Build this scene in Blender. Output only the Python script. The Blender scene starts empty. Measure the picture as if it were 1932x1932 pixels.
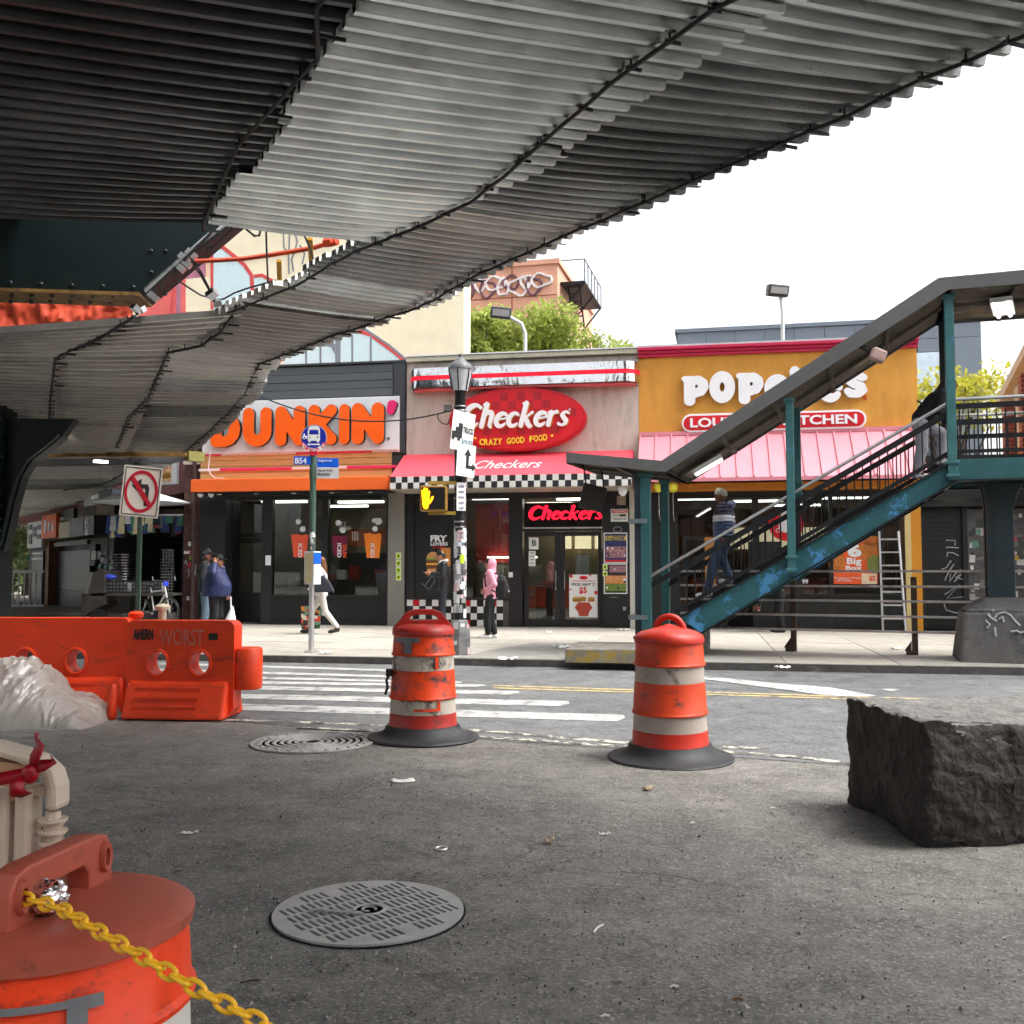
import bpy, bmesh, math, random
import numpy as np
from mathutils import Vector, Matrix, noise, Euler
random.seed(7)
SC = bpy.context.scene
COL = SC.collection
rad = math.radians
V = Vector

# ------------------------------------------------------------------ camera
CAM_H = 1.42; FPX = 1900.0; HALF = 966.0
PITCH = math.atan2(1075 - 966, FPX)
cam = bpy.data.cameras.new('Camera'); camo = bpy.data.objects.new('Camera', cam); COL.objects.link(camo)
cam.sensor_width = 36; cam.lens = 36 * FPX / 1932; cam.clip_start = .05; cam.clip_end = 2000
camo.location = (0, 0, CAM_H); camo.rotation_euler = (math.pi / 2 + PITCH, 0, 0)
SC.camera = camo
# ------------------------------------------------------------------ sky and sun (thin bright overcast)
SUN_EL, SUN_AZ = 60, 104          # azimuth clockwise from +Y
w = bpy.data.worlds.new('World'); SC.world = w; w.use_nodes = True
nt = w.node_tree; bg = nt.nodes['Background']
sky = nt.nodes.new('ShaderNodeTexSky'); sky.sky_type = 'NISHITA'; sky.sun_disc = False
sky.sun_elevation = rad(SUN_EL); sky.sun_rotation = rad(SUN_AZ); sky.air_density = 1; sky.dust_density = 5; sky.ozone_density = 1
hs = nt.nodes.new('ShaderNodeHueSaturation'); hs.inputs['Saturation'].default_value = .22
nt.links.new(sky.outputs[0], hs.inputs['Color']); nt.links.new(hs.outputs[0], bg.inputs[0])
bg.inputs[1].default_value = .15
sun = bpy.data.lights.new('sun', 'SUN'); suno = bpy.data.objects.new('sun', sun); COL.objects.link(suno)
sun.energy = 1.3; sun.angle = rad(35); sun.color = (1, .96, .9)
az = rad(SUN_AZ); el = rad(SUN_EL)
sd = V((math.sin(az) * math.cos(el), math.cos(az) * math.cos(el), math.sin(el)))
suno.rotation_euler = sd.to_track_quat('Z', 'Y').to_euler(); suno.location = (0, -5, 40)
vs = SC.view_settings; vs.view_transform = 'Standard'; vs.look = 'None'; vs.gamma = 1; vs.exposure = 1.35; vs.use_curve_mapping = False
SC.cycles.max_bounces = 4; SC.cycles.diffuse_bounces = 3; SC.cycles.glossy_bounces = 2; SC.cycles.transmission_bounces = 3; SC.cycles.transparent_max_bounces = 8
SC.cycles.caustics_reflective = False; SC.cycles.caustics_refractive = False
SC.cycles.use_adaptive_sampling = True; SC.cycles.adaptive_threshold = .05; SC.cycles.adaptive_min_samples = 8
SC.cycles.use_denoising = True; SC.cycles.sample_clamp_indirect = 6

# ------------------------------------------------------------------ measuring helpers
_F = V((0, math.cos(PITCH), math.sin(PITCH))); _U = V((0, -math.sin(PITCH), math.cos(PITCH))); _X = V((1, 0, 0)); _C = V((0, 0, CAM_H))
def ray(px, py): return _F * FPX + _X * (px - HALF) + _U * (HALF - py)
def gz(px, py, z=0.):
    d = ray(px, py); return _C + d * ((z - CAM_H) / d.z)
def gy(px, py, y):
    d = ray(px, py); return _C + d * (y / d.y)
def ph(px, py, h): return gz(px, py, CAM_H + h)
class Frame:
    def __init__(s, o, a): s.o = V(o); s.a = a; s.R = Matrix.Rotation(a, 3, 'Z'); s.Ri = s.R.transposed()
    def loc(s, p): return s.Ri @ (V(p) - s.o)
    def wor(s, p): return s.R @ V(p) + s.o
    def hit(s, px, py, y=0.):
        c = s.loc(_C); d = s.Ri @ ray(px, py); return c + d * ((y - c.y) / d.y)
    def gnd(s, px, py, z=0.): return s.loc(gz(px, py, s.o.z + z))
def Z(x0, y0, sc): return lambda x, y: ((x0 + x / sc) / 1.42133, (y0 + y / sc) / 1.42133)
Z3 = Z(0, 1000, 2.576); Z4 = Z(480, 950, 2.4154); Z5 = Z(1030, 930, 2.3557); Z6 = Z(1500, 880, 2.1); Z7 = Z(2050, 700, 1.6796); Z8 = Z(0, 1600, 1.686)
ZD = Z(1420, 1300, 4.6); ZL = Z(1150, 940, 3.715); ZB = Z(760, 1120, 3.865); ZV = Z(250, 1180, 3.865); ZW = Z(0, 1180, 3.863)
ZS = Z(1740, 1300, 2.721); ZC = Z(0, 2250, 3.45); ZR = Z(2400, 1250, 3.22); ZU = Z(2450, 860, 4.392); ZN = Z(350, 580, 2.972); ZO = Z(1200, 680, 3.864)
ID = lambda x, y: (x, y)

# ------------------------------------------------------------------ materials
def lin(c):
    c = c / 255.
    return c / 12.92 if c <= .04045 else ((c + .055) / 1.055) ** 2.4
def rgb(r, g, b, k=1.): return (lin(r) * k, lin(g) * k, lin(b) * k)
MATS = {}
def mat(name, col, rough=.6, metal=0., var=.18, scale=3., bump=0., bscale=60., dirt=None, damt=.5, dscale=2.5, dsoft=.15, spec=.4, emit=None, es=0., rnd=0., streak=None, coat=0., trans=0.):
    if name in MATS: return MATS[name]
    m = bpy.data.materials.new(name); m.use_nodes = True; n = m.node_tree.nodes; l = m.node_tree.links
    b = n['Principled BSDF']; b.inputs['Roughness'].default_value = rough; b.inputs['Metallic'].default_value = metal
    b.inputs['Specular IOR Level'].default_value = spec; b.inputs['Coat Weight'].default_value = coat
    if trans: b.inputs['Transmission Weight'].default_value = trans
    tc = n.new('ShaderNodeTexCoord'); mp = n.new('ShaderNodeMapping'); l.new(tc.outputs['Object'], mp.inputs[0])
    if streak: mp.inputs['Scale'].default_value = streak
    n1 = n.new('ShaderNodeTexNoise'); n1.inputs['Scale'].default_value = scale; n1.inputs['Detail'].default_value = 6; n1.inputs['Roughness'].default_value = .65
    l.new(mp.outputs[0], n1.inputs[0])
    mr = n.new('ShaderNodeMapRange'); mr.inputs[1].default_value = .25; mr.inputs[2].default_value = .75; mr.inputs[3].default_value = 1 - var; mr.inputs[4].default_value = 1 + var
    l.new(n1.outputs[0], mr.inputs[0])
    mul = n.new('ShaderNodeVectorMath'); mul.operation = 'SCALE'; mul.inputs[0].default_value = col[:3]; l.new(mr.outputs[0], mul.inputs['Scale'])
    out = mul.outputs[0]
    if rnd:
        oi = n.new('ShaderNodeObjectInfo'); m2 = n.new('ShaderNodeMapRange'); m2.inputs[3].default_value = 1 - rnd; m2.inputs[4].default_value = 1 + rnd
        l.new(oi.outputs['Random'], m2.inputs[0]); s2 = n.new('ShaderNodeVectorMath'); s2.operation = 'SCALE'; l.new(out, s2.inputs[0]); l.new(m2.outputs[0], s2.inputs['Scale']); out = s2.outputs[0]
    if dirt:
        n2 = n.new('ShaderNodeTexNoise'); n2.inputs['Scale'].default_value = dscale; n2.inputs['Detail'].default_value = 9; n2.inputs['Roughness'].default_value = .72
        l.new(mp.outputs[0], n2.inputs[0])
        r2 = n.new('ShaderNodeMapRange'); r2.inputs[1].default_value = damt; r2.inputs[2].default_value = damt + dsoft; l.new(n2.outputs[0], r2.inputs[0])
        mx = n.new('ShaderNodeMix'); mx.data_type = 'RGBA'; mx.inputs[7].default_value = (*dirt[:3], 1); l.new(r2.outputs[0], mx.inputs[0]); l.new(out, mx.inputs[6]); out = mx.outputs[2]
    l.new(out, b.inputs['Base Color'])
    if bump:
        n3 = n.new('ShaderNodeTexNoise'); n3.inputs['Scale'].default_value = bscale; n3.inputs['Detail'].default_value = 5; l.new(mp.outputs[0], n3.inputs[0])
        bp = n.new('ShaderNodeBump'); bp.inputs['Strength'].default_value = bump; bp.inputs['Distance'].default_value = .02; l.new(n3.outputs[0], bp.inputs['Height']); l.new(bp.outputs[0], b.inputs['Normal'])
    if emit: b.inputs['Emission Color'].default_value = (*emit[:3], 1); b.inputs['Emission Strength'].default_value = es
    MATS[name] = m; return m
def glassmat(name, tint=(.75, .8, .78), refl=.14):
    if name in MATS: return MATS[name]
    m = bpy.data.materials.new(name); m.use_nodes = True; n = m.node_tree.nodes; l = m.node_tree.links; n.clear()
    o = n.new('ShaderNodeOutputMaterial'); t = n.new('ShaderNodeBsdfTransparent'); t.inputs[0].default_value = (*tint, 1)
    g = n.new('ShaderNodeBsdfGlossy'); g.inputs['Roughness'].default_value = .015
    lw = n.new('ShaderNodeLayerWeight'); lw.inputs[0].default_value = .25; ad = n.new('ShaderNodeMath'); ad.operation = 'MULTIPLY_ADD'; ad.inputs[1].default_value = .7; ad.inputs[2].default_value = refl * .5
    l.new(lw.outputs['Fresnel'], ad.inputs[0]); mx = n.new('ShaderNodeMixShader'); l.new(ad.outputs[0], mx.inputs[0]); l.new(t.outputs[0], mx.inputs[1]); l.new(g.outputs[0], mx.inputs[2]); l.new(mx.outputs[0], o.inputs[0])
    MATS[name] = m; return m

# ------------------------------------------------------------------ mesh building
class MB:
    def __init__(s): s.v = []; s.f = []; s.mi = []; s.m = 0
    def add(s, vs, fs):
        k = len(s.v); s.v += [tuple(p) for p in vs]; s.f += [tuple(i + k for i in f) for f in fs]; s.mi += [s.m] * len(fs); return s
    def box(s, x0, x1, y0, y1, z0, z1):
        return s.add([(x0, y0, z0), (x1, y0, z0), (x1, y1, z0), (x0, y1, z0), (x0, y0, z1), (x1, y0, z1), (x1, y1, z1), (x0, y1, z1)],
                     [(0, 3, 2, 1), (4, 5, 6, 7), (0, 1, 5, 4), (1, 2, 6, 5), (2, 3, 7, 6), (3, 0, 4, 7)])
    def obox(s, c, size, R=None):
        R = R or Matrix.Identity(3); hx, hy, hz = [q / 2 for q in size]
        p = [V(c) + R @ V((x, y, z)) for z in (-hz, hz) for x, y in ((-hx, -hy), (hx, -hy), (hx, hy), (-hx, hy))]
        return s.add(p, [(0, 3, 2, 1), (4, 5, 6, 7), (0, 1, 5, 4), (1, 2, 6, 5), (2, 3, 7, 6), (3, 0, 4, 7)])
    def bar(s, p, q, wx, wz, up=V((0, 0, 1))):       # rectangular bar from p to q
        p = V(p); q = V(q); d = q - p; L = d.length; d.normalize(); sx = d.cross(up)
        if sx.length < 1e-4: sx = d.cross(V((1, 0, 0)))
        sx.normalize(); uz = sx.cross(d)
        R = Matrix((sx, d, uz)).transposed(); return s.obox((p + q) / 2, (wx, L, wz), R)
    def hexa(s, b, t):                               # 4 bottom corners, 4 top corners
        return s.add(list(b) + list(t), [(0, 3, 2, 1), (4, 5, 6, 7), (0, 1, 5, 4), (1, 2, 6, 5), (2, 3, 7, 6), (3, 0, 4, 7)])
    def prism(s, poly, y0, y1):                      # polygon in xz, extruded along y
        n = len(poly); vs = [(x, y0, z) for x, z in poly] + [(x, y1, z) for x, z in poly]
        return s.add(vs, [tuple(range(n)), tuple(range(2 * n - 1, n - 1, -1))] + [(i, n + i, n + (i + 1) % n, (i + 1) % n) for i in range(n)])
    def tube(s, pts, r, n=8, closed=False):
        pts = [V(p) for p in pts]; m = len(pts); rs = r if isinstance(r, (list, tuple)) else [r] * m
        vs = []; prev = None
        for i, p in enumerate(pts):
            a = pts[(i - 1) % m] if (closed or i > 0) else p; b = pts[(i + 1) % m] if (closed or i < m - 1) else p
            t = (b - a).normalized() if (b - a).length > 1e-9 else V((0, 0, 1))
            if prev is None:
                u = t.cross(V((0, 0, 1)))
                if u.length < 1e-3: u = t.cross(V((1, 0, 0)))
            else: u = prev - t * prev.dot(t)
            if u.length < 1e-6: u = t.orthogonal()
            u.normalize(); w_ = t.cross(u); prev = u
            vs += [p + (u * math.cos(2 * math.pi * k / n) + w_ * math.sin(2 * math.pi * k / n)) * rs[i] for k in range(n)]
        fs = [(i * n + k, i * n + (k + 1) % n, ((i + 1) % m) * n + (k + 1) % n, ((i + 1) % m) * n + k) for i in range(m if closed else m - 1) for k in range(n)]
        if not closed: fs += [tuple(range(n - 1, -1, -1)), tuple((m - 1) * n + k for k in range(n))]
        return s.add(vs, fs)
    def lathe(s, prof, n=24, c=(0, 0, 0), a0=0., a1=2 * math.pi, sx=1., sy=1.):
        full = abs(a1 - a0 - 2 * math.pi) < 1e-6; k = n if full else n + 1; m = len(prof); vs = []
        for r, z in prof: vs += [(c[0] + sx * r * math.cos(a0 + (a1 - a0) * i / n), c[1] + sy * r * math.sin(a0 + (a1 - a0) * i / n), c[2] + z) for i in range(k)]
        fs = [(j * k + i, j * k + (i + 1) % k, (j + 1) * k + (i + 1) % k, (j + 1) * k + i) for j in range(m - 1) for i in range(n)]
        if full:
            if prof[0][0] > 1e-6: fs.append(tuple(range(k - 1, -1, -1)))
            if prof[-1][0] > 1e-6: fs.append(tuple((m - 1) * k + i for i in range(k)))
        return s.add(vs, fs)
    def ell(s, c, r, R=None, n=12, m=8):
        R = R or Matrix.Identity(3); c = V(c); vs = [c + R @ V((0, 0, -r[2]))]
        for j in range(1, m):
            t = -math.pi / 2 + math.pi * j / m
            vs += [c + R @ V((r[0] * math.cos(t) * math.cos(2 * math.pi * i / n), r[1] * math.cos(t) * math.sin(2 * math.pi * i / n), r[2] * math.sin(t))) for i in range(n)]
        vs.append(c + R @ V((0, 0, r[2]))); L = len(vs) - 1
        fs = [(0, 1 + (i + 1) % n, 1 + i) for i in range(n)] + [(L, 1 + (m - 2) * n + i, 1 + (m - 2) * n + (i + 1) % n) for i in range(n)]
        fs += [(1 + j * n + i, 1 + j * n + (i + 1) % n, 1 + (j + 1) * n + (i + 1) % n, 1 + (j + 1) * n + i) for j in range(m - 2) for i in range(n)]
        return s.add(vs, fs)
    def cap(s, p, q, r1, r2, n=10):                  # tapered capsule
        p = V(p); q = V(q); d = (q - p)
        if d.length < 1e-6: return s.ell(p, (r1, r1, r1))
        d.normalize(); pts = []; rs = []
        for k in (0, 30, 60): a = rad(k - 90); pts.append(p + d * r1 * math.sin(a)); rs.append(max(r1 * math.cos(a), 1e-4))
        for k in (0, 30, 60, 90): a = rad(k); pts.append(q + d * r2 * math.sin(a)); rs.append(max(r2 * math.cos(a), 1e-4))
        pts.insert(3, p); rs.insert(3, r1)
        return s.tube(pts, rs, n)
    def grid(s, fn, nu, nv):
        vs = [fn(i / nu, j / nv) for j in range(nv + 1) for i in range(nu + 1)]
        return s.add(vs, [(j * (nu + 1) + i, j * (nu + 1) + i + 1, (j + 1) * (nu + 1) + i + 1, (j + 1) * (nu + 1) + i) for j in range(nv) for i in range(nu)])
    def tomesh(s, name):
        me = bpy.data.meshes.new(name); me.from_pydata(s.v, [], s.f)
        me.polygons.foreach_set('material_index', s.mi); me.update(); return me
    def build(s, name, m, parent=None, smooth=False, world=False, bevel=0., **kw):
        if world and parent is not None:
            Mi = parent_matrix(parent).inverted(); s.v = [tuple(Mi @ V(p)) for p in s.v]
        return link(name, s.tomesh(name), m, parent, smooth, bevel, **kw)
def parent_matrix(o):
    M = Matrix.LocRotScale(o.location, o.rotation_euler.to_quaternion(), o.scale)
    return parent_matrix(o.parent) @ M if o.parent else M
def tag(o, label=None, cat=None, group=None, kind=None):
    if label: o['label'] = label
    if cat: o['category'] = cat
    if group: o['group'] = group
    if kind: o['kind'] = kind
    return o
def link(name, me, m, parent=None, smooth=False, bevel=0., **kw):
    o = bpy.data.objects.new(name, me); COL.objects.link(o)
    if not me.materials:
        for q in (m if isinstance(m, (list, tuple)) else [m]): me.materials.append(q)
    if smooth:
        me.polygons.foreach_set('use_smooth', [True] * len(me.polygons)); me.set_sharp_from_angle(angle=rad(38))
    if bevel:
        bv = o.modifiers.new('bevel', 'BEVEL'); bv.width = bevel; bv.segments = 2; bv.limit_method = 'ANGLE'
    if parent: o.parent = parent
    return tag(o, **kw)
def thing(name, label, cat, loc=(0, 0, 0), rz=0., group=None, kind=None):
    o = bpy.data.objects.new(name, None); COL.objects.link(o); o.location = loc; o.rotation_euler = (0, 0, rz); o.empty_display_size = .2
    return tag(o, label, cat, group, kind)
def bx(name, m, parent, *a, **kw): return MB().box(*a).build(name, m, parent, **kw)
def copy_tree(o, parent=None):
    c = o.copy(); COL.objects.link(c); c.parent = parent
    for ch in list(o.children): copy_tree(ch, c)
    return c
# ---- lettering
def curve_mesh(cu, name):
    ob = bpy.data.objects.new('tmp', cu); me = bpy.data.meshes.new_from_object(ob); me.name = name
    bpy.data.objects.remove(ob); bpy.data.curves.remove(cu); me.materials.clear(); return me
def text_mesh(body, ext=.01, offset=0., shear=0., bev=0., spacing=1., align='LEFT'):
    cu = bpy.data.curves.new('t', 'FONT'); cu.body = body; cu.extrude = ext; cu.offset = offset; cu.shear = shear; cu.bevel_depth = bev; cu.resolution_u = 3; cu.space_character = spacing; cu.align_x = align
    return curve_mesh(cu, 'lettering')
def loops_mesh(loops, ext, bev=0.):
    cu = bpy.data.curves.new('l', 'CURVE'); cu.dimensions = '2D'; cu.fill_mode = 'BOTH'; cu.extrude = ext; cu.bevel_depth = bev; cu.bevel_resolution = 1
    for lp in loops:
        sp = cu.splines.new('POLY'); sp.points.add(len(lp) - 1); sp.use_cyclic_u = True
        for p, q in zip(sp.points, lp): p.co = (q[0], q[1], 0, 1)
    return curve_mesh(cu, 'outline')
def stand(me, x0, x1, z0, z1, y, depth=None, keep=False):     # flat xy mesh -> upright xz plane fitted into a box
    n = len(me.vertices); co = np.empty(n * 3); me.vertices.foreach_get('co', co); co = co.reshape(-1, 3)
    mn = co.min(0); mx = co.max(0); sz = np.maximum(mx - mn, 1e-6)
    k0 = (x1 - x0) / sz[0]; k1 = (z1 - z0) / sz[1]
    if keep: k0 = k1 = min(k0, k1)
    xx = (x0 + x1) / 2 + (co[:, 0] - (mn[0] + mx[0]) / 2) * k0; zz = (z0 + z1) / 2 + (co[:, 1] - (mn[1] + mx[1]) / 2) * k1
    d = depth if depth is not None else sz[2]
    yy = y - (co[:, 2] - mn[2]) / sz[2] * d
    me.vertices.foreach_set('co', np.stack([xx, yy, zz], 1).ravel()); me.update(); return me
def tfit(body, x0, x1, z0, z1, y, m, parent, depth=.004, name='lettering', keep=False, world=None, **kw):
    me = stand(text_mesh(body, .01, **kw), x0, x1, z0, z1, y, depth, keep)
    return link(name, me, m, parent)
def contour(strokes, res=64, pad=.08):
    pts = np.array([p for s in strokes for p in s]); rm = pts[:, 2].max() + pad
    x0, y0 = pts[:, 0].min() - rm, pts[:, 1].min() - rm; x1, y1 = pts[:, 0].max() + rm, pts[:, 1].max() + rm
    h = 1. / res; nx = int((x1 - x0) / h) + 2; ny = int((y1 - y0) / h) + 2
    gx, gyy = np.meshgrid(x0 + np.arange(nx) * h, y0 + np.arange(ny) * h); f = np.full(gx.shape, 9.)
    for s in strokes:
        if len(s) == 1: f = np.minimum(f, np.hypot(gx - s[0][0], gyy - s[0][1]) - s[0][2]); continue
        for a, b in zip(s[:-1], s[1:]):
            dx, dy = b[0] - a[0], b[1] - a[1]; L = dx * dx + dy * dy + 1e-12
            t = np.clip(((gx - a[0]) * dx + (gyy - a[1]) * dy) / L, 0, 1)
            f = np.minimum(f, np.hypot(gx - a[0] - t * dx, gyy - a[1] - t * dy) - (a[2] + t * (b[2] - a[2])))
    f[np.abs(f) < 1e-6] = 1e-6
    ins = f < 0; segs = {}
    def pt(e):
        (i, j), (k, l) = e; a = f[j, i]; b = f[l, k]; t = a / (a - b); return (x0 + (i + t * (k - i)) * h, y0 + (j + t * (l - j)) * h)
    code = ins[:-1, :-1] * 1 + ins[:-1, 1:] * 2 + ins[1:, 1:] * 4 + ins[1:, :-1] * 8
    T = {1: ((3, 0),), 2: ((0, 1),), 3: ((3, 1),), 4: ((1, 2),), 5: ((3, 0), (1, 2)), 6: ((0, 2),), 7: ((3, 2),), 8: ((2, 3),), 9: ((2, 0),), 10: ((0, 1), (2, 3)), 11: ((2, 1),), 12: ((1, 3),), 13: ((1, 0),), 14: ((0, 3),)}
    for j, i in zip(*np.nonzero((code > 0) & (code < 15))):
        i = int(i); j = int(j); E = [((i, j), (i + 1, j)), ((i + 1, j), (i + 1, j + 1)), ((i, j + 1), (i + 1, j + 1)), ((i, j), (i, j + 1))]
        for a, b in T[int(code[j, i])]: segs[E[a]] = E[b]
    loops = []
    while segs:
        st = next(iter(segs)); e = st; lp = []
        while e in segs: lp.append(pt(e)); e = segs.pop(e)
        # thin out nearly straight runs
        o = []
        for q in range(len(lp)):
            if q % 2 == 0 or len(lp) < 12: o.append(lp[q])
        if len(o) > 2: loops.append(o)
    return loops
def arc(cx, cy, rx, ry, a0, a1, r0, r1=None, n=10):
    r1 = r0 if r1 is None else r1
    return [(cx + rx * math.cos(rad(a0 + (a1 - a0) * i / n)), cy + ry * math.sin(rad(a0 + (a1 - a0) * i / n)), r0 + (r1 - r0) * i / n) for i in range(n + 1)]
def ln(r, *p): return [(x, y, r) for x, y in p]
def bulge(pts, r0, r1):   # thin - thick - thin along a stroke
    n = len(pts) - 1; return [(p[0], p[1], r0 + (r1 - r0) * math.sin(math.pi * i / n) ** .8) for i, p in enumerate(pts)]
def shear(st, k): return [[(x + k * y, y, r) for x, y, r in s] for s in st]
# ---- remeshing (people)
def remesh(mb, voxel, smooth=6):
    me = mb.tomesh('tmp'); ob = bpy.data.objects.new('tmp', me); COL.objects.link(ob)
    r = ob.modifiers.new('r', 'REMESH'); r.mode = 'VOXEL'; r.voxel_size = voxel
    s = ob.modifiers.new('s', 'SMOOTH'); s.factor = .5; s.iterations = smooth
    dg = bpy.context.evaluated_depsgraph_get(); out = bpy.data.meshes.new_from_object(ob.evaluated_get(dg))
    bpy.data.objects.remove(ob); bpy.data.meshes.remove(me); out.materials.clear()
    out.polygons.foreach_set('use_smooth', [True] * len(out.polygons)); return out
# ================================================================== MATERIAL LIBRARY
def asphalt(name, base, warm, speck, big=.35, crack=.3, rough=.8):
    m = bpy.data.materials.new(name); m.use_nodes = True; n = m.node_tree.nodes; l = m.node_tree.links; b = n['Principled BSDF']
    b.inputs['Specular IOR Level'].default_value = .35
    tc = n.new('ShaderNodeTexCoord'); O = tc.outputs['Object']
    def nz(s, d=6, r=.6):
        q = n.new('ShaderNodeTexNoise'); q.inputs['Scale'].default_value = s; q.inputs['Detail'].default_value = d; q.inputs['Roughness'].default_value = r; l.new(O, q.inputs[0]); return q.outputs[0]
    def mr(x, a, b_, c, d):
        q = n.new('ShaderNodeMapRange'); q.inputs[1].default_value = a; q.inputs[2].default_value = b_; q.inputs[3].default_value = c; q.inputs[4].default_value = d; l.new(x, q.inputs[0]); return q.outputs[0]
    def mx(f, a, c):
        q = n.new('ShaderNodeMix'); q.data_type = 'RGBA'; l.new(f, q.inputs[0])
        for k, x in ((6, a), (7, c)):
            if isinstance(x, tuple): q.inputs[k].default_value = (*x, 1)
            else: l.new(x, q.inputs[k])
        return q.outputs[2]
    col = mx(mr(nz(big, 6), .38, .62, 0, 1), tuple(c * .8 for c in base), tuple(c * 1.12 for c in warm))
    dark = tuple(c * .5 for c in base)
    col = mx(mr(nz(2.6, 9, .8), .46, .62, 0, .9), col, dark)
    col = mx(mr(nz(.9, 9, .78), .53, .66, 0, .6), col, tuple(min(c * 1.7, .5) for c in base))
    col = mx(mr(nz(.28, 4, .6), .52, .57, 0, .35), col, tuple(c * .62 for c in base)); col = mx(mr(nz(7.5, 9, .85), .52, .66, 0, .65), col, tuple(c * 1.5 for c in warm))
    v = n.new('ShaderNodeTexVoronoi'); v.inputs['Scale'].default_value = 90; l.new(O, v.inputs[0])
    sep = n.new('ShaderNodeSeparateColor'); l.new(v.outputs['Color'], sep.inputs[0])
    col = mx(mr(sep.outputs[0], .72, .95, 0, .5), col, speck)
    col = mx(mr(sep.outputs[1], .68, .95, 0, .5), col, tuple(c * .35 for c in base))
    g = n.new('ShaderNodeTexVoronoi'); g.inputs['Scale'].default_value = 3.1; l.new(O, g.inputs[0])      # gum spots
    col = mx(mr(g.outputs['Distance'], .05, .075, .75, 0), col, tuple(c * .3 for c in base))
    # cracks
    dis = n.new('ShaderNodeTexNoise'); dis.inputs['Scale'].default_value = 1.6; dis.inputs['Detail'].default_value = 7; l.new(O, dis.inputs[0])
    va = n.new('ShaderNodeVectorMath'); va.operation = 'MULTIPLY_ADD'; va.inputs[1].default_value = (.9, .9, .9); l.new(dis.outputs['Color'], va.inputs[0]); l.new(O, va.inputs[2])
    cv = n.new('ShaderNodeTexVoronoi'); cv.feature = 'DISTANCE_TO_EDGE'; cv.inputs['Scale'].default_value = .55; l.new(va.outputs[0], cv.inputs[0])
    ck = mr(cv.outputs['Distance'], .0, .016, 1, 0); msk = mr(nz(.6, 3), .46, .54, 0, crack)
    pm = n.new('ShaderNodeMath'); pm.operation = 'MULTIPLY'; l.new(ck, pm.inputs[0]); l.new(msk, pm.inputs[1])
    col = mx(pm.outputs[0], col, tuple(c * .2 for c in base))
    l.new(col, b.inputs['Base Color']); l.new(mr(nz(1.5), .3, .7, rough - .2, rough + .1), b.inputs['Roughness'])
    hsum = n.new('ShaderNodeMath'); hsum.operation = 'MULTIPLY_ADD'; hsum.inputs[1].default_value = .35; l.new(nz(70, 4), hsum.inputs[0]); l.new(nz(9, 6), hsum.inputs[2])
    hs2 = n.new('ShaderNodeMath'); hs2.operation = 'MULTIPLY_ADD'; hs2.inputs[1].default_value = -1.2; l.new(pm.outputs[0], hs2.inputs[0]); l.new(hsum.outputs[0], hs2.inputs[2])
    bp = n.new('ShaderNodeBump'); bp.inputs['Strength'].default_value = .75; bp.inputs['Distance'].default_value = .02; l.new(hs2.outputs[0], bp.inputs['Height']); l.new(bp.outputs[0], b.inputs['Normal'])
    MATS[name] = m; return m
ASPH = asphalt('asphalt_worn', (.175, .169, .153), (.2, .192, .17), (.38, .37, .345))
ROADM = asphalt('asphalt_road', (.135, .14, .142), (.155, .16, .16), (.27, .28, .28), big=.2, crack=.3)
CONC = mat('sidewalk_concrete', (.36, .34, .295), .85, var=.2, scale=2.2, bump=.25, bscale=90, dirt=(.2, .19, .165), damt=.56, dscale=1.3, dsoft=.2, rnd=.1)
CONCD = mat('old_concrete', (.17, .16, .14), .9, var=.3, scale=3, bump=.5, bscale=40, dirt=(.07, .065, .06), damt=.5, dscale=2.5, dsoft=.2)
JOINT = mat('joint_dirt', (.09, .085, .075), .95)
KERBM = mat('kerb_steel', (.09, .085, .08), .5, metal=.4, var=.4, scale=6, dirt=(.2, .19, .17), damt=.55, rnd=.15)
PAINT = mat('road_paint_white', (.42, .42, .405), .8, var=.2, scale=5, dirt=(.16, .16, .155), damt=.49, dscale=4, dsoft=.14)
PAINT2 = mat('road_paint_worn', (.55, .53, .44), .75, var=.15, scale=5, dirt=(.1, .1, .09), damt=.46, dscale=7, dsoft=.05)
PAINTY = mat('road_paint_yellow', (.46, .36, .17), .75, var=.15, scale=5, dirt=(.13, .13, .125), damt=.5, dscale=5, dsoft=.06)
DGREY = mat('grey_siding', rgb(84, 88, 92), .55, var=.06, scale=6, rnd=.05)
DGREY2 = mat('grey_trim', rgb(62, 66, 70), .5, var=.06)
WHITEP = mat('white_panel', rgb(226, 228, 230), .45, var=.04, dirt=rgb(180, 178, 172), damt=.62, dscale=3, streak=(3, 3, .5))
ORANGE = mat('orange_sign', rgb(250, 100, 16), .4, var=.03)
ORANGEB = mat('orange_awning', rgb(244, 108, 44), .5, var=.05, scale=2)
DARKP = mat('sign_return', (.02, .02, .022), .5)
PINK = mat('magenta_sign', rgb(225, 40, 110), .4, var=.03)
PINKS = mat('magenta_stripe', rgb(226, 60, 112), .45, var=.05)
WOOD = mat('wood_cladding', rgb(204, 166, 108), .6, var=.18, scale=5, streak=(.6, 3, 9), rnd=.06)
BLACKF = mat('black_frame', (.012, .012, .013), .38, var=.2, spec=.5)
BLACKP = mat('black_panel', (.012, .013, .014), .5, var=.25, scale=2, dirt=(.04, .04, .04), damt=.6)
GREYPIL = mat('taupe_pillar', rgb(132, 128, 120), .65, var=.08, scale=2, bump=.05)
STUCCO = mat('stained_stucco', rgb(196, 186, 174), .85, var=.1, scale=4, bump=.2, bscale=120, dirt=rgb(150, 138, 124), damt=.5, dscale=2.2, dsoft=.25, streak=(2.2, 2.2, .45))
CREAMT = mat('cream_cornice', rgb(206, 200, 178), .7, var=.1, dirt=rgb(160, 150, 128), damt=.58)
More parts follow.
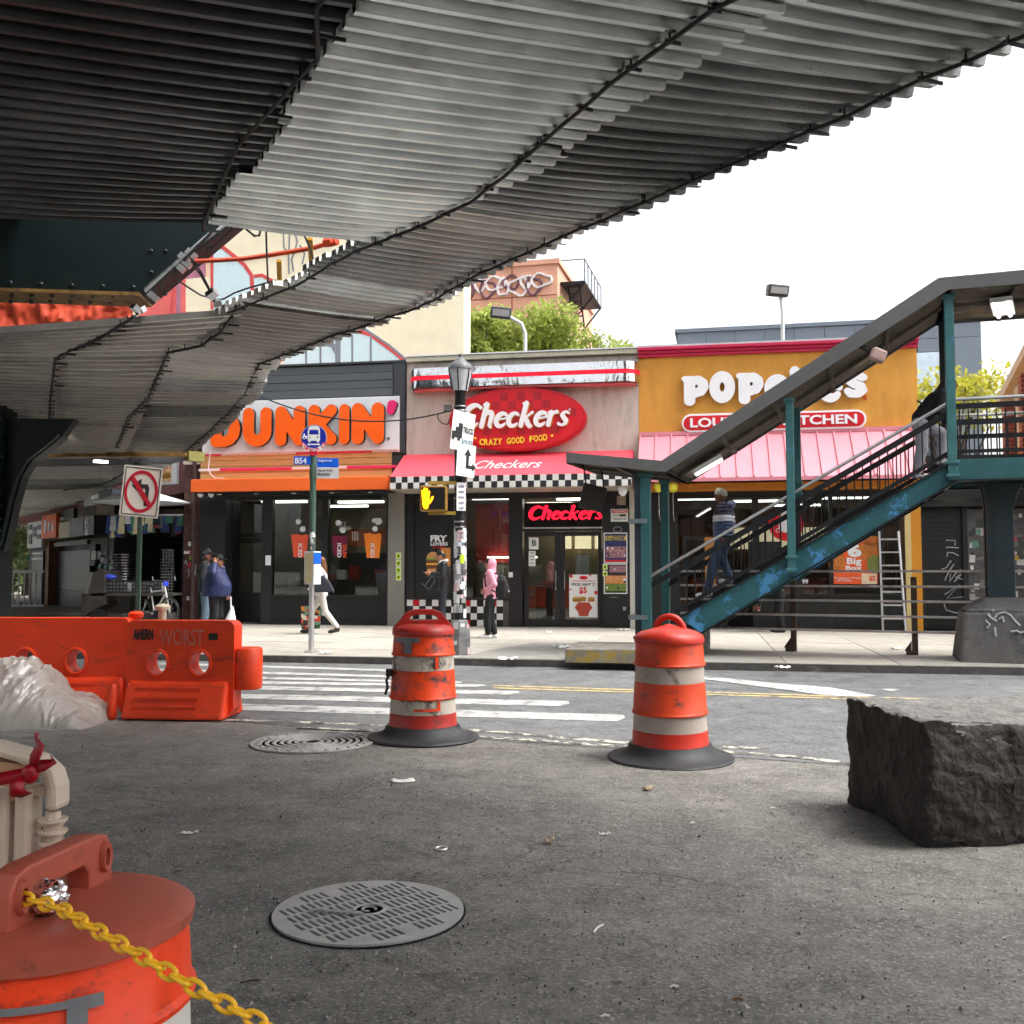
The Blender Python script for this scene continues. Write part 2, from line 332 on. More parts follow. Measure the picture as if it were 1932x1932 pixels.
CHROME = mat('chrome_band', (.7, .7, .71), .06, metal=1, var=.05, bump=1., bscale=2.2, streak=(1, 1, .35))
NEONR = mat('red_tube', rgb(190, 12, 34), .25, var=.05, emit=rgb(255, 30, 60), es=.25)
REDS = mat('red_sign', rgb(206, 28, 40), .4, var=.05)
REDD = mat('red_sign_check', rgb(170, 30, 38), .4, var=.06)
REDEDGE = mat('red_sign_rim', rgb(190, 18, 34), .35)
WHITEL = mat('white_letter', rgb(236, 238, 240), .4, var=.03)
YELL = mat('yellow_letter', rgb(250, 214, 60), .45, var=.04)
AWNR = mat('red_awning', rgb(226, 74, 88), .7, var=.06, scale=1.5, dirt=rgb(200, 60, 80), damt=.62, dscale=2)
AWNP = mat('pink_metal_awning', rgb(216, 136, 148), .5, var=.06, scale=1.2, dirt=rgb(205, 130, 146), damt=.6, dscale=1.5, streak=(1.5, 1.5, .4))
CORNR = mat('crimson_cornice', rgb(196, 40, 84), .55, var=.06)
MUST = mat('mustard_stucco', rgb(214, 154, 66), .8, var=.1, scale=2, bump=.2, bscale=140, dirt=rgb(192, 134, 54), damt=.52, dscale=2.2, dsoft=.25, streak=(1.6, 1.6, .5))
MUSTD = mat('mustard_brick', rgb(200, 134, 34), .7, var=.1)
ORFASC = mat('orange_fascia', rgb(204, 128, 40), .6, var=.15, scale=5)
GLASS = glassmat('shop_glass')
GLASSD = glassmat('dark_shop_glass', (.55, .58, .58), .16)
INTW = mat('interior_wall', rgb(150, 140, 118), .8, var=.12)
INTD = mat('interior_dark', (.05, .045, .04), .8, var=.3)
INTF = mat('interior_floor', (.16, .14, .12), .5, var=.2)
INTR = mat('interior_red', rgb(190, 46, 40), .6)
INTO = mat('interior_orange', rgb(206, 104, 60), .6)
LAMP = mat('lit_panel', (.9, .9, .9), .5, emit=(1, .97, .9), es=4)
LAMPW = mat('lit_menu', (.9, .8, .6), .5, emit=(1, .8, .5), es=.6)
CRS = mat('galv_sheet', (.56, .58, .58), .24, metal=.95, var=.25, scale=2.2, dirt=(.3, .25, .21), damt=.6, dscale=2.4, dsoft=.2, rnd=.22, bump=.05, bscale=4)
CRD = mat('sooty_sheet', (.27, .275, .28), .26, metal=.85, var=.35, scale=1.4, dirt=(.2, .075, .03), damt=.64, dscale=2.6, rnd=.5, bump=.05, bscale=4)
CRB = mat('shaded_sooty_sheet', (.075, .075, .08), .28, metal=.8, var=.4, scale=1.4, dirt=(.1, .1, .1), damt=.58, dscale=2.2, rnd=.5)  # near-black base colour holds the deck's shade as well as soot
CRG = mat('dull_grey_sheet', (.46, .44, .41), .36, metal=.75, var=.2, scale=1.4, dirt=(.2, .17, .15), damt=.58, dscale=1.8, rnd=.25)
CABLE = mat('black_cable', (.012, .012, .012), .6)
ELGREEN = mat('el_green_paint', (.003, .0105, .012), .45, var=.3, scale=3, dirt=(.02, .02, .018), damt=.6)
RUSTY = mat('yellow_rust_flange', (.22, .12, .03), .7, var=.5, scale=6, dirt=(.05, .03, .015), damt=.5)
STGREEN = mat('stair_teal_paint', rgb(50, 98, 100), .55, var=.2, scale=3, dirt=rgb(58, 130, 182), damt=.66, dscale=2.4, dsoft=.03)
STBLUE = mat('stair_stringer_paint', rgb(46, 98, 104), .55, var=.2, scale=3, dirt=rgb(76, 142, 190), damt=.535, dscale=1.8, dsoft=.03)
POSTG = mat('stair_post_paint', rgb(62, 112, 114), .5, var=.2, scale=4, dirt=rgb(70, 130, 160), damt=.58, dscale=5, dsoft=.04)
DKST = mat('dark_steel', (.016, .018, .02), .5, var=.3, metal=.3)
RAILM = mat('worn_handrail', (.42, .42, .42), .3, metal=.9, var=.2)
ROOFG = mat('stair_fascia_grey', (.13, .13, .128), .55, var=.15, scale=2, dirt=(.08, .08, .075), damt=.6)
SOFF = mat('peeling_soffit', (.1, .085, .065), .85, var=.5, scale=2.5, dirt=(.3, .25, .17), damt=.55, dscale=1.4)
FENB = mat('rusty_fence_brown', (.075, .048, .032), .7, var=.4, scale=8, metal=.2)
FENW = mat('fence_rail_steel', (.5, .46, .44), .45, metal=.6, var=.25, scale=6, dirt=(.16, .07, .04), damt=.55)
STEEL = mat('bare_steel', (.55, .55, .55), .25, metal=1, var=.1)
ALU = mat('aluminium', (.62, .62, .62), .35, metal=.8, var=.1)

# ================================================================== GROUND
AF = rad(-10.4)
F = Frame(gz(1000, 1183, .1), AF)
ZF = ID
def rect(fr, Zf, x0, y0, x1, y1, y=0.):
    xm, ym = (x0 + x1) / 2, (y0 + y1) / 2
    return fr.hit(*Zf(x0, ym), y).x, fr.hit(*Zf(x1, ym), y).x, fr.hit(*Zf(xm, y1), y).z, fr.hit(*Zf(xm, y0), y).z
def fb(name, m, parent, fr, Zf, x0, y0, x1, y1, yf, yb, **kw):
    a, b, c, d = rect(fr, Zf, x0, y0, x1, y1, yf); return bx(name, m, parent, a, b, yf, yb, c, d, **kw)
def ftext(body, m, parent, fr, Zf, x0, y0, x1, y1, y, depth=.006, **kw):
    a, b, c, d = rect(fr, Zf, x0, y0, x1, y1, y); return tfit(body, a, b, c, d, y, m, parent, depth, **kw)
def sheet(name, pts, z, m, parent=None, **kw):
    return MB().add([(p[0], p[1], z) for p in pts], [tuple(range(len(pts)))]).build(name, m, parent, **kw)
S = 400
sheet('ground', [(-S, -S), (S, -S), (S, S), (-S, S)], 0, ASPH, kind='structure')
kl = (F.gnd(500, 1250, -.1).y + F.gnd(1932, 1275, -.1).y) / 2       # kerb line in facade frame
def FW(x, y): p = F.wor((x, y, 0)); return (p.x, p.y)
e0 = gz(440, 1362); e1 = gz(1617, 1446); ed = (e1 - e0)
road = sheet('road', [e0 - ed * 4, e0, e0 + ed * .35, e1, e1 + ed * .25, e1 + ed * 3, FW(60, kl + .02), FW(-60, kl + .02)], .004, ROADM, kind='structure')
def mark(name, pts, z, m): return sheet(name, [gz(*p) for p in pts], z, m, road)
for yl0, yl1, xr, yr0, yr1 in ((1256.5, 1260, 800, 1266, 1269.5), (1268, 1272, 830, 1278, 1282), (1278, 1282, 870, 1287, 1291), (1286.5, 1291.5, 914, 1292.5, 1297.5), (1295.5, 1302, 978, 1305, 1312), (1311, 1320, 1073, 1324, 1334), (1330, 1342, 1177, 1350, 1363)):
    sl = (yr0 - yl0) / (xr - 488.); mark('crosswalk_bar', [(300, yl0 - sl * 188), (300, yl1 - sl * 188), (xr - 14, yr1 - .5), (xr + 2, (yr0 + yr1) / 2), (xr, yr0)], .008, PAINT)
for dy in (0, 4.2): mark('yellow_line', [(930, 1293.5 + dy), (930, 1296 + dy), (1442, 1311.8 + dy), (2100, 1333 + dy), (2100, 1330 + dy), (1442, 1309.3 + dy)], .009, PAINTY)
mark('gore_marking', [(1322, 1276), (1442, 1288.6), (1566, 1298.7), (1652, 1314), (1640, 1316.5), (1561, 1314), (1442, 1298), (1322, 1282)], .012, PAINT)
mark('manhole_patch', [(1662, 1302), (1680, 1301), (1697, 1303), (1680, 1306)], .012, PAINT)
mark('edge_line', [(420, 1357.5), (704, 1366.5), (893, 1377), (1190, 1401), (1441, 1412), (1441, 1416), (1190, 1406), (893, 1381), (704, 1370), (420, 1361)], .008, PAINT2)
mark('edge_line', [(560, 1372), (705, 1378.5), (961, 1393), (1189, 1409), (1341, 1415.5), (1505, 1428), (1640, 1444), (1640, 1448), (1505, 1432.5), (1341, 1420), (1189, 1413), (961, 1397), (705, 1382), (560, 1375)], .008, PAINT2)
# sidewalk base, slabs, kerb
sw = sheet('sidewalk', [FW(-60, kl), FW(60, kl), FW(60, 12), FW(-9.5, 12), FW(-60, 80), FW(-90, 80)], .088, JOINT, kind='structure')
MB().add([(*FW(-60, kl), -.01), (*FW(60, kl), -.01), (*FW(60, kl), .088), (*FW(-60, kl), .088)], [(0, 1, 2, 3)]).build('sidewalk_side', KERBM, sw)
swf = bpy.data.objects.new('slab_rows', None); COL.objects.link(swf); swf.location = F.o; swf.rotation_euler = (0, 0, AF); swf.parent = sw
sx_, nrow = 1.55, 6; sy_ = (0.02 - kl - .16) / nrow
slab_me = MB().box(0, sx_ - .012, 0, sy_ - .012, -.05, 0).tomesh('slab')
slab_me.materials.append(CONC)
for i in range(-11, 9):
    for j in range(nrow):
        o = bpy.data.objects.new('slab', slab_me); COL.objects.link(o); o.parent = swf; o.location = (i * sx_ + .4, kl + .17 + j * sy_, random.uniform(-.003, .002))
MB().add([(*FW(-17, kl + .17), .0985), (*FW(-17, .02), .0985), (*FW(-9.5, 12), .0985), (*FW(-40, 60), .0985), (*FW(-60, 60), .0985), (*FW(-50, kl + .17), .0985)], [(0, 1, 2, 3, 4, 5)]).build('side_pavement', CONC, sw)
kb_me = MB().box(0, 2.97, 0, .155, -.05, 0.004).tomesh('kerb'); kb_me.materials.append(KERBM)
for i in range(-6, 5):
    o = bpy.data.objects.new('kerb_stone', kb_me); COL.objects.link(o); o.parent = swf; o.location = (i * 3. + .8, kl + .003, random.uniform(-.004, .003))
# darker pad in front of the stair and its yellow-stained step block
a, b_ = F.gnd(862, 1238, 0), F.gnd(1010, 1212, 0)
sheet('asphalt_patch', [F.wor((a.x, kl + .2, 0)), F.wor((F.gnd(1090, 1240).x, kl + .2, 0)), F.wor((F.gnd(1090, 1215).x, b_.y, 0)), F.wor((b_.x, b_.y, 0))], .1035, mat('patch_concrete', (.24, .235, .21), .9, var=.2, bump=.3, bscale=80), sw)
YST = mat('yellow_stained_concrete', (.22, .2, .16), .85, var=.3, dirt=(.34, .24, .05), damt=.47, dscale=5, dsoft=.1, bump=.4)
blk = Frame(gz(1066, 1251, .1), AF); c1 = blk.gnd(1195, 1254).x
bo = thing('step_block', 'low concrete step block with worn yellow edge at the foot of the stair', 'concrete block', blk.o, AF)
MB().box(0, c1 + .3, 0, 1.5, 0, .2).build('block', CONCD, bo, bevel=.02); MB().box(.01, c1 + .29, -.006, .0, .012, .19).build('yellow_face', YST, bo)

# ================================================================== SHOP ONE (orange doughnut shop)
def room(fr, par, x0, x1, h, depth=5., wallm=INTW, lights=((.3, 1.2), (.7, 1.6), (.5, 3.2))):
    bx('interior_floor', INTF, par, x0, x1, .07, depth, -.02, .004); bx('interior_back_wall', wallm, par, x0, x1, depth, depth + .1, 0, h)
    bx('interior_side_wall', wallm, par, x0 - .08, x0, .07, depth, 0, h); bx('interior_side_wall', wallm, par, x1, x1 + .08, .07, depth, 0, h)
    bx('interior_ceiling', INTW, par, x0, x1, .07, depth, h, h + .1)
    for fx, y in lights:
        xm = x0 + (x1 - x0) * fx; bx('ceiling_light', LAMP, par, xm - .6, xm + .6, y, y + .13, h - .05, h - .004)
def upper_shell(par, x0, x1, zb, zt, m, dep=9.):
    bx('wall', m, par, x0, x1, 0., .25, zb, zt); bx('side_wall', m, par, x0, x0 + .2, .25, dep, -.1, zt); bx('side_wall', m, par, x1 - .2, x1, .25, dep, -.1, zt)
    bx('roof', JOINT, par, x0 + .2, x1 - .2, .25, dep, zt - .5, zt - .4); bx('rear_wall', m, par, x0, x1, dep, dep + .2, -.1, zt)
xl, xr = F.hit(376, 1000).x, F.hit(765.5, 900).x
FD = Frame(F.wor(((xl + xr) / 2, 0, 0)), AF)
D = thing('doughnut_shop', 'single storey shop with orange lettered white sign, wood cladding and grey siding', 'shop', FD.o, AF)
hw = (xr - xl) / 2
zs = FD.hit(*Z4(1000, 925)).z; zr_ = FD.hit(764, 684).z; zsg = FD.hit(753, 746).z
upper_shell(D, -hw, hw - .01, zs, zr_, DGREY2)
nb = 4; bh = (zr_ - .03 - zsg) / nb
for k in range(nb): MB().prism([(-hw, zsg + k * bh + .008), (hw - .32, zsg + k * bh + .008), (hw - .32, zsg + (k + 1) * bh), (-hw, zsg + (k + 1) * bh)], -.045 + .008 * (k % 2), -.003).build('siding_board', DGREY, D, bevel=.006)
bx('corner_trim', DGREY2, D, hw - .3, hw - .012, -.06, -.003, FD.hit(*Z4(1440, 640)).z, zr_ + .03); bx('coping', DGREY2, D, -hw, hw - .012, -.08, .3, zr_ + .002, zr_ + .05)
sx0, sx1 = FD.hit(*Z4(150, 560), -.12).x, FD.hit(*Z4(1425, 500), -.12).x; szb = FD.hit(*Z4(1000, 628), -.12).z; szt = FD.hit(*Z4(1000, 283), -.12).z
sg = bx('sign_panel', WHITEP, D, sx0, sx1, -.12, -.003, szb, szt, bevel=.01)
r = .148
DG = {'D': [ln(r, (.15, .15), (.15, .85)), [(x, y, r) for x, y in ((.15, .85), (.38, .85), (.52, .79), (.61, .66), (.64, .5), (.61, .34), (.52, .21), (.38, .15), (.15, .15))]],
      'U': [[(x, y, r) for x, y in [(.15, .85), (.15, .42)]] + arc(.385, .385, .235, .235, 180, 360, r) + [(.62, .85, r)]],
      'N': [ln(r, (.15, .15), (.15, .85), (.63, .15), (.63, .85))], 'K': [ln(r, (.15, .15), (.15, .85)), ln(r, (.6, .85), (.26, .5), (.6, .15))], 'I': [ln(r, (.15, .15), (.15, .85))],
      "'": [[(.2, .75, .15), (.15, .5, .12)]]}
def letters(par, fr, Zf, glyphs, table, m_face, m_ret, y, depth, m_name='letter', rim=0.):
    for ch, x0, y0, x1, y1 in glyphs:
        a, b, c, d = rect(fr, Zf, x0, y0, x1, y1, y - depth); st = table[ch]; lp = contour(st)
        o = link(m_name, stand(loops_mesh(lp, .1), a, b, c, d, y - depth + .006, .006), m_face, par)
        g = rim; link('letter_return', stand(loops_mesh(lp, .1), a - g, b + g, c - g, d + g, y - .002, depth - .008), m_ret, par)
# photo: D U N K I N '
letters(sg, FD, Z4, [('D', 205, 372, 395, 600), ('U', 413, 345, 598, 597), ('N', 622, 335, 815, 592), ('K', 838, 325, 1020, 587), ('I', 1036, 322, 1103, 583), ('N', 1118, 314, 1327, 580)], DG, ORANGE, DARKP, -.122, .13)
letters(sg, FD, Z4, [("'", 1345, 297, 1412, 388)], DG, PINK, DARKP, -.122, .13)
ftext('®', DARKP, sg, FD, Z4, 1347, 536, 1367, 558, -.124)
zw0, zw1 = FD.hit(*Z4(740, 802)).z, FD.hit(*Z4(740, 640)).z; nbw = 4
for k in range(nbw): bx('wood_board', WOOD, D, -hw + .02, hw - .34, -.035, -.003, zw0 + (zw1 - zw0) * k / nbw + .004, zw0 + (zw1 - zw0) * (k + 1) / nbw - .004, bevel=.004)
for (zx, segs) in ((638, ((130, 270, PINKS), (275, 755, WHITEL), (758, 1245, PINKS), (1250, 1428, WHITEL))), (738, ((128, 262, WHITEL), (266, 728, PINKS), (732, 1085, WHITEL), (1088, 1405, PINKS)))):
    zc = FD.hit(*Z4(740, zx), -.07).z
    for x0, x1, m in segs: bx('stripe', m, D, FD.hit(*Z4(x0, zx), -.07).x, FD.hit(*Z4(x1, zx), -.07).x, -.07, -.036, zc - .03, zc + .03)
a, b_, c, d = rect(FD, Z4, 75, 800, 1345, 884, -.8)
MB().box(a, b_, -.8, -.004, c, d).build('orange_awning', ORANGEB, D, bevel=.015); bx('soffit', BLACKP, D, a + .03, b_ - .03, -.77, -.05, c - .03, c - .003)
for k in range(5): MB().lathe([(.06, -.02), (.06, 0)], 12, (a + .6 + k * .95, -.5, c - .032)).build('soffit_lamp', WHITEL, D)
for zx in (140, 208):
    p = FD.hit(*Z4(zx, 905), -.6); cm = MB().lathe([(.02, .12), (.07, .1), (.075, 0), (.05, -.07), (0.002, -.09)], 12, (p.x, -.6, p.z)); cm.build('security_camera', WHITEL, D, smooth=True)
hz = FD.hit(*Z4(900, 935)).z
bx('header', BLACKF, D, -hw + .02, hw - .62, -.02, .12, hz, zs + .02)
def fdr(*q, y=0.): return rect(FD, Z4, *q, y)
# posts and bulkhead
a, b_, c, d = fdr(128, 935, 300, 1755); bx('black_pilaster', BLACKP, D, -hw + .02, b_, -.03, .3, 0, hz - .002)
wl, wm0, wm1, wr_ = [FD.hit(*Z4(q, 1250)).x for q in (605, 925, 965, 1345)]; wb = FD.hit(*Z4(900, 1558)).z
bx('frame_post', BLACKF, D, wl - .28, wl, -.01, .14, 0, hz - .002); bx('frame_post', BLACKF, D, wm0, wm1, -.012, .14, wb, hz - .002); bx('frame_post', BLACKF, D, wr_, wr_ + .08, -.011, .14, 0, hz - .002)
bx('bulkhead', BLACKP, D, wl, wr_, 0, .2, .02, wb - .05); bx('window_sill', BLACKF, D, wl, wr_, -.05, .2, wb - .048, wb - .002); bx('bulkhead_base', BLACKF, D, wl, wr_, -.03, .2, -.05, .06)
for u0, u1 in ((wl, wm0), (wm1, wr_)): MB().box(u0, u1, .06, .068, wb, hz).build('window_pane', GLASS, D)
a, b_, c, d = fdr(1358, 910, 1505, 1760); bx('taupe_pillar', GREYPIL, D, a, hw - .012, -.06, .3, -.05, zs + .1)
# recessed entry
ex0 = FD.hit(*Z4(300, 1400)).x; ex1 = wl - .28; yd = .75; dz = FD.hit(*Z4(420, 1172), yd).z
a, b_ = FD.hit(*Z4(318, 1400), yd).x, ex1
bx('entry_side', BLACKP, D, ex0 - .1, ex0 + .02, .3, yd, 0, hz); bx('transom_bar', BLACKF, D, a, b_, yd, yd + .1, dz - .06, dz + .06)
MB().box(a, b_, yd + .04, yd + .05, dz + .06, hz).build('transom_pane', GLASSD, D); bx('door_jamb', BLACKF, D, a - .25, a + .03, yd - .01, yd + .1, 0, hz)
door = bx('door', BLACKF, D, a + .03, a + .13, yd, yd + .06, .02, dz - .07); dw = b_ - .05
for q in ((dw - .12, dw, .02, dz - .07), (a + .13, dw - .12, .02, .75), (a + .13, dw - .12, dz - .2, dz - .07)): bx('door_rail', BLACKF, door, q[0], q[1], yd + .001, yd + .06, q[2], q[3])
MB().box(a + .13, dw - .12, yd + .03, yd + .036, .75, dz - .2).build('pane', GLASSD, door); MB().tube([(dw - .06, yd - .06, .9), (dw - .06, yd - .06, 1.5)], .015).build('door_handle', PINK, door)
room(FD, D, -hw + .25, hw - .25, hz + .05)
CNT = mat('counter_dark', (.09, .07, .055), .6)
bx('counter', CNT, D, wl - .6, wr_ - .8, 3.0, 3.6, .01, 1.05); bx('menu_board', INTO, D, wl + .2, wl + 1.3, 4.9, 4.95, 2.0, 2.5); bx('menu_board', WOOD, D, wl + 1.6, wl + 2.6, 4.9, 4.95, 2.0, 2.5)
bx('shelf', INTD, D, wl + .1, wr_, 4.4, 4.9, .05, 1.8); bx('display_case', mat('case_white', (.45, .42, .38), .4), D, wm1 + .5, wr_ - .2, 2.2, 2.7, .01, 1.25)
for k in range(9): bx('box_stack', [INTO, WHITEL, INTR, CNT][k % 4], D, wl + .2 + k * .36, wl + .45 + k * .36, 2.95 - .0, 3.2, 1.06, 1.2 + .12 * (k * 7 % 3))
# iced drink decals on the panes
CUPS = ((725, 1165, 838, 1315, rgb(232, 92, 60)), (987, 1172, 1093, 1305, rgb(120, 26, 60)), (1197, 1158, 1312, 1320, rgb(240, 130, 40)))
for k, (x0, y0, x1, y1, cc) in enumerate(CUPS):
    a, b_, c, d = rect(FD, Z4, x0, y0, x1, y1, .05); t = (b_ - a) * .17; mm = mat('cup_%d' % k, cc, .5, var=.1)
    cup = MB().prism([(a + t, c), (b_ - t * .7, c), (b_, d - .05), (b_ - .05, d), ((a + b_) / 2 + .05, d - .03), ((a + b_) / 2 - .1, d + .01), (a + .05, d - .02), (a, d)], .045, .056).build('drink_decal', mm, D)
    for ii, (dx, dzz, s) in enumerate(((.1, .12, .075), (-.02, .3, .07)) if k != 2 else ((.08, .1, .07), (.16, .28, .09), (.06, .3, .06))):
        cx = a + (b_ - a) * .45 + dx; cz = d + dzz; MB().prism([(cx + s * math.cos(q * 1.05 + ii) * (1 + .15 * (q % 2)), cz + s * math.sin(q * 1.05 + ii)) for q in range(6)], .046, .055).build('ice_cube', mat('ice_white', rgb(224, 226, 228), .4), cup)
    me = text_mesh('ICED', .01, offset=.02); o = link('lettering', stand(me, -.17, .17, -.05, .05, 0, .004), WHITEL, cup); o.location = ((a + b_) / 2 + (.0 if k else .02), .041, (c + d) / 2 - .12); o.rotation_euler = (0, rad(90), 0)
    if k == 1:
        me = text_mesh('DUN', .01, offset=.02); o = link('lettering', stand(me, -.15, .15, -.05, .05, 0, .004), ORANGE, cup); o.location = ((a + b_) / 2 + .14, .041, (c + d) / 2 - .14); o.rotation_euler = (0, rad(90), 0)
for bd, q in (('HIT', (1018, 1085, 1085, 1112)), ('RESH', (1040, 1115, 1110, 1140)), ('101', (1122, 1148, 1160, 1208))): ftext(bd, mat('pale_vinyl', rgb(190, 190, 186), .5), D, FD, Z4, *q, .05)
LIME = mat('lime_sticker', rgb(190, 220, 50), .5)
def lime(par, fr, Zf, x, y, yy, s=1.):
    p = fr.hit(*Zf(x, y), yy); o = bx('lime_sticker', LIME, par, p.x - .055 * s, p.x + .055 * s, yy - .004, yy, p.z - .07 * s, p.z + .06 * s)
    bx('sticker_mark', DARKP, o, p.x - .02, p.x + .02, yy - .007, yy - .0045, p.z - .03, p.z + .02); bx('sticker_border', WHITEL, o, p.x - .065 * s, p.x + .065 * s, yy - .002, yy + .002, p.z - .08 * s, p.z + .075 * s)
for y in (1305, 1352, 1398, 1443): lime(D, FD, Z4, 1422, y, -.066)
p = FD.hit(*Z4(577, 1335), -.02); bx('notice', WHITEL, D, p.x - .07, p.x + .07, -.02, -.012, p.z - .12, p.z + .12)
MB().tube([FD.hit(*Z4(*q), -.16) for q in ((205, 612), (195, 700), (190, 740), (205, 780), (235, 802), (290, 804))], .012, 6).build('loose_cable', WHITEL, D)
# ================================================================== SHOP TWO (red oval sign burger shop)
xl, xr = F.hit(766.5, 900).x, F.hit(1206, 900).x
FC = Frame(F.wor(((xl + xr) / 2, 0, 0)), AF); hw = (xr - xl) / 2
C = thing('burger_shop', 'single storey burger shop with red oval sign, chrome band and checkered awning', 'shop', FC.o, AF)
zs = FC.hit(*Z5(800, 905)).z; zr_ = FC.hit(985, 675).z
upper_shell(C, -hw, hw, zs, zr_, STUCCO)
MB().prism([(-hw, zr_ - .02), (hw, zr_ - .02), (hw, zr_ + .1), (-hw, zr_ + .1)], -.1, .3).build('cornice', CREAMT, C, bevel=.02)
bx('cornice_lip', WHITEP, C, -hw, hw, -.13, .3, zr_ + .102, zr_ + .13)
# chrome band with rounded ends
a, b_ = FC.hit(*Z5(150, 210), -.35).x, FC.hit(*Z5(1606, 140), -.35).x; zt, zb = FC.hit(*Z5(850, 112), -.35).z, FC.hit(*Z5(850, 238), -.35).z
rr = .34
def band(z0, z1, out, m, name, dw=0.):
    pl = [(a - dw, -.003)] + [(a - dw + rr - rr * math.cos(t), -(.003 + (out - .003) * math.sin(t))) for t in [k * math.pi / 16 for k in range(1, 9)]]
    pl += [(b_ + dw - rr + rr * math.sin(t), -(.003 + (out - .003) * math.cos(t))) for t in [k * math.pi / 16 for k in range(0, 8)]] + [(b_ + dw, -.003)]
    n = len(pl); mb = MB().add([(x, y, z0) for x, y in pl] + [(x, y, z1) for x, y in pl], [(i, i + 1, n + i + 1, n + i) for i in range(n - 1)] + [tuple(range(n - 1, -1, -1)), tuple(range(n, 2 * n))])
    return mb.build(name, m, C, smooth=True)
zm = (zb + zt) / 2
band(zm + .05, zt, .35, CHROME, 'chrome_band'); band(zb, zm - .05, .35, CHROME, 'chrome_band'); band(zm - .048, zm + .048, .37, NEONR, 'red_band', .012); band(zb - .05, zb - .003, .28, mat('pink_underband', rgb(220, 110, 110), .5), 'under_band', -.05)
# oval sign
oc = FC.hit(*Z5(838, 456), -.25); ow = (FC.hit(*Z5(1272, 456), -.25).x - FC.hit(*Z5(402, 456), -.25).x) / 2; oh = (FC.hit(*Z5(838, 252), -.25).z - FC.hit(*Z5(838, 660), -.25).z) / 2
def oval(k, y0, y1, n=64): return MB().prism([(oc.x + ow * k * math.cos(2 * math.pi * i / n), oc.z + oh * (k - (1 - k) * .6) * math.sin(2 * math.pi * i / n)) for i in range(n)], y0, y1)
sgo = oval(1, -.25, -.003).build('oval_sign', REDEDGE, C, bevel=.02); oval(.955, -.262, -.2505).build('sign_face', REDS, sgo)
q = ow / 8.2; rows = []
for i in range(-9, 9):
    for j in range(-4, 4):
        if (i + j) % 2: continue
        x0, z0 = i * q, j * q + q * .15; x1, z1 = x0 + q - .004, z0 + q - .004
        if max((x / (ow * .93)) ** 2 + (z / (oh * .9)) ** 2 for x in (x0, x1) for z in (z0, z1)) < 1 and j >= -2: bx('check_square', REDD, sgo, oc.x + x0, oc.x + x1, -.2645, -.2625, oc.z + z0, oc.z + z1)
CK = {'C': [bulge(arc(.44, .5, .36, .43, 50, 318, 1, n=22), .035, .13), [(.67, .83, .075)], ],
      'h': [ln(.1, (.13, .09), (.13, .95)), ln(.05, (.02, .94), (.13, .95)), bulge([(.13, .45), (.2, .58), (.3, .64), (.4, .62), (.46, .52), (.46, .3), (.46, .12), (.52, .05)], .06, .1)],
      'e': [bulge(arc(.3, .32, .22, .25, 20, 325, 1, n=18), .04, .1), ln(.035, (.12, .33), (.5, .39))],
      'c': [bulge(arc(.3, .32, .22, .25, 55, 320, 1, n=18), .04, .1), [(.42, .5, .06)]],
      'k': [ln(.1, (.13, .09), (.13, .95)), ln(.05, (.02, .94), (.13, .95)), ln(.045, (.16, .3), (.48, .6)), [(.47, .58, .055)], bulge([(.22, .36), (.32, .28), (.4, .15), (.5, .05), (.56, .06)], .06, .1)],
      'r': [ln(.095, (.13, .09), (.13, .56)), ln(.045, (.03, .56), (.13, .56)), [(.15, .42, .05), (.24, .56, .06), (.36, .58, .075)]],
      's': [[(.4, .52, .045), (.3, .58, .05), (.18, .54, .06), (.15, .44, .085), (.25, .34, .1), (.36, .24, .095), (.37, .13, .07), (.26, .06, .05), (.1, .09, .05)], [(.09, .12, .06)]]}
ADV = {'C': .78, 'h': .62, 'e': .52, 'c': .52, 'k': .62, 'r': .46, 's': .46}
def script_word(par, fr, Zf, x0, y0, x1, y1, y, depth, m, k=.28, rim=None, slope=0., name='letter'):
    a, b, c, d = rect(fr, Zf, x0, y0, x1, y1, y); tot = sum(ADV[ch] for ch in 'Checkers') + .2; sx = (b - a) / tot; sz = (d - c); x = 0.
    for ch in 'Checkers':
        lp = contour(shear(CK[ch], k), 72)
        for g, yy, mm, nm, dd in ([(.0, y, m, name, depth)] + ([(1, y + depth * .0 + .0, rim, 'letter_shadow', depth * .5)] if rim else [])):
            me = loops_mesh(lp, .1); n = len(me.vertices); co = np.empty(n * 3); me.vertices.foreach_get('co', co); co = co.reshape(-1, 3); zmn = co[:, 2].min(); zr0 = max(np.ptp(co[:, 2]), 1e-6)
            X = a + (x + co[:, 0]) * sx + (.035 * sz if g else 0); ZZ = c + co[:, 1] * sz + slope * (X - a) - (.03 * sz if g else 0); Y = yy - (co[:, 2] - zmn) / zr0 * dd
            me.vertices.foreach_set('co', np.stack([X, Y, ZZ], 1).ravel()); me.update(); link(nm, me, mm, par)
        x += ADV[ch]
script_word(sgo, FC, Z5, 478, 352, 1185, 512, -.266, .05, WHITEL, rim=mat('gold_edge', rgb(190, 130, 40), .5))
s = 'CRAZY GOOD FOOD'; xs0, xs1 = 602, 1032
for i, ch in enumerate(s):
    if ch == ' ': continue
    t = (i + .5) / len(s); zx = xs0 + (xs1 - xs0) * t; zy = 604 - 24 * (t - .25) ** 2 * 1.2 - 18 * t; hz_ = 20
    a1, b1, c1, d1 = rect(FC, Z5, zx - 13, zy - hz_, zx + 13, zy + hz_, -.266); o = tfit(ch, a1, b1, c1, d1, -.266, YELL, sgo, .02, name='letter', offset=.03)
for zx, zy in ((576, 578), (1060, 562)): p = FC.hit(*Z5(zx, zy), -.266); MB().ell(p, (.03, .02, .03)).build('dot', YELL, sgo)
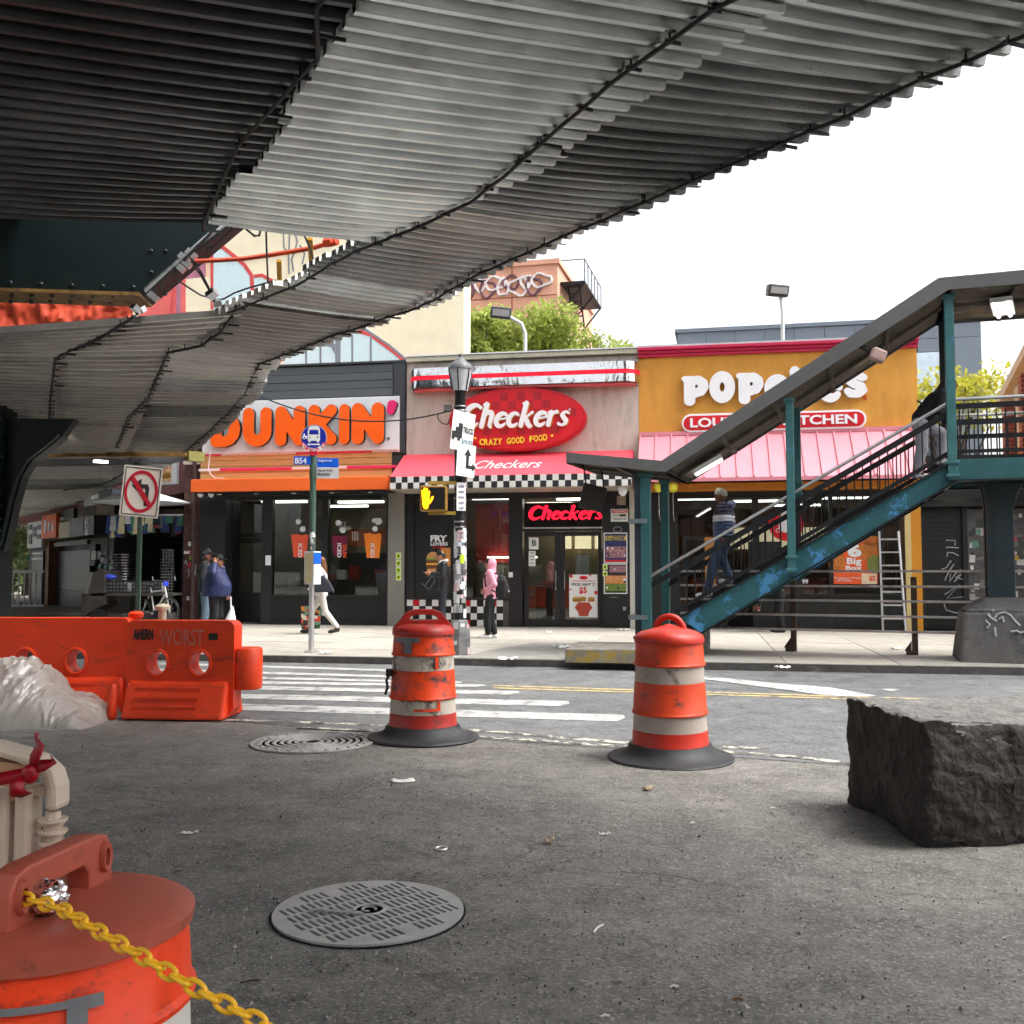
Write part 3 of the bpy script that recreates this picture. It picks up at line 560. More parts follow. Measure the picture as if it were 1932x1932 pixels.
ftext('®', WHITEL, sgo, FC, Z5, 1166, 388, 1180, 404, -.266)
# fabric awning
pw = 1.15; tl = FC.hit(*Z5(128, 684), -.02); tr = FC.hit(*Z5(1578, 650), -.02); zt = (tl.z + tr.z) / 2
bl = FC.hit(*Z5(22, 822), -pw); br_x = tr.x + .02; zb = FC.hit(*Z5(700, 810), -pw).z; zv = FC.hit(*Z5(700, 888), -pw).z
x0a, x1a = tl.x, tr.x
aw = MB().add([(x0a, -.003, zt), (x1a, -.003, zt), (x1a, -pw, zb), (x0a, -pw, zb), (x0a, -.003, zb), (x1a, -.003, zb)], [(0, 3, 2, 1), (0, 4, 3), (1, 2, 5), ]).build('awning', AWNR, C)
CHK = bpy.data.materials.new('checker_print'); CHK.use_nodes = True; nn = CHK.node_tree.nodes; b = nn['Principled BSDF']; b.inputs['Roughness'].default_value = .6
cks = (zb - zv) / 2
ck = nn.new('ShaderNodeTexChecker'); ck.inputs['Scale'].default_value = 1 / cks; ck.inputs[1].default_value = (.012, .012, .012, 1); ck.inputs[2].default_value = (.72, .7, .66, 1)
tc = nn.new('ShaderNodeTexCoord'); mpp = nn.new('ShaderNodeMapping'); mpp.inputs['Location'].default_value = (-x0a, .37, -zv); CHK.node_tree.links.new(tc.outputs['Object'], mpp.inputs[0]); CHK.node_tree.links.new(mpp.outputs[0], ck.inputs[0]); CHK.node_tree.links.new(ck.outputs[0], b.inputs[0])
bx('valance', CHK, aw, x0a, x1a, -pw - .001, -pw + .012, zv, zb - .002); bx('valance_side', CHK, aw, x0a, x0a + .012, -pw + .013, -.01, zv, zb - .002); bx('valance_side', CHK, aw, x1a - .012, x1a, -pw + .013, -.01, zv, zb - .002)
bx('awning_soffit', mat('awning_soffit', rgb(176, 166, 150), .7), aw, x0a + .02, x1a - .02, -pw + .02, -.005, zv - .03, zv - .002)
# word on the sloping cloth
me = text_mesh('Checkers', .004, offset=.012, shear=.35); stand(me, -.5, .5, 0, 1, 0, .1)
a1, b1 = FC.hit(*Z5(572, 740), -pw * .55).x, FC.hit(*Z5(998, 740), -pw * .55).x
n = len(me.vertices); co = np.empty(n * 3); me.vertices.foreach_get('co', co); co = co.reshape(-1, 3)
f0, f1 = .72, .36; tt = f0 + (f1 - f0) * co[:, 2]; nx = np.stack([(a1 + b1) / 2 + co[:, 0] * (b1 - a1), -.003 - (pw - .003) * tt - .006, zt + (zb - zt) * tt + .006], 1); me.vertices.foreach_set('co', nx.ravel()); me.update(); link('lettering', me, WHITEL, aw)
# storefront
hz = zv - .05
def fcr(*q, y=0.): return rect(FC, Z5, *q, y)
bx('header', BLACKF, C, -hw + .02, hw - .2, -.02, .12, hz - .12, zs + .02); hz -= .12
w0, w1, w2, w3 = [FC.hit(*Z5(qq, 1250)).x for qq in (190, 425, 512, 788)]; wb = FC.hit(*Z5(500, 1583)).z
bx('frame_post', BLACKF, C, -hw + .02, w0, -.01, .14, wb, hz); bx('frame_post', BLACKF, C, w1, w2, -.01, .14, wb, hz); bx('frame_post', BLACKF, C, w3, w3 + .32, -.01, .3, 0, hz)
pst = bx('poster_window', BLACKP, C, w0, w1, .04, .06, wb, hz)
ftext('FRY', WHITEL, pst, FC, Z5, 293, 1190, 398, 1230, .036, offset=.05); ftext('LOVERS', WHITEL, pst, FC, Z5, 294, 1234, 402, 1256, .036, offset=.03); ftext('DOUBLE', REDS, pst, FC, Z5, 312, 1258, 384, 1276, .036)
BUN = mat('print_bun', rgb(206, 150, 90), .6); MEAT = mat('print_meat', rgb(110, 62, 36), .6); CHS = mat('print_cheese', rgb(240, 176, 60), .6); FRYM = mat('print_fries', rgb(222, 150, 70), .6, var=.4, scale=12, streak=(8, 1, .6)); LETT = mat('print_lettuce', rgb(120, 150, 60), .6, var=.3, scale=20)
def burger(par, x0, x1, z0, z1, y, m_print='print'):
    w_ = x1 - x0; h = z1 - z0; cx = (x0 + x1) / 2
    L = ((0, .18, .42, BUN), (.18, .36, .48, MEAT), (.36, .45, .5, CHS), (.45, .6, .48, MEAT), (.6, .68, .5, LETT), (.68, 1, .46, BUN))
    for k, (f0, f1, hwid, m) in enumerate(L):
        ps = [(cx - w_ * hwid, z0 + h * f0), (cx + w_ * hwid, z0 + h * f0)]
        ps += [(cx + w_ * hwid * math.cos(t), z0 + h * (f0 + (f1 - f0) * math.sin(t))) for t in [math.pi * i / 10 for i in range(1, 10)]] if f1 == 1 else [(cx + w_ * hwid * .97, z0 + h * f1), (cx - w_ * hwid * .97, z0 + h * f1)]
        MB().prism(ps, y - .004 - .0006 * k, y).build('burger_print', m, par)
a1, b1, c1, d1 = rect(FC, Z5, 265, 1295, 352, 1425, .036); burger(pst, a1, b1, c1, d1, .037)
a1, b1, c1, d1 = rect(FC, Z5, 360, 1270, 420, 1390, .036); bx('fries_print', FRYM, pst, a1, b1, .032, .037, c1, d1)
SCR = mat('scratch_white', rgb(150, 150, 150), .7)
MB().tube([FC.hit(*Z5(*q), .034) for q in ((240, 1495), (285, 1535), (325, 1470), (300, 1450), (262, 1505))], .008, 5).build('scratched_tag', SCR, pst)
MB().box(w2, w3, .06, .068, wb, hz).build('window_pane', GLASS, C)
MB().box(w2, w3, -.03, .14, wb - .05, wb - .002).build('window_sill', BLACKF, C); MB().box(-hw + .03, w1 + .0, -.03, .14, wb - .05, wb - .002).build('window_sill', BLACKF, C)
# checkered tile bulkhead
tz1 = wb - .055; x0t = -hw + .03; bk = bx('bulkhead', JOINT, C, x0t, w3 + .02, .0, .2, 0, tz1)
ts = tz1 / 4.; TW = mat('tile_white', rgb(222, 220, 216), .3, var=.05, rnd=.05); TB = mat('tile_black', (.012, .012, .012), .3, rnd=.3); TR = mat('tile_red', rgb(190, 16, 36), .3)
tme = {}
for nm, mm in (('W', TW), ('B', TB), ('R', TR)):
    me = MB().box(.004, ts - .004, -.012, -.001, .004, ts - .004).tomesh('tile'); me.materials.append(mm); tme[nm] = me
for i in range(int((w3 + .02 - x0t) / ts)):
    for j in range(4):
        k = 'W' if (i + j) % 2 else 'B'
        if (j == 3 and i % 4 == 1) or (j == 0 and i in (9, 3)): k = 'R'
        o = bpy.data.objects.new('tile', tme[k]); COL.objects.link(o); o.parent = bk; o.location = (x0t + i * ts, 0, j * ts)
# door bay
d0, dm, d1_ = [FC.hit(*Z5(qq, 1450), .1).x for qq in (885, 1115, 1376)]; zt1 = FC.hit(*Z5(1100, 1142), .1).z; zd = FC.hit(*Z5(1100, 1160), .1).z
tb = bx('transom_sign', mat('transom_black', (.008, .009, .009), .12), C, d0, d1_, .1, .16, zt1, hz - .1); bx('transom_trim', ALU, tb, d0, d1_, .09, .099, zt1 - .02, zt1 + .01)
script_word(tb, FC, Z5, 905, 1003, 1395, 1092, .096, .03, mat('red_lit_letter', rgb(230, 20, 40), .4, emit=rgb(255, 20, 45), es=1.), name='lit_letter')
bx('door_head', BLACKF, C, d0 - .05, d1_ + .02, .09, .2, zd - .02, zt1 - .022)
for k, (u0, u1) in enumerate(((d0, dm), (dm + .005, d1_))):
    dr = bx('door', BLACKF, C, u0, u0 + .1, .1, .16, .01, zd - .025)
    for q in ((u1 - .14 if k == 0 else u1 - .09, u1, .01, zd - .025), (u0 + .1, u1 - .14 if k == 0 else u1 - .09, .01, .18), (u0 + .1, u1 - .14 if k == 0 else u1 - .09, zd - .13, zd - .025)): bx('door_rail', BLACKF, dr, q[0], q[1], .101, .159, q[2], q[3])
    MB().box(u0 + .1, u1 - .1, .125, .131, .18, zd - .13).build('pane', GLASS, dr); MB().tube([(dm + (-.1 if k == 0 else .1), .03, .85), (dm + (-.1 if k == 0 else .1), .03, 1.3)], .014).build('door_handle', STEEL, dr)
    if k == 0: MB().tube([(u0 + .1, .09, .98), (u1 - .1, .09, .98)], .018).build('push_bar', DKST, dr)
# posters on door
PAPER = mat('white_paper', rgb(226, 224, 220), .6, var=.05)
a1, b1, c1, e1_ = rect(FC, ZD, 490, 1108, 838, 1635, .095); po = bx('door_poster', PAPER, C, a1, b1, .092, .098, c1, e1_)
ftext('PICK ANY 2', DARKP, po, FC, ZD, 518, 1212, 802, 1246, .091, shear=.2, offset=.02); ftext('$5', REDS, po, FC, ZD, 612, 1262, 706, 1352, .091, offset=.03); ftext('MIX N MATCH MENU', REDS, po, FC, ZD, 536, 1176, 790, 1196, .091)
pc = FC.hit(*ZD(667, 1146), .091); MB().prism([(pc.x + .1 * math.cos(t), pc.z + .042 * math.sin(t)) for t in [i * math.pi / 10 for i in range(20)]], .088, .0915).build('oval_print', REDS, po)
for q in ((528, 1380, 640, 1448), (600, 1375, 700, 1440), (720, 1380, 805, 1445)): a2, b2, c2, e2 = rect(FC, ZD, *q, .091); burger(po, a2, b2, c2, e2, .0915)
a2, b2, c2, e2 = rect(FC, ZD, 556, 1450, 778, 1620, .091); mw = (b2 - a2) / 2; cx = (a2 + b2) / 2
MB().prism([(cx - .1, c2), (cx + .1, c2), (cx + .13, c2 + .1), (b2, e2 - .12), (cx + mw * .6, e2), (cx - mw * .6, e2), (a2, e2 - .12), (cx - .13, c2 + .1)], .089, .0915).build('basket_print', mat('print_wings', rgb(176, 70, 50), .6, var=.35, scale=14), po)
for q in ((492, 1110, 530, 1145), (800, 1310, 836, 1350), (736, 1110, 760, 1130), (495, 1280, 515, 1300)): a2, b2, c2, e2 = rect(FC, ZD, *q, .091); bx('check_print', REDS, po, a2, b2, .0895, .0915, c2, e2)
a1, b1, c1, e1_ = rect(FC, Z5, 916, 1205, 976, 1280, .095); gr = bx('grade_card', PAPER, C, a1, b1, .092, .098, c1, e1_); ftext('B', mat('grade_green', rgb(40, 84, 50), .6), gr, FC, Z5, 934, 1220, 962, 1258, .091, offset=.02)
a1, b1, c1, e1_ = rect(FC, Z5, 914, 1290, 956, 1385, .095); gr = bx('notice', PAPER, C, a1, b1, .092, .098, c1, e1_)
for k in range(4): bx('print_line', DARKP, gr, a1 + .03, b1 - .03, .0895, .0915, c1 + .06 + k * .08, c1 + .075 + k * .08)
# interior
room(FC, C, -hw + .25, hw - .25, hz + .1, lights=((.35, .9), (.75, 1.5), (.55, 3.)))
bx('partition', INTR, C, w2 - .3, w2 + .7, 2.5, 2.6, 1.5, hz + .05); bx('partition', INTW, C, w2 - .3, w3 + .4, 2.52, 2.6, 0, 1.45); bx('pillar', CNT, C, w3 - .3, w3 - .12, 1.8, 2.0, 0, hz + .05)
bx('strip_light', LAMP, C, w2 + .05, w3 + .3, 2.3, 2.34, 1.62, 1.66)
bx('counter', INTO, C, d0 - .2, d1_ + .3, 3.2, 3.8, .005, 1.0)
for k in range(3): bx('menu_board', LAMPW, C, d0 + .1 + k * .55, d0 + .55 + k * .55, 4.6, 4.65, 1.9, 2.5)
bx('kiosk', WHITEP, C, d0 + .9, d0 + 1.25, 2.6, 2.8, .01, 1.7); bx('trash_bin', CNT, C, d0 + .1, d0 + .5, 1.2, 1.6, .01, .9)
# right black panel, posters, camera, white pier
a1, b1, c1, e1_ = fcr(1380, 900, 1552, 1770); pn = bx('black_side_panel', BLACKP, C, d1_ + .021, FC.hit(*Z5(1552, 1300)).x, -.04, .2, 0, hz + .1)
bx('white_pier', mat('white_pier_paint', rgb(196, 190, 180), .7, var=.1, dirt=rgb(120, 112, 100), damt=.6, dscale=2), C, FC.hit(*Z5(1553, 1300)).x, hw - .005, -.06, .3, -.05, zs + .1)
def sign_card(par, Zf, fr, q, y, m, name): a1, b1, c1, e1_ = rect(fr, Zf, *q, y); return bx(name, m, par, a1, b1, y - .008, y - .001, c1, e1_)
sc = sign_card(pn, ZD, FC, (1003, 298, 1216, 455), -.042, PAPER, 'warning_sign'); o = sign_card(pn, ZD, FC, (1014, 308, 1206, 348), -.052, REDS, 'red_header'); ftext('WARNING', WHITEL, pn, FC, ZD, 1026, 314, 1192, 342, -.063)
ftext('Security', DARKP, pn, FC, ZD, 1030, 366, 1112, 392, -.053); ftext('Cameras In Use', DARKP, pn, FC, ZD, 1030, 404, 1190, 432, -.053); sign_card(pn, ZD, FC, (1112, 364, 1188, 388), -.052, DARKP, 'camera_mark')
def flyer(name, cols, sc_):
    m = bpy.data.materials.new(name); m.use_nodes = True; n = m.node_tree.nodes; l = m.node_tree.links; b = n['Principled BSDF']; b.inputs['Roughness'].default_value = .5
    t = n.new('ShaderNodeTexCoord'); v = n.new('ShaderNodeTexVoronoi'); v.inputs['Scale'].default_value = sc_; v.distance = 'CHEBYCHEV'; l.new(t.outputs['Object'], v.inputs[0]); sp = n.new('ShaderNodeSeparateColor'); l.new(v.outputs['Color'], sp.inputs[0])
    r = n.new('ShaderNodeValToRGB'); r.color_ramp.interpolation = 'CONSTANT'; e = r.color_ramp.elements
    while len(e) < len(cols): e.new(.5)
    for k, c in enumerate(cols): e[k].position = k / len(cols); e[k].color = (*c, 1)
    l.new(sp.outputs[0], r.inputs[0]); l.new(r.outputs[0], b.inputs[0]); return m
FLY1 = flyer('flyer_print_a', [rgb(60, 70, 140), rgb(200, 140, 140), rgb(160, 110, 100), rgb(40, 40, 60), rgb(210, 180, 170), rgb(180, 60, 80)], 34)
FLY2 = flyer('flyer_print_b', [rgb(60, 60, 50), rgb(190, 140, 90), rgb(200, 180, 180), rgb(90, 120, 50), rgb(120, 60, 60), rgb(220, 200, 120)], 36)
NAVY = mat('flyer_navy', rgb(44, 52, 100), .5, var=.3, scale=12); DKF = mat('flyer_dark', rgb(46, 42, 40), .5, var=.4, scale=14); PEA = mat('flyer_peach', rgb(200, 150, 130), .5, var=.25, scale=20); MAU = mat('flyer_mauve', rgb(150, 110, 120), .5, var=.4, scale=18); GRN = mat('flyer_green', rgb(110, 130, 60), .5, var=.4, scale=16); ORF = mat('flyer_orange', rgb(206, 140, 80), .5, var=.35, scale=16)
for q, mm in (((916, 590, 1208, 968), NAVY), ((916, 972, 1206, 1346), DKF)):
    b0 = sign_card(pn, ZD, FC, q, -.042, PAPER, 'flyer_border'); sign_card(pn, ZD, FC, (q[0] + 14, q[1] + 14, q[2] - 14, q[3] - 14), -.051, mm, 'flyer')
sign_card(pn, ZD, FC, (945, 760, 1185, 900), -.06, MAU, 'flyer_picture'); sign_card(pn, ZD, FC, (932, 925, 1192, 948), -.06, REDS, 'flyer_strip'); sign_card(pn, ZD, FC, (985, 1000, 1190, 1080), -.06, MAU, 'flyer_picture'); sign_card(pn, ZD, FC, (935, 1120, 1190, 1220), -.06, ORF, 'flyer_picture'); sign_card(pn, ZD, FC, (935, 1225, 1190, 1310), -.06, GRN, 'flyer_picture')
rgf = random.Random(5)
for k in range(34):
    zx, zy = (rgf.uniform(950, 1180), rgf.choice((785, 815, 845, 872))) if k < 18 else (rgf.uniform(950, 1180), rgf.choice((1040, 1060, 1150, 1170, 1195, 1270)))
    p = FC.hit(*ZD(zx, zy), -.07); s1 = rgf.uniform(.014, .024); MB().prism([(p.x + s1 * math.cos(t), p.z + s1 * 1.3 * math.sin(t)) for t in [i * math.pi / 4 for i in range(8)]], -.072, -.0695).build('flyer_face', rgf.choice((PEA, PEA, WHITEL, DKF)), pn)
sign_card(pn, ZD, FC, (940, 630, 1190, 684), -.06, YELL, 'flyer_title'); ftext('KAZZABE', mat('flyer_blue', rgb(50, 60, 110), .5), pn, FC, ZD, 950, 634, 1180, 678, -.069, shear=.2, offset=.04)
for y in (1010, 1095): lime(pn, FC, ZD, 932, y, -.062, .8)
for q, s_ in (((985, 1385, 1085, 1392), 0), ((1150, 1505, 1195, 1550), 0)): sign_card(pn, ZD, FC, q, -.042, SCR, 'torn_paper')
MB().tube([FC.hit(*ZD(1085 + 52 * math.cos(t), 552 + 34 * math.sin(t)), -.044) for t in [i * .4 for i in range(16)]], .008, 5).build('paint_tag', SCR, pn)
p = FC.hit(*ZD(1150, 75), -.9); MB().lathe([(.03, .16), (.1, .13), (.1, 0), (.09, -.05), (.05, -.1), (.003, -.12)], 14, (p.x, p.y, p.z)).build('dome_camera', WHITEL, C, smooth=True)
p = FC.hit(*ZD(1134, 190), -.06); bx('flood_lamp', mat('lamp_beige', rgb(150, 132, 116), .5), C, p.x - .1, p.x + .1, -.14, -.041, p.z - .11, p.z + .1, bevel=.01)
p = FC.hit(*Z5(800, 1440), -.012); bx('switch_plate', PAPER, C, p.x - .05, p.x + .05, -.025, -.0105, p.z - .06, p.z + .06)

# ================================================================== SHOP THREE (mustard chicken shop)
xl, xr = F.hit(1206.5, 900).x, F.hit(1735, 900).x
FP = Frame(F.wor(((xl + xr) / 2, 0, 0)), AF); hw = (xr - xl) / 2
P = thing('chicken_shop', 'single storey mustard shop with white letters and pink standing seam awning', 'shop', FP.o, AF)
zs = FP.hit(1400, 906).z; zr_ = FP.hit(1460, 650).z; zc0 = FP.hit(1460, 666).z
upper_shell(P, -hw, hw, zs, zr_, MUST)
for k, (y0, f0, f1) in enumerate(((-.08, 0, .35), (-.13, .36, .7), (-.2, .71, 1.05))): bx('cornice', CORNR, P, -hw - .01, hw + .02, y0, .3, zc0 + (zr_ - zc0) * f0, zc0 + (zr_ - zc0) * f1, bevel=.01)
bx('roof_edge', ALU, P, -hw, hw, -.15, .3, zr_ + .022, zr_ + .06)
r = .15
PG = {'P': [ln(.165, (.2, .16), (.2, .84)), ln(.09, (.06, .92), (.2, .92)), [(x, y, .15) for x, y in ((.2, .85), (.46, .86), (.58, .76), (.6, .62), (.52, .47), (.36, .42), (.22, .42))]],
      'O': [arc(.42, .5, .255, .32, 0, 360, .17, n=24)],
      'E': [bulge(arc(.42, .48, .27, .31, 5, 320, 1, n=20), .11, .175), ln(.085, (.2, .44), (.62, .52))],
      'Y': [ln(.16, (.12, .85), (.38, .45)), ln(.16, (.68, .85), (.36, .42), (.2, .1))],
      'S': [[(.6, .74, .14), (.44, .84, .15), (.24, .8, .15), (.18, .64, .15), (.32, .52, .16), (.52, .42, .16), (.58, .27, .15), (.44, .15, .15), (.22, .16, .15), (.12, .26, .12)]]}
GY = mat('letter_return_white', rgb(200, 190, 176), .5)
letters(P, FP, ID, [('P', 1286, 709, 1337, 765), ('O', 1338, 700, 1387, 760), ('P', 1389, 703, 1441, 762), ('E', 1442, 706, 1490, 758), ('Y', 1490, 690, 1545, 765), ('E', 1543, 706, 1590, 759), ('S', 1592, 700, 1637, 750)], PG, WHITEL, GY, -.004, .14)
a1, b1, c1, e1_ = rect(FP, ID, 1286, 777, 1635, 812, -.14); hr = (e1_ - c1) / 2
def pill(k, y0, y1): 
    h = hr - k; x0, x1, zc = a1 + hr, b1 - hr, (c1 + e1_) / 2
    return MB().prism([(x1 + h * math.sin(t), zc - h * math.cos(t)) for t in [i * math.pi / 12 for i in range(13)]] + [(x0 - h * math.sin(t), zc + h * math.cos(t)) for t in [i * math.pi / 12 for i in range(13)]], y0, y1)
pl = pill(0, -.14, -.003).build('name_board', WHITEL, P, bevel=.01); pill(.045, -.15, -.1405).build('board_face', REDS, pl)
ftext('LOUISIANA KITCHEN', WHITEL, pl, FP, ID, 1302, 785, 1617, 803, -.152, .02, offset=.03)
ftext('®', REDS, P, FP, ID, 1628, 746, 1636, 754, -.01)
# standing seam awning
zt = FP.hit(1460, 818, -.05).z; pwp = 1.1; zb = FP.hit(1460, 900, -pwp).z; xa0, xa1 = -hw + .02, hw - .05; npan = 17
bx('awning_head', AWNP, P, xa0, xa1, -.12, -.003, zt, zt + .09)
for k in range(npan):
    u0 = xa0 + (xa1 - xa0) * k / npan; u1 = xa0 + (xa1 - xa0) * (k + 1) / npan
    MB().add([(u0, -.1, zt), (u1, -.1, zt), (u1, -pwp, zb), (u0, -pwp, zb), (u0, -.1, zt - .04), (u1, -.1, zt - .04), (u1, -pwp, zb - .04), (u0, -pwp, zb - .04)], [(0, 3, 2, 1), (4, 5, 6, 7), (3, 7, 6, 2), (0, 1, 5, 4)]).build('awning_panel', AWNP, P)
    MB().bar((u0 + .015, -.1, zt + .015), (u0 + .015, -pwp, zb + .015), .03, .05).build('seam', AWNP, P)
bx('awning_lip', AWNP, P, xa0, xa1, -pwp - .012, -pwp - .001, zb - .07, zb + .01)
zo = FP.hit(1460, 922, -.6).z; bx('orange_fascia', ORFASC, P, xa0, xa1, -.6, -.004, zo, zb - .06, bevel=.01)
hz = zo - .05
bx('header', BLACKF, P, -hw + .02, hw - .2, -.02, .12, hz - .1, zs); hz -= .1
vx = lambda px: FP.hit(px, 1050).x
bx('frame_post', BLACKF, P, -hw + .02, vx(1262), -.01, .2, 0, hz)
POSTW = mat('wood_post', rgb(176, 120, 60), .6, var=.15, scale=5, streak=(6, 6, .6))
for u0, u1 in ((1262, 1280), (1352, 1372), (1420, 1432), (1500, 1512), (1565, 1572), (1660, 1668)): bx('frame_post', BLACKF, P, vx(u0), vx(u1), -.01, .14, 0, hz)
wbz = FP.hit(1600, 1125).z
bx('bulkhead', BLACKP, P, vx(1432), vx(1700), 0, .2, 0, wbz); bx('bulkhead_sill', BLACKF, P, vx(1432), vx(1700), -.04, .2, wbz, wbz + .05)
for u0, u1, zz in ((1280, 1352, 2.1), (1372, 1420, .9), (1432, 1500, wbz + .05), (1512, 1565, wbz + .05), (1572, 1660, wbz + .05), (1668, 1700, wbz + .05)): MB().box(vx(u0), vx(u1), .06, .068, zz, hz).build('window_pane', GLASSD, P)
bx('wood_panel', POSTW, P, vx(1330), vx(1352), .02, .05, .9, 2.05); bx('booth_back', INTD, P, vx(1372), vx(1432), .9, 1.0, 0, 1.2); dr = bx('door', BLACKF, P, vx(1288), vx(1295), .06, .12, .01, 2.08)
for q in ((vx(1345), vx(1352), .01, 2.08), (vx(1295), vx(1345), .01, .3), (vx(1295), vx(1345), 1.98, 2.08)): bx('door_rail', BLACKF, dr, q[0], q[1], .061, .119, q[2], q[3])
MB().box(vx(1295), vx(1345), .085, .092, .3, 1.98).build('pane', GLASSD, dr)
bx('mustard_pillar', MUSTD, P, vx(1718), hw - .005, -.06, .3, -.05, zs + .1); bx('timber_board', mat('pale_timber', rgb(206, 184, 126), .7, var=.12, streak=(8, 8, .5)), P, vx(1707), vx(1718.3), -.09, -.02, 0, hz)
room(FP, P, -hw + .25, hw - .25, hz + .1, depth=6, wallm=mat('interior_brown', rgb(112, 84, 56), .8, var=.2), lights=((.2, 1.2), (.45, 2.2), (.8, 1.4), (.65, 4.)))
bx('counter', INTO, P, -hw + 1.2, hw - 1.5, 4.2, 4.9, .005, 1.1)
for k in range(4): bx('menu_board', LAMPW, P, -hw + 2 + k * 1., -hw + 2.8 + k * 1., 5.9, 5.95, 1.9, 2.5)
# window prints
ORP = mat('orange_print', rgb(236, 96, 44), .5, var=.05)
a1, b1, c1, e1_ = rect(FP, ID, 1568, 1012, 1656, 1102, .05); pr = bx('window_poster', ORP, P, a1, b1, .045, .055, c1, e1_)
ftext('6', WHITEL, pr, FP, ZS, 1450, 430, 1552, 528, .043, offset=.06); ftext('Big', WHITEL, pr, FP, ZS, 1444, 532, 1552, 594, .043, offset=.03); ftext('Box', WHITEL, pr, FP, ZS, 1436, 590, 1556, 622, .043, offset=.03)
ftext('2Pc Signature Chicken', WHITEL, pr, FP, ZS, 1350, 672, 1546, 690, .043); ftext('3Pc Tenders', WHITEL, pr, FP, ZS, 1376, 690, 1482, 706, .043)
a2, b2, c2, e2 = rect(FP, ZS, 1552, 648, 1664, 725, .043); bx('price_card', mat('print_cream', rgb(244, 220, 190), .6), pr, a2, b2, .041, .0445, c2, e2); ftext('$2', ORP, pr, FP, ZS, 1606, 662, 1652, 706, .039, offset=.04)
CHKN = mat('print_chicken', rgb(196, 116, 50), .6, var=.5, scale=16)
for zx, zy, sx_1, sz_1 in ((1612, 484, .26, .22), (1368, 560, .2, .2), (1620, 405, .24, .1)): p = FP.hit(*ZS(zx, zy), .043); MB().prism([(p.x + sx_1 * (1 + .12 * math.sin(5 * t)) * math.cos(t), p.z + sz_1 * (1 + .1 * math.cos(7 * t)) * math.sin(t)) for t in [i * math.pi / 14 for i in range(28)]], .039, .0435).build('chicken_print', CHKN, pr)
p = FP.hit(*ZS(1648, 580), .043); MB().prism([(p.x + .16 * math.cos(t), p.z + .2 * math.sin(t)) for t in [i * math.pi / 14 for i in range(28)]], .037, .0385).build('round_print', mat('print_olive', rgb(130, 140, 70), .6), pr)
p = FP.hit(*ZS(1000, 285), .05); rd = MB().prism([(p.x + .38 * math.cos(t), p.z + .38 * math.sin(t)) for t in [i * math.pi / 16 for i in range(32)]], .044, .055).build('round_decal', REDS, P)
MB().prism([(p.x - .16, p.z - .12), (p.x - .02, p.z - .2), (p.x + .18, p.z - .1), (p.x + .13, p.z + .22), (p.x - .02, p.z + .3), (p.x - .13, p.z + .2)], .04, .0435).build('white_print', WHITEL, rd)
ftext('CHICKEN', WHITEL, rd, FP, ZS, 925, 318, 1085, 348, .039); ftext('$5.99', WHITEL, P, FP, ZS, 1060, 690, 1162, 728, .045, offset=.02)
bx('dark_board', BLACKP, P, FP.hit(*ZS(725, 500), .05).x, FP.hit(*ZS(970, 500), .05).x, .03, .045, FP.hit(*ZS(800, 590), .05).z, FP.hit(*ZS(800, 415), .05).z)
for zx in (560, 640):
    p = FP.hit(*Z6(zx, 893), -.95); MB().ell(p, (.11, .11, .13)).build('yellow_balloon', mat('balloon_yellow', rgb(226, 214, 60), .35), P, smooth=True); MB().tube([p + V((0, 0, -.13)), p + V((0, .1, -.6)), V((p.x, -.02, p.z - .7))], .004, 4).build('balloon_string', WHITEL, P)
# stepladder leaning by the window
lx0, lx1 = FP.hit(*ZS(1688, 700), -.25).x, FP.hit(*ZS(1852, 700), -.25).x
LF = Frame(FP.wor(((lx0 + lx1) / 2, -.3, 0)), AF); lad = thing('ladder', 'aluminium ladder leaning against the chicken shop window', 'ladder', LF.o, AF); lw = (lx1 - lx0) / 2
for s_ in (-1, 1): MB().bar((s_ * lw, -.15, 0), (s_ * lw * .86, .24, 2.15), .04, .07).build('side_rail', ALU, lad)
for k in range(7):
    f = (k + 1) / 7.6; MB().bar((-lw * (1 - .14 * f), -.15 + .39 * f, 2.15 * f), (lw * (1 - .14 * f), -.15 + .39 * f, 2.15 * f), .08, .035).build('rung', ALU, lad)

# ================================================================== RIGHT: shuttered black front with tags and sticker wall
FR = Frame(F.wor((hw + FP.loc(F.o).x * 0 + F.loc(FP.o).x + .01, .0, 0)), AF)
xr2 = FR.hit(2080, 1000).x
B = thing('shuttered_building', 'black shuttered shop front covered in tags and stickers beside the mustard pillar', 'building', FR.o, AF)
STK = flyer('sticker_wall', [rgb(200, 200, 196), rgb(90, 90, 88), rgb(170, 168, 160), rgb(40, 40, 40), rgb(190, 80, 90), rgb(225, 224, 220), rgb(120, 150, 130), rgb(150, 148, 142), rgb(60, 60, 64)], 24)
zt3 = FR.hit(1800, 935, .3).z; xk = FR.hit(1826, 1050, .3).x
bx('wall', BLACKP, B, 0, xr2, .42, .6, 0, zt3 + .9); bx('shutter_box', BLACKF, B, .05, xr2, .1, .42, zt3 - .25, zt3 + .12); bx('shutter_frame', BLACKF, B, .02, .12, .28, .42, 0, zt3 - .26)
nsl = 26
for k in range(nsl): bx('shutter_slat', BLACKP, B, .12, xk - .1, .36, .385 + .01 * (k % 2), .02 + (zt3 - .3) * k / nsl, .02 + (zt3 - .3) * (k + 1) / nsl - .006)
bx('shutter_post', BLACKF, B, xk - .1, xk, .28, .42, 0, zt3 - .26); bx('sticker_wall', mat('sticker_ground', (.1, .1, .1), .7, var=.4, scale=6), B, xk, xr2, .33, .42, .3, zt3 - .3); bx('wall_base', BLACKP, B, xk, xr2, .34, .42, 0, .298)
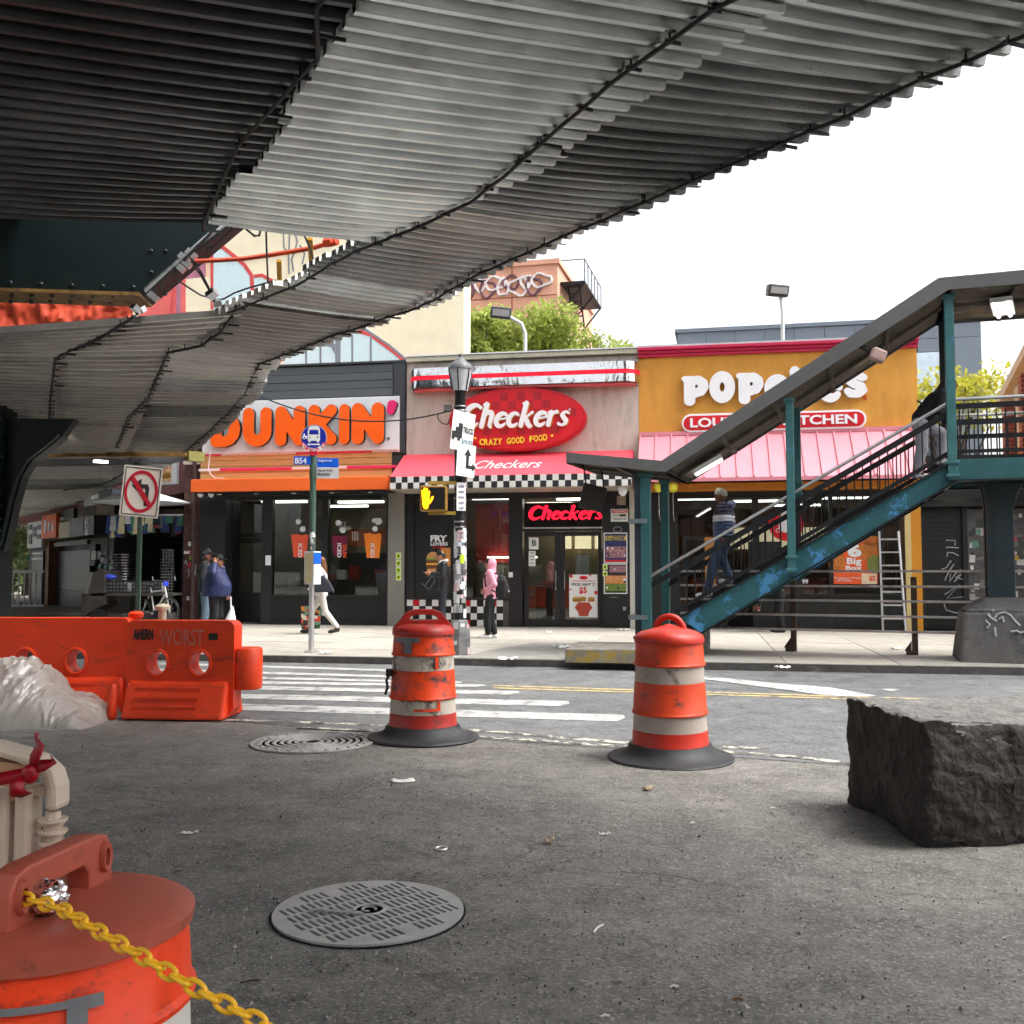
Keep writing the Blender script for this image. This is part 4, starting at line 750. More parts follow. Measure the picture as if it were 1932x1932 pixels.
rgs = random.Random(9); stw = [mat('wall_sticker_%d' % i, c_, .6, var=.35, scale=16) for i, c_ in enumerate((rgb(206, 206, 200), rgb(170, 168, 160), rgb(120, 120, 118), rgb(220, 218, 212), rgb(60, 62, 62), rgb(176, 70, 80), rgb(90, 140, 120), rgb(200, 160, 70), rgb(190, 190, 196)))]
for k in range(150):
    x = rgs.uniform(xk + .05, xr2 - .1); z = rgs.uniform(.35, zt3 - .4); w1, h1 = rgs.uniform(.05, .2), rgs.uniform(.05, .18); yy = .329 - .0006 * (k % 12); o = MB().obox((0, 0, 0), (w1, .0012, h1)).build('wall_sticker', rgs.choice(stw[:5] + stw), B); o.location = (x, yy, z); o.rotation_euler = (0, rgs.uniform(-.15, .15), 0)
for u in (1788, 1811): p = FR.hit(u, 934, .1); bx('strip_lamp', mat('lit_tube', (1, .9, .6), .5, emit=(1, .85, .5), es=3), B, p.x - .17, p.x + .17, .02, .098, p.z - .04, p.z + .04)
bx('lamp_board', BLACKP, B, .05, xr2, -.0, .02, zt3 - .1, zt3 + .3)
TAG = mat('tag_white', rgb(170, 172, 174), .7, var=.15)
def tagline(par, fr, Zf, pts, y, r=.014, m=TAG, name='paint_tag'): return MB().tube([fr.hit(*Zf(*q), y) for q in pts], r, 5).build(name, m, par)
for st in (((440, 640), (520, 642), (518, 685)), ((440, 702), (480, 700), (550, 706)), ((450, 780), (455, 745), (500, 748), (550, 775)), ((400, 890), (440, 880), (485, 815)), ((428, 988), (470, 900), (512, 845)), ((480, 930), (470, 1000), (520, 930), (570, 890)), ((510, 1000), (575, 930), (520, 960), (645, 995)), ((430, 1110), (560, 1020), (450, 1140), (600, 1130), (680, 1080)), ((640, 1170), (690, 1060), (700, 1110), (720, 1125)), ((425, 1190), (440, 1240), (520, 1268), (600, 1250), (650, 1190), (600, 1200))): tagline(B, FR, ZR, st, .352)
# ================================================================== BUILDINGS BEHIND
def brickmat(name, c1, c2, mort, scale=4.5, bw=.5, rh=.18):
    m = bpy.data.materials.new(name); m.use_nodes = True; n = m.node_tree.nodes; l = m.node_tree.links; b = n['Principled BSDF']; b.inputs['Roughness'].default_value = .85
    t = n.new('ShaderNodeTexCoord'); mp = n.new('ShaderNodeMapping'); mp.inputs['Rotation'].default_value = (rad(90), 0, 0); l.new(t.outputs['Object'], mp.inputs[0])
    k = n.new('ShaderNodeTexBrick'); k.inputs['Scale'].default_value = scale; k.inputs['Color1'].default_value = (*c1, 1); k.inputs['Color2'].default_value = (*c2, 1); k.inputs['Mortar'].default_value = (*mort, 1); k.inputs['Mortar Size'].default_value = .025; k.inputs['Brick Width'].default_value = bw * 2; k.inputs['Row Height'].default_value = rh * 2
    l.new(mp.outputs[0], k.inputs[0]); l.new(k.outputs[0], b.inputs[0]); bp = n.new('ShaderNodeBump'); bp.inputs['Strength'].default_value = .5; bp.inputs['Distance'].default_value = .01; bp.invert = True; l.new(k.outputs['Fac'], bp.inputs['Height']); l.new(bp.outputs[0], b.inputs['Normal']); return m
# cream mural building
FM = Frame(gy(875, 700, 33), rad(-8)); FM.o.z = 0
MUR = mat('cream_mural_wall', rgb(242, 234, 204), .85, var=.08, scale=1.5, dirt=rgb(222, 206, 160), damt=.6, dscale=2.5)
MU = thing('mural_building', 'tall cream building wall with painted red and pale blue arches behind the doughnut shop', 'building', FM.o, FM.a)
zt4 = FM.hit(500, 330).z; bx('wall', MUR, MU, -12.5, 0, 0, 1.2, 0, zt4); bx('parapet', CREAMT, MU, -12.6, .1, -.08, 1.3, zt4, zt4 + .3)
MBL = mat('mural_pale_blue', rgb(206, 232, 236), .8, var=.06); MRD = mat('mural_red', rgb(214, 84, 84), .8, var=.12, scale=6); MGR = mat('mural_grey', rgb(130, 138, 146), .8, var=.1); MMV = mat('mural_mauve', rgb(176, 120, 140), .8, var=.2, scale=4)
def mpoly(pts, Zf, y, m, name): return MB().prism([(p.x, p.z) for p in (FM.hit(*Zf(*q), y) for q in pts)], y, y + .012).build(name, m, MU)
def mline(pts, Zf, r, m, y=-.02):
    mb = MB().tube([FM.hit(*Zf(*q), 0.) for q in pts], r * .75, 6); mb.v = [(x, -.016 + yy * .06 + y * .2, z) for x, yy, z in mb.v]; return mb.build('painted_line', m, MU)
mpoly([(662, 245), (740, 260), (820, 320), (900, 400), (960, 470), (975, 760), (660, 760)], ZN, -.014, MBL, 'painted_arch'); mline([(662, 232), (740, 250), (830, 320), (910, 390), (965, 470), (975, 620)], ZN, .1, MRD)
mpoly([(985, 490), (1040, 490), (1120, 530), (1150, 760), (985, 760)], ZN, -.016, MBL, 'painted_arch'); mline([(985, 480), (1050, 470), (1130, 515), (1180, 580)], ZN, .09, MRD, -.03)
mpoly([(600, 240), (655, 240), (655, 760), (600, 760)], ZN, -.013, mat('mural_peach', rgb(240, 206, 170), .8), 'painted_band'); mline([(650, 240), (652, 740)], ZN, .08, MRD)
mpoly([(440, 380), (600, 330), (600, 490), (440, 500)], ZN, -.014, MMV, 'painted_panel'); mpoly([(100, 540), (380, 470), (440, 480), (440, 800), (60, 800)], ZN, -.012, mat('mural_rose', rgb(226, 110, 104), .8, var=.2, scale=3), 'painted_panel')
mline([(340, 500), (345, 600), (330, 780)], ZN, .09, MRD, -.04)
mline([(385, 480), (385, 780)], ZN, .12, MMV, -.03); mpoly([(440, 500), (640, 480), (640, 760), (440, 760)], ZN, -.015, MUR, 'painted_panel')
for st in (((1140, 90), (1220, 130), (1225, 250), (1260, 290), (1265, 460)), ((1270, 110), (1265, 270)), ((1300, 90), (1330, 200), (1310, 290), (1285, 340), (1300, 440)), ((1350, 110), (1380, 160)), ((1350, 230), (1390, 300), (1370, 380))): mline(st, ZN, .04, MGR)
mline([(540, 360), (900, 345), (1300, 290), (1640, 200)], ZN, .06, MRD, -.12); 
mpoly([(555, 635), (610, 622), (690, 618), (735, 650), (760, 690), (760, 720), (520, 720)], ID, -.014, MBL, 'painted_arch'); mline([(520, 690), (560, 640), (620, 622), (650, 617), (700, 632), (745, 665), (775, 690)], ID, .1, MRD); mline([(640, 614), (690, 622), (735, 652), (770, 682)], ID, .06, MGR, -.04)
for x in (578, 605, 638, 665, 700): mline([(x, 632), (x, 720)], ID, .05 if x != 638 else .14, MGR, -.03)
mpoly([(600, 640), (620, 636), (632, 650), (632, 668), (625, 655), (600, 650)], ID, -.02, MGR, 'painted_shape')
# terracotta building with fire escape
FT = Frame(gy(1052, 600, 52), rad(-14)); FT.o.z = 0
TERR = mat('terracotta_stucco', rgb(224, 168, 142), .85, var=.06, scale=.6, dirt=rgb(212, 152, 126), damt=.58, dscale=.7)
TB_ = thing('terracotta_building', 'terracotta building with fire escape rising behind the green tree', 'building', FT.o, FT.a)
zt5 = FT.hit(1040, 498).z; bx('wall', TERR, TB_, -16, 0, 0, 11, 0, zt5); bx('coping', TERR, TB_, -16.1, .12, -.1, 11.1, zt5, zt5 + .25)
zj = FT.hit(1000, 560).z; bx('wall_joint', mat('joint_terracotta', rgb(160, 100, 76), .9), TB_, -16, -.02, -.012, -.001, zj, zj + .06); xj = FT.hit(965, 540).x; bx('wall_joint', MATS['joint_terracotta'], TB_, xj, xj + .06, -.013, -.001, 10, zt5)
for y0, y1 in ((1.6, 3.0), (4.4, 5.8), (7.2, 8.6)): bx('window', mat('window_white', rgb(216, 222, 228), .3), TB_, -.02, .03, y0, y1, zj - 3.6, zj - 1.)
fe = bx('fire_escape', DKST, TB_, .03, 1.35, .6, 6.2, zj + .75, zj + .85)
for y in (.6, 1.7, 2.8, 3.9, 5.0, 6.15): MB().tube([(1.33, y, zj + .8), (1.33, y, zj + 2.0)], .025, 5).build('baluster', DKST, fe)
MB().tube([(.05, .62, zj + 2.0), (1.33, .62, zj + 2.0), (1.33, 6.15, zj + 2.0)], .025, 5).build('guard_rail', DKST, fe)
for y in (.7, 3.4, 6.1): MB().tube([(.03, y, zj - .8), (1.3, y, zj + .75)], .05, 5).build('brace', DKST, fe)
for s_ in (.35, .95): MB().tube([(s_, 1.2, zj + .75), (s_, 4.8, zj - 4)], .05, 5).build('stair_stringer', DKST, fe)
for k in range(14): MB().box(.35, .95, 1.2 + k * .25, 1.4 + k * .25, zj + .7 - k * .33, zj + .74 - k * .33).build('stair_tread', DKST, fe)
for k in range(12): MB().tube([(-10.4 + k * .5 + .36 * math.cos(t) , -.03 - .004 * k, zt5 - .9 - .2 * (k % 2) + .4 * math.sin(t) * (1 + .3 * math.sin(2 * t + k))) for t in [i * .4 for i in range(16)]], .09, 5, closed=True).build('rooftop_tag', [mat('tag_pale', rgb(236, 230, 232), .8), MATS['tag_pale'], mat('tag_mauve', rgb(120, 84, 96), .8)][k % 3], TB_)
for k in range(9): MB().tube([(-4.2 + k * .42 + (.3 + .12 * (k % 3)) * math.cos(t), -.03 - .004 * k, zt5 - .85 - .25 * (k % 2) + (.34 + .1 * (k % 2)) * math.sin(t) * (1 + .25 * math.sin(3 * t + k))) for t in [i * .4 for i in range(16)]], .075, 5, closed=True).build('rooftop_tag', [MATS['tag_pale'], MATS['tag_mauve'], MATS['tag_pale']][k % 3], TB_)
# slate-blue panel building
FB_ = Frame(gy(1850, 600, 40), rad(-12)); FB_.o.z = 0
SLT = mat('slate_panel', rgb(122, 134, 148), .5, var=.06, rnd=.06)
SB = thing('slate_building', 'slate blue panel clad building rising behind the mustard shop', 'building', FB_.o, FB_.a)
zt6 = FB_.hit(1840, 602).z; x06 = FB_.hit(1278, 650).x; bx('wall', mat('slate_joint', rgb(80, 90, 104), .6), SB, x06, 0, .0, 14, 0, zt6)
zg0 = FB_.hit(1800, 692).z; zg1 = FB_.hit(1800, 662).z
for k in range(10):
    u0, u1 = x06 + (0 - x06) * k / 10, x06 + (0 - x06) * (k + 1) / 10
    for z0, z1 in ((zg1 + .55, zg1 + 1.25), (zg1 + 1.27, zt6 - .02)) + (((3, zg1 + .53),) if k in (9,) and False else ()): bx('wall_panel', SLT, SB, u0 + .01, u1 - .01, -.04, -.001, z0, z1)
bx('wall_panel', SLT, SB, -2.4, -1.02, -.04, -.001, zg1, zg1 + .53); bx('wall_panel', SLT, SB, -1.0, -.01, -.04, -.001, 3, zg1 + .53); bx('roof_coping', SLT, SB, x06 - .1, .06, -.1, 14, zt6 + .002, zt6 + .16)
bx('window_glass', mat('sky_glass', rgb(200, 212, 222), .06, metal=.6), SB, -5.5, -1.02, -.03, -.001, zg1 - 3.2, zg1 - .02)
# brick gabled station house at the right
FG = Frame(gy(1990, 750, 24), rad(-62)); FG.o.z = 0
BRK = brickmat('red_brick', rgb(150, 78, 66), rgb(120, 56, 50), rgb(170, 150, 140), 3.2)
GB = thing('brick_house', 'red brick house with pale sloping eaves beyond the stair landing', 'building', FG.o, FG.a)
def gpt(px, py, d): return gy(px, py, d)
e_a, e_b = gpt(1880, 768, 29), gpt(1990, 560, 20)
EAV = mat('pale_eave', rgb(200, 192, 178), .8, var=.1, dirt=rgb(160, 150, 134), damt=.55)
MB().hexa([e_a, e_b, e_b + V((1.2, .2, -.7)), e_a + V((1.2, .2, -.7))], [e_a + V((0, 0, .25)), e_b + V((0, 0, .25)), e_b + V((1.4, .2, .1)), e_a + V((1.4, .2, .1))]).build('eave', EAV, GB, world=True)
w_a = e_a + V((.3, .3, 0)); w_b = e_b + V((.3, .1, 0)); dv = V((w_b.x - w_a.x, w_b.y - w_a.y, 0)); nv = V((-dv.y, dv.x, 0)).normalized() * -1
if nv.x < 0: nv = -nv
MB().hexa([V((w_a.x, w_a.y, 0)), V((w_b.x, w_b.y, 0)), V((w_b.x, w_b.y, 0)) + nv * 6, V((w_a.x, w_a.y, 0)) + nv * 6], [w_a - V((0, 0, .3)), w_b - V((0, 0, .3)), w_b - V((0, 0, .3)) + nv * 6, w_a - V((0, 0, .3)) + nv * 6]).build('wall', BRK, GB, world=True)
for f in (.2, .5, .8):
    q = w_a.lerp(w_b, f); q2 = w_a.lerp(w_b, f + .05); MB().hexa([V((q.x, q.y, 0)) - nv * .25, V((q2.x, q2.y, 0)) - nv * .25, V((q2.x, q2.y, 0)), V((q.x, q.y, 0))], [V((q.x, q.y, q.z - .35)) - nv * .25, V((q2.x, q2.y, q2.z - .35)) - nv * .25, V((q2.x, q2.y, q2.z - .35)), V((q.x, q.y, q.z - .35))]).build('brick_pier', BRK, GB, world=True)
    q = w_a.lerp(w_b, f + .1); q2 = w_a.lerp(w_b, f + .22); MB().hexa([V((q.x, q.y, 4.6)) - nv * .08, V((q2.x, q2.y, 4.6)) - nv * .08, V((q2.x, q2.y, 4.6)), V((q.x, q.y, 4.6))], [V((q.x, q.y, 6.2)) - nv * .08, V((q2.x, q2.y, 6.2)) - nv * .08, V((q2.x, q2.y, 6.2)), V((q.x, q.y, 6.2))]).build('window', EAV, GB, world=True)
# ================================================================== ELEVATED LINE: corrugated canopy
PITCH_C = .168
PROF = [(0., 0.), (.24, 0.), (.34, 1.), (.9, 1.)]      # one wave: flat low, rise, flat high, fall
def lerpst(st, t):
    k = min(int(t), len(st) - 2); f = t - k
    return V(st[k][0]).lerp(V(st[k + 1][0]), f), V(st[k][1]).lerp(V(st[k + 1][1]), f)
def corr(par, st, m, zoff=0., per=6, amp=.06, nx=5, jit=.012, pitch=PITCH_C, ragged=.06):
    # stations (L, R); resample by arc length of the mean line
    cum = [0.]
    for a, b in zip(st[:-1], st[1:]): cum.append(cum[-1] + ((V(b[0]) + V(b[1])) / 2 - (V(a[0]) + V(a[1])) / 2).length)
    n = max(1, int(cum[-1] / pitch))
    def at(s):
        s = min(max(s, 0), cum[-1] - 1e-6); k = max(i for i in range(len(cum) - 1) if cum[i] <= s); return lerpst(st, k + (s - cum[k]) / (cum[k + 1] - cum[k]))
    w0 = 0
    while w0 < n:
        w1 = min(n, w0 + per); mb = MB(); rows = []; jz = 0.; jt = 0.; e0 = random.uniform(-ragged, ragged); e1 = random.uniform(-ragged, ragged)
        prof = [(wv + f, h) for wv in range(w0, w1) for f, h in PROF] + [(w1, 0.)]
        vs = []
        for wv, h in prof:
            L, R = at(wv * pitch); d = (R - L); ln_ = max(d.length, .01)
            for i in range(nx + 1):
                f = -e0 / ln_ + (1 + (e0 + e1) / ln_) * i / nx
                p = L + d * f; sag = -.015 * math.sin(math.pi * min(max(f, 0), 1)) + .012 * noise.noise(p * .9)
                vs.append((p.x, p.y, p.z + h * amp + zoff + jz + jt * (f - .5) + sag))
        fs = [(j * (nx + 1) + i, (j + 1) * (nx + 1) + i, (j + 1) * (nx + 1) + i + 1, j * (nx + 1) + i + 1) for j in range(len(prof) - 1) for i in range(nx)]
        mm = m(w0 / n) if callable(m) else m
        mb.add(vs, fs).build('corrugated_sheet', mm, par, world=True); w0 = w1
def cable(par, pts, r=.014, ties=.17, name='cable', off=-.03):
    pts = [V(p) + V((0, 0, off)) for p in pts]; mb = MB()
    # resample
    out = [pts[0]]
    for a, b in zip(pts[:-1], pts[1:]):
        n = max(1, int((b - a).length / .25))
        out += [a.lerp(b, (i + 1) / n) + V((0, 0, random.uniform(-.012, .012))) for i in range(n)]
    mb.tube(out, r, 6); acc = 0.; o = mb.build(name, CABLE, par, world=True)
    if ties:
        tb = MB()
        for a, b in zip(out[:-1], out[1:]):
            acc += (b - a).length
            if acc > ties:
                acc = 0; L = random.choice((.05, .07, .16)); d = V((.93, .37, 0)); tb.bar(b - d * .03, b + d * L, .014, .02)
                tb.bar(b, b + V((0, 0, .07)), .012, .012)
        if tb.v:
            q = tb.build('cable_ties', CABLE, par, world=True, kind='stuff')
    return o
CN = thing('elevated_canopy', 'corrugated metal debris canopy hanging under the elevated railway', 'canopy', (2.2, 2., 0))
h = 3.0
back = V((.6, -.8, 0))
A = [(ph(705, 0, h)), ph(519, 262, h), ph(410, 418, h)]
B2 = [ph(1300, 95, h), ph(985, 312, h), ph(690, 448, h)]
Lf = [ph(-330, -150, h), ph(-330, 168, h), ph(-330, 410, h)]
ext = 6.5
# strip one (dark, left), two (bright, middle), three (dirty, right)
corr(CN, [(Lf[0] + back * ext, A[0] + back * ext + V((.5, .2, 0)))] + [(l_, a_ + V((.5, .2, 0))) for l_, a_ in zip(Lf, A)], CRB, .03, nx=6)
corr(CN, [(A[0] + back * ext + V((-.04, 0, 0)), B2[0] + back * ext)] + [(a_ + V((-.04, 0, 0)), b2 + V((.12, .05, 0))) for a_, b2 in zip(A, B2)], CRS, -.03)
B3 = [ph(1406, 10, h), ph(1150, 190, h), ph(966, 325, h), ph(820, 400, h), ph(655, 470, h + .02), ph(545, 533, h + .05), ph(425, 585, h + .08)]
C3 = [ph(1920, 100, h), ph(1610, 238, h), ph(1330, 352, h), ph(1120, 440, h), ph(960, 510, h), ph(830, 578, h), ph(700, 618, h)]
def m3(f):
    return CRD if random.random() < .8 else CRS
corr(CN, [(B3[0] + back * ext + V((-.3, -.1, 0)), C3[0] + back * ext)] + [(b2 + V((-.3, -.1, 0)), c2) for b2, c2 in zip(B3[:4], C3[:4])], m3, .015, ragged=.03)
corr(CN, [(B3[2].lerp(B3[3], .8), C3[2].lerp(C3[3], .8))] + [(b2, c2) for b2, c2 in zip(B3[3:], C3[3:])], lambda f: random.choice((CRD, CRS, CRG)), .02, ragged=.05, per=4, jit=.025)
# lower, farther sheets
E4 = [ph(440, 588, 3.08), ph(310, 655, 3.0), ph(272, 738, 2.8), ph(246, 812, 2.55), ph(218, 856, 2.4)]
C4 = [ph(700, 618, 3.0), ph(525, 682, 3.0), ph(492, 742, 2.85), ph(428, 806, 2.6), ph(372, 851, 2.4)]
L4 = [ph(-160, 634, 3.1), ph(-160, 660, 3.0), ph(-160, 722, 2.8), ph(-160, 802, 2.55), ph(-160, 848, 2.4)]
corr(CN, [(B3[5].lerp(B3[6], .7) + V((0, 0, -.03)), C3[5].lerp(C3[6], .7) + V((0, 0, -.03)))] + [(a_ + V((-.15, 0, 0)), c_) for a_, c_ in zip(E4, C4)], lambda f: random.choice((CRG, CRD, CRG)), .0, per=4, amp=.1, pitch=.21)
corr(CN, list(zip(L4, [e + V((.1, 0, 0)) for e in E4])), lambda f: CRG, -.03, per=7, amp=.1, pitch=.21)
corr(CN, [(ph(-160, 868, 2.42), ph(378, 861, 2.42)), (ph(-160, 905, 2.4), ph(250, 900, 2.4)), (ph(-120, 960, 2.4), ph(130, 960, 2.4)), (ph(-60, 1000, 2.4), ph(58, 1002, 2.4))], lambda f: random.choice((CRG, CRD)), 0, per=8, nx=3, pitch=.24, jit=.03)
mat('dim_lamp', (.9, .88, .8), .5, emit=(1, .95, .8), es=.8)
# boundary cables
cable(CN, [A[0] + V((-.35, 0, 0)) + back * 3, A[0] + V((-.3, 0, 0)), ph(600, 100, h), A[1] + V((-.25, 0, 0)), A[2] + V((-.12, 0, 0)), ph(385, 430, h)], .014, .4)
cable(CN, [ph(1345, 0, h) + back * 3, ph(1345, 0, h), ph(1190, 110, h), ph(1060, 220, h), ph(985, 290, h), ph(890, 368, h), ph(790, 415, h), ph(670, 460, h), ph(545, 535, h), ph(430, 580, h)], .014, .3, off=-.06)
cable(CN, [c_ + V((-.28, .05, 0)) for c_ in [C3[0] + back * 3] + C3 + C4[1:]], .013, .17, off=-.02)
cable(CN, [ph(255, 588, 3.1), ph(200, 625, 3.05), ph(105, 668, 2.98), ph(95, 750, 2.7), ph(93, 812, 2.5)], .018, .2, off=-.05)
cable(CN, [ph(438, 590, 3.08), ph(415, 620, 3.04), ph(380, 645, 3.0), ph(318, 657, 2.98), ph(300, 700, 2.9), ph(280, 745, 2.75), ph(243, 782, 2.65), ph(220, 838, 2.45)], .018, .2, off=-.05)
cable(CN, [ph(250, 868, 2.3), ph(230, 895, 2.3), ph(190, 915, 2.3), ph(120, 925, 2.3)], .02, 0, off=0)
# yellow edge beam under the far sheets and hanging lamp
MB().bar(ph(70, 858, 2.36), ph(352, 857, 2.36), .12, .09).build('yellow_beam', RUSTY, CN, world=True); MB().bar(ph(352, 860, 2.33), ph(382, 863, 2.33), .16, .2).build('beam_end', mat('olive_steel', rgb(120, 116, 60), .7), CN, world=True)
for px_l, py_l, hh_l, m_l in ((100, 827, 2.4, 'dim_lamp'), (190, 871, 2.3, 'dim_lamp')):
    p = ph(px_l, py_l, hh_l); MB().obox(p, (.28, .12, .06), Euler((0, 0, .9)).to_matrix()).build('canopy_lamp', MATS[m_l], CN, world=True)
# ---- railway deck over the left side (keeps the daylight out)
dirv = V((-.6, .8, 0)); pr = V((.8, .6, 0))
EL = thing('elevated_railway', 'dark green elevated railway girder and deck above the canopy', 'railway bridge', (-7, 8, 0))
c0 = V((-5.2, 6.2, 0))
def deck(name, off0, off1, z0, z1, m, t0=-9, t1=60):
    a, b = c0 + pr * off0, c0 + pr * off1
    MB().hexa([a + dirv * t0 + V((0, 0, z0)), b + dirv * t0 + V((0, 0, z0)), b + dirv * t1 + V((0, 0, z0)), a + dirv * t1 + V((0, 0, z0))], [a + dirv * t0 + V((0, 0, z1)), b + dirv * t0 + V((0, 0, z1)), b + dirv * t1 + V((0, 0, z1)), a + dirv * t1 + V((0, 0, z1))]).build(name, m, EL, world=True)
deck('track_deck', -9, 3.4, 7.6, 7.9, ELGREEN); deck('edge_girder', 3.0, 3.38, 6.6, 7.59, ELGREEN); deck('edge_girder', -9, -8.6, 6.6, 7.59, ELGREEN)
for k in range(12): deck('track_tie', -8, 2.5, 7.35, 7.59, RUSTY, -20 + k * 4, -19.6 + k * 4)
# cross girder with tapered end, face towards the street
gd = 14.6
gf = Frame(gy(275, 560, gd), rad(4)); 
GM = thing('cross_girder', 'riveted dark green cross girder with rusty yellow bottom flange under the tracks', 'girder', V((gf.o.x, gf.o.y, gf.o.z)), gf.a)
g2 = lambda px, py, y=0.: (gf.hit(px, py, y).x, gf.hit(px, py, y).z)
MB().prism([g2(-260, 542), g2(0, 549), g2(275, 558), g2(400, 458), g2(460, 405), g2(470, 300), g2(-260, 300)], 0, .06).build('web_plate', ELGREEN, GM)
def strip(p, q, y0, y1, t, m, name):
    (x0, z0), (x1, z1) = p, q; MB().add([(x0, y0, z0), (x1, y0, z1), (x1, y1, z1), (x0, y1, z0), (x0, y0, z0 - t), (x1, y0, z1 - t), (x1, y1, z1 - t), (x0, y1, z0 - t)], [(0, 1, 2, 3), (4, 7, 6, 5), (0, 4, 5, 1), (1, 5, 6, 2), (2, 6, 7, 3), (3, 7, 4, 0)]).build(name, m, GM)
strip(g2(-260, 543), g2(0, 551), -.25, .4, .05, RUSTY, 'bottom_flange'); strip(g2(0, 551), g2(272, 560), -.25, .4, .05, RUSTY, 'bottom_flange'); strip(g2(277, 559), g2(455, 410), -.18, .3, .06, ELGREEN, 'tapered_flange')
RV = MB().lathe([(.035, 0), (.032, .02), (.018, .034), (.002, .038)], 8).tomesh('rivet'); RV.materials.append(ELGREEN)
def rivet(x, z, y=-.001):
    o = bpy.data.objects.new('rivet', RV); COL.objects.link(o); o.parent = GM; o.location = (x, y, z); o.rotation_euler = (rad(90), 0, 0)
for px, py in [(285 + 27 * i, 474 + 40 * j) for i in range(2) for j in range(3)] + [(20 + 58 * k, 534 + 2.1 * k) for k in range(5)] + [(120 + 55 * k, 551 + 1.6 * k) for k in range(3)] + [(288 + 13 * k, 541 - 11 * k) for k in range(13)]: rivet(*g2(px, py))
for k in range(14): x, z = g2(10 + 19 * k, 556); rivet(x, z - .05, -.12 if k % 2 else .2)
# conduits running along the taper, plus loose wires
for k, m_ in ((0, STEEL), (1, ALU), (2, CABLE)): MB().tube([(gf.hit(450 + 4 * k, 408 + 8 * k).x, -.25 - .05 * k, gf.hit(450, 412 + 8 * k).z), (gf.hit(360, 490 + 6 * k).x, -.25 - .05 * k, gf.hit(360, 490 + 6 * k).z), (gf.hit(283 + 3 * k, 556 + 6 * k).x, -.25 - .05 * k, gf.hit(283, 556 + 6 * k).z)], .035 - .006 * k, 8).build('conduit', m_, GM)
for px, py in ((348, 488), (352, 497), (340, 505), (362, 480), (290, 560)): p = gf.hit(px, py, -.3); MB().obox((p.x, -.32, p.z), (.16, .1, .09), Euler((0, .7, 0)).to_matrix()).build('conduit_clamp', ALU, GM)
MB().tube([gf.hit(420, 415, -.5), gf.hit(388, 450, -.5), gf.hit(345, 492, -.5)], .022, 6).build('hanger_rod', CABLE, GM)
# orange safety netting hung behind the girder
def netmat():
    m = mat('orange_netting', rgb(206, 78, 50), .6, var=.15, scale=4); return m
NT = thing('safety_netting', 'orange plastic safety netting sagging behind the girder', 'netting', gy(60, 600, 17.5))
def nfn(u, v):
    px = -80 + 330 * u; py0 = 566 - 14 * u; py1 = 645 - 40 * u; p = gy(px, py0 + (py1 - py0) * v + 2.5 * math.sin(u * 17 + v * 2), 17.5); return p + V((0, .09 * noise.noise(V((u * 9, v * 2, 0))) + .05 * noise.noise(V((u * 26, v * 6, 3))), .1 * noise.noise(V((u * 5, v, 7)))))
MB().grid(nfn, 110, 10).build('netting_sheet', netmat(), NT, smooth=True, world=True)
MB().grid(lambda u, v: gy(100 + 110 * u, 562 + (596 - 562) * v + 10 * u * (1 - v), 17.8) + V((0, .2 * math.sin(u * 15), 0)), 20, 6).build('netting_sheet', netmat(), NT, smooth=True, world=True)
NF = thing('netting_fence', 'sagging orange net on yellow stakes above the toothed canopy edge', 'netting', ph(600, 490, 3.1))
for x0, y0, x1, y1 in ((1183, 355, 1188, 500), (1430, 180, 1440, 350)): MB().bar(ph(*ZN(x0, y0), 3.75), ph(*ZN(x1, y1), 3.75) , .06, .03).build('yellow_stake', mat('stake_yellow', rgb(214, 160, 30), .6), NF, world=True)
MB().tube([ph(*ZN(*q), 3.9) for q in ((520, 360), (700, 352), (900, 340), (1100, 312), (1300, 280), (1450, 255), (1560, 220), (1640, 200))], .03, 5).build('net_rope', netmat(), NF, world=True)
MB().tube([ph(*ZN(*q), 3.9) for q in ((1550, 205), (1590, 195), (1635, 205), (1590, 215), (1550, 220))], .05, 5).build('net_bundle', netmat(), NF, world=True)
# wires around the gap
WR = thing('loose_wires', 'tangle of thin black wires drooping across the gap in the canopy', 'wires', ph(*ZN(700, 690), 3.1))
for st in (((370, 505), (450, 560), (560, 630), (690, 665), (740, 660), (830, 610), (930, 575), (1090, 530), (1160, 510)), ((500, 385), (560, 470), (610, 560), (655, 640), (690, 690)), ((520, 370), (580, 480), (640, 600), (665, 680)), ((880, 55), (930, 110), (980, 150), (1025, 155), (1035, 120), (1010, 80), (960, 65), (905, 70), (920, 100), (990, 160), (1030, 150)), ((1078, 70), (1085, 300), (1095, 530)), ((1360, 95), (1430, 250), (1455, 340)), ((1715, 120), (1750, 200), (1780, 245)), ((1745, 130), (1790, 215)), ((600, 260), (680, 230), (740, 170), (820, 90)), ((10, 790), (5, 860), (25, 930), (40, 990))): MB().tube([ph(*ZN(*q), 3.25) for q in st], .011, 5).build('wire', CABLE, WR, world=True)
for zx, zy in ((690, 690), (1770, 160), (45, 740), (80, 750), (650, 620), (1800, 215)): p = ph(*ZN(zx, zy), 3.2); MB().obox(p, (.12, .1, .07), Euler((.3, .5, zx)).to_matrix()).build('clip', STEEL, WR, world=True)
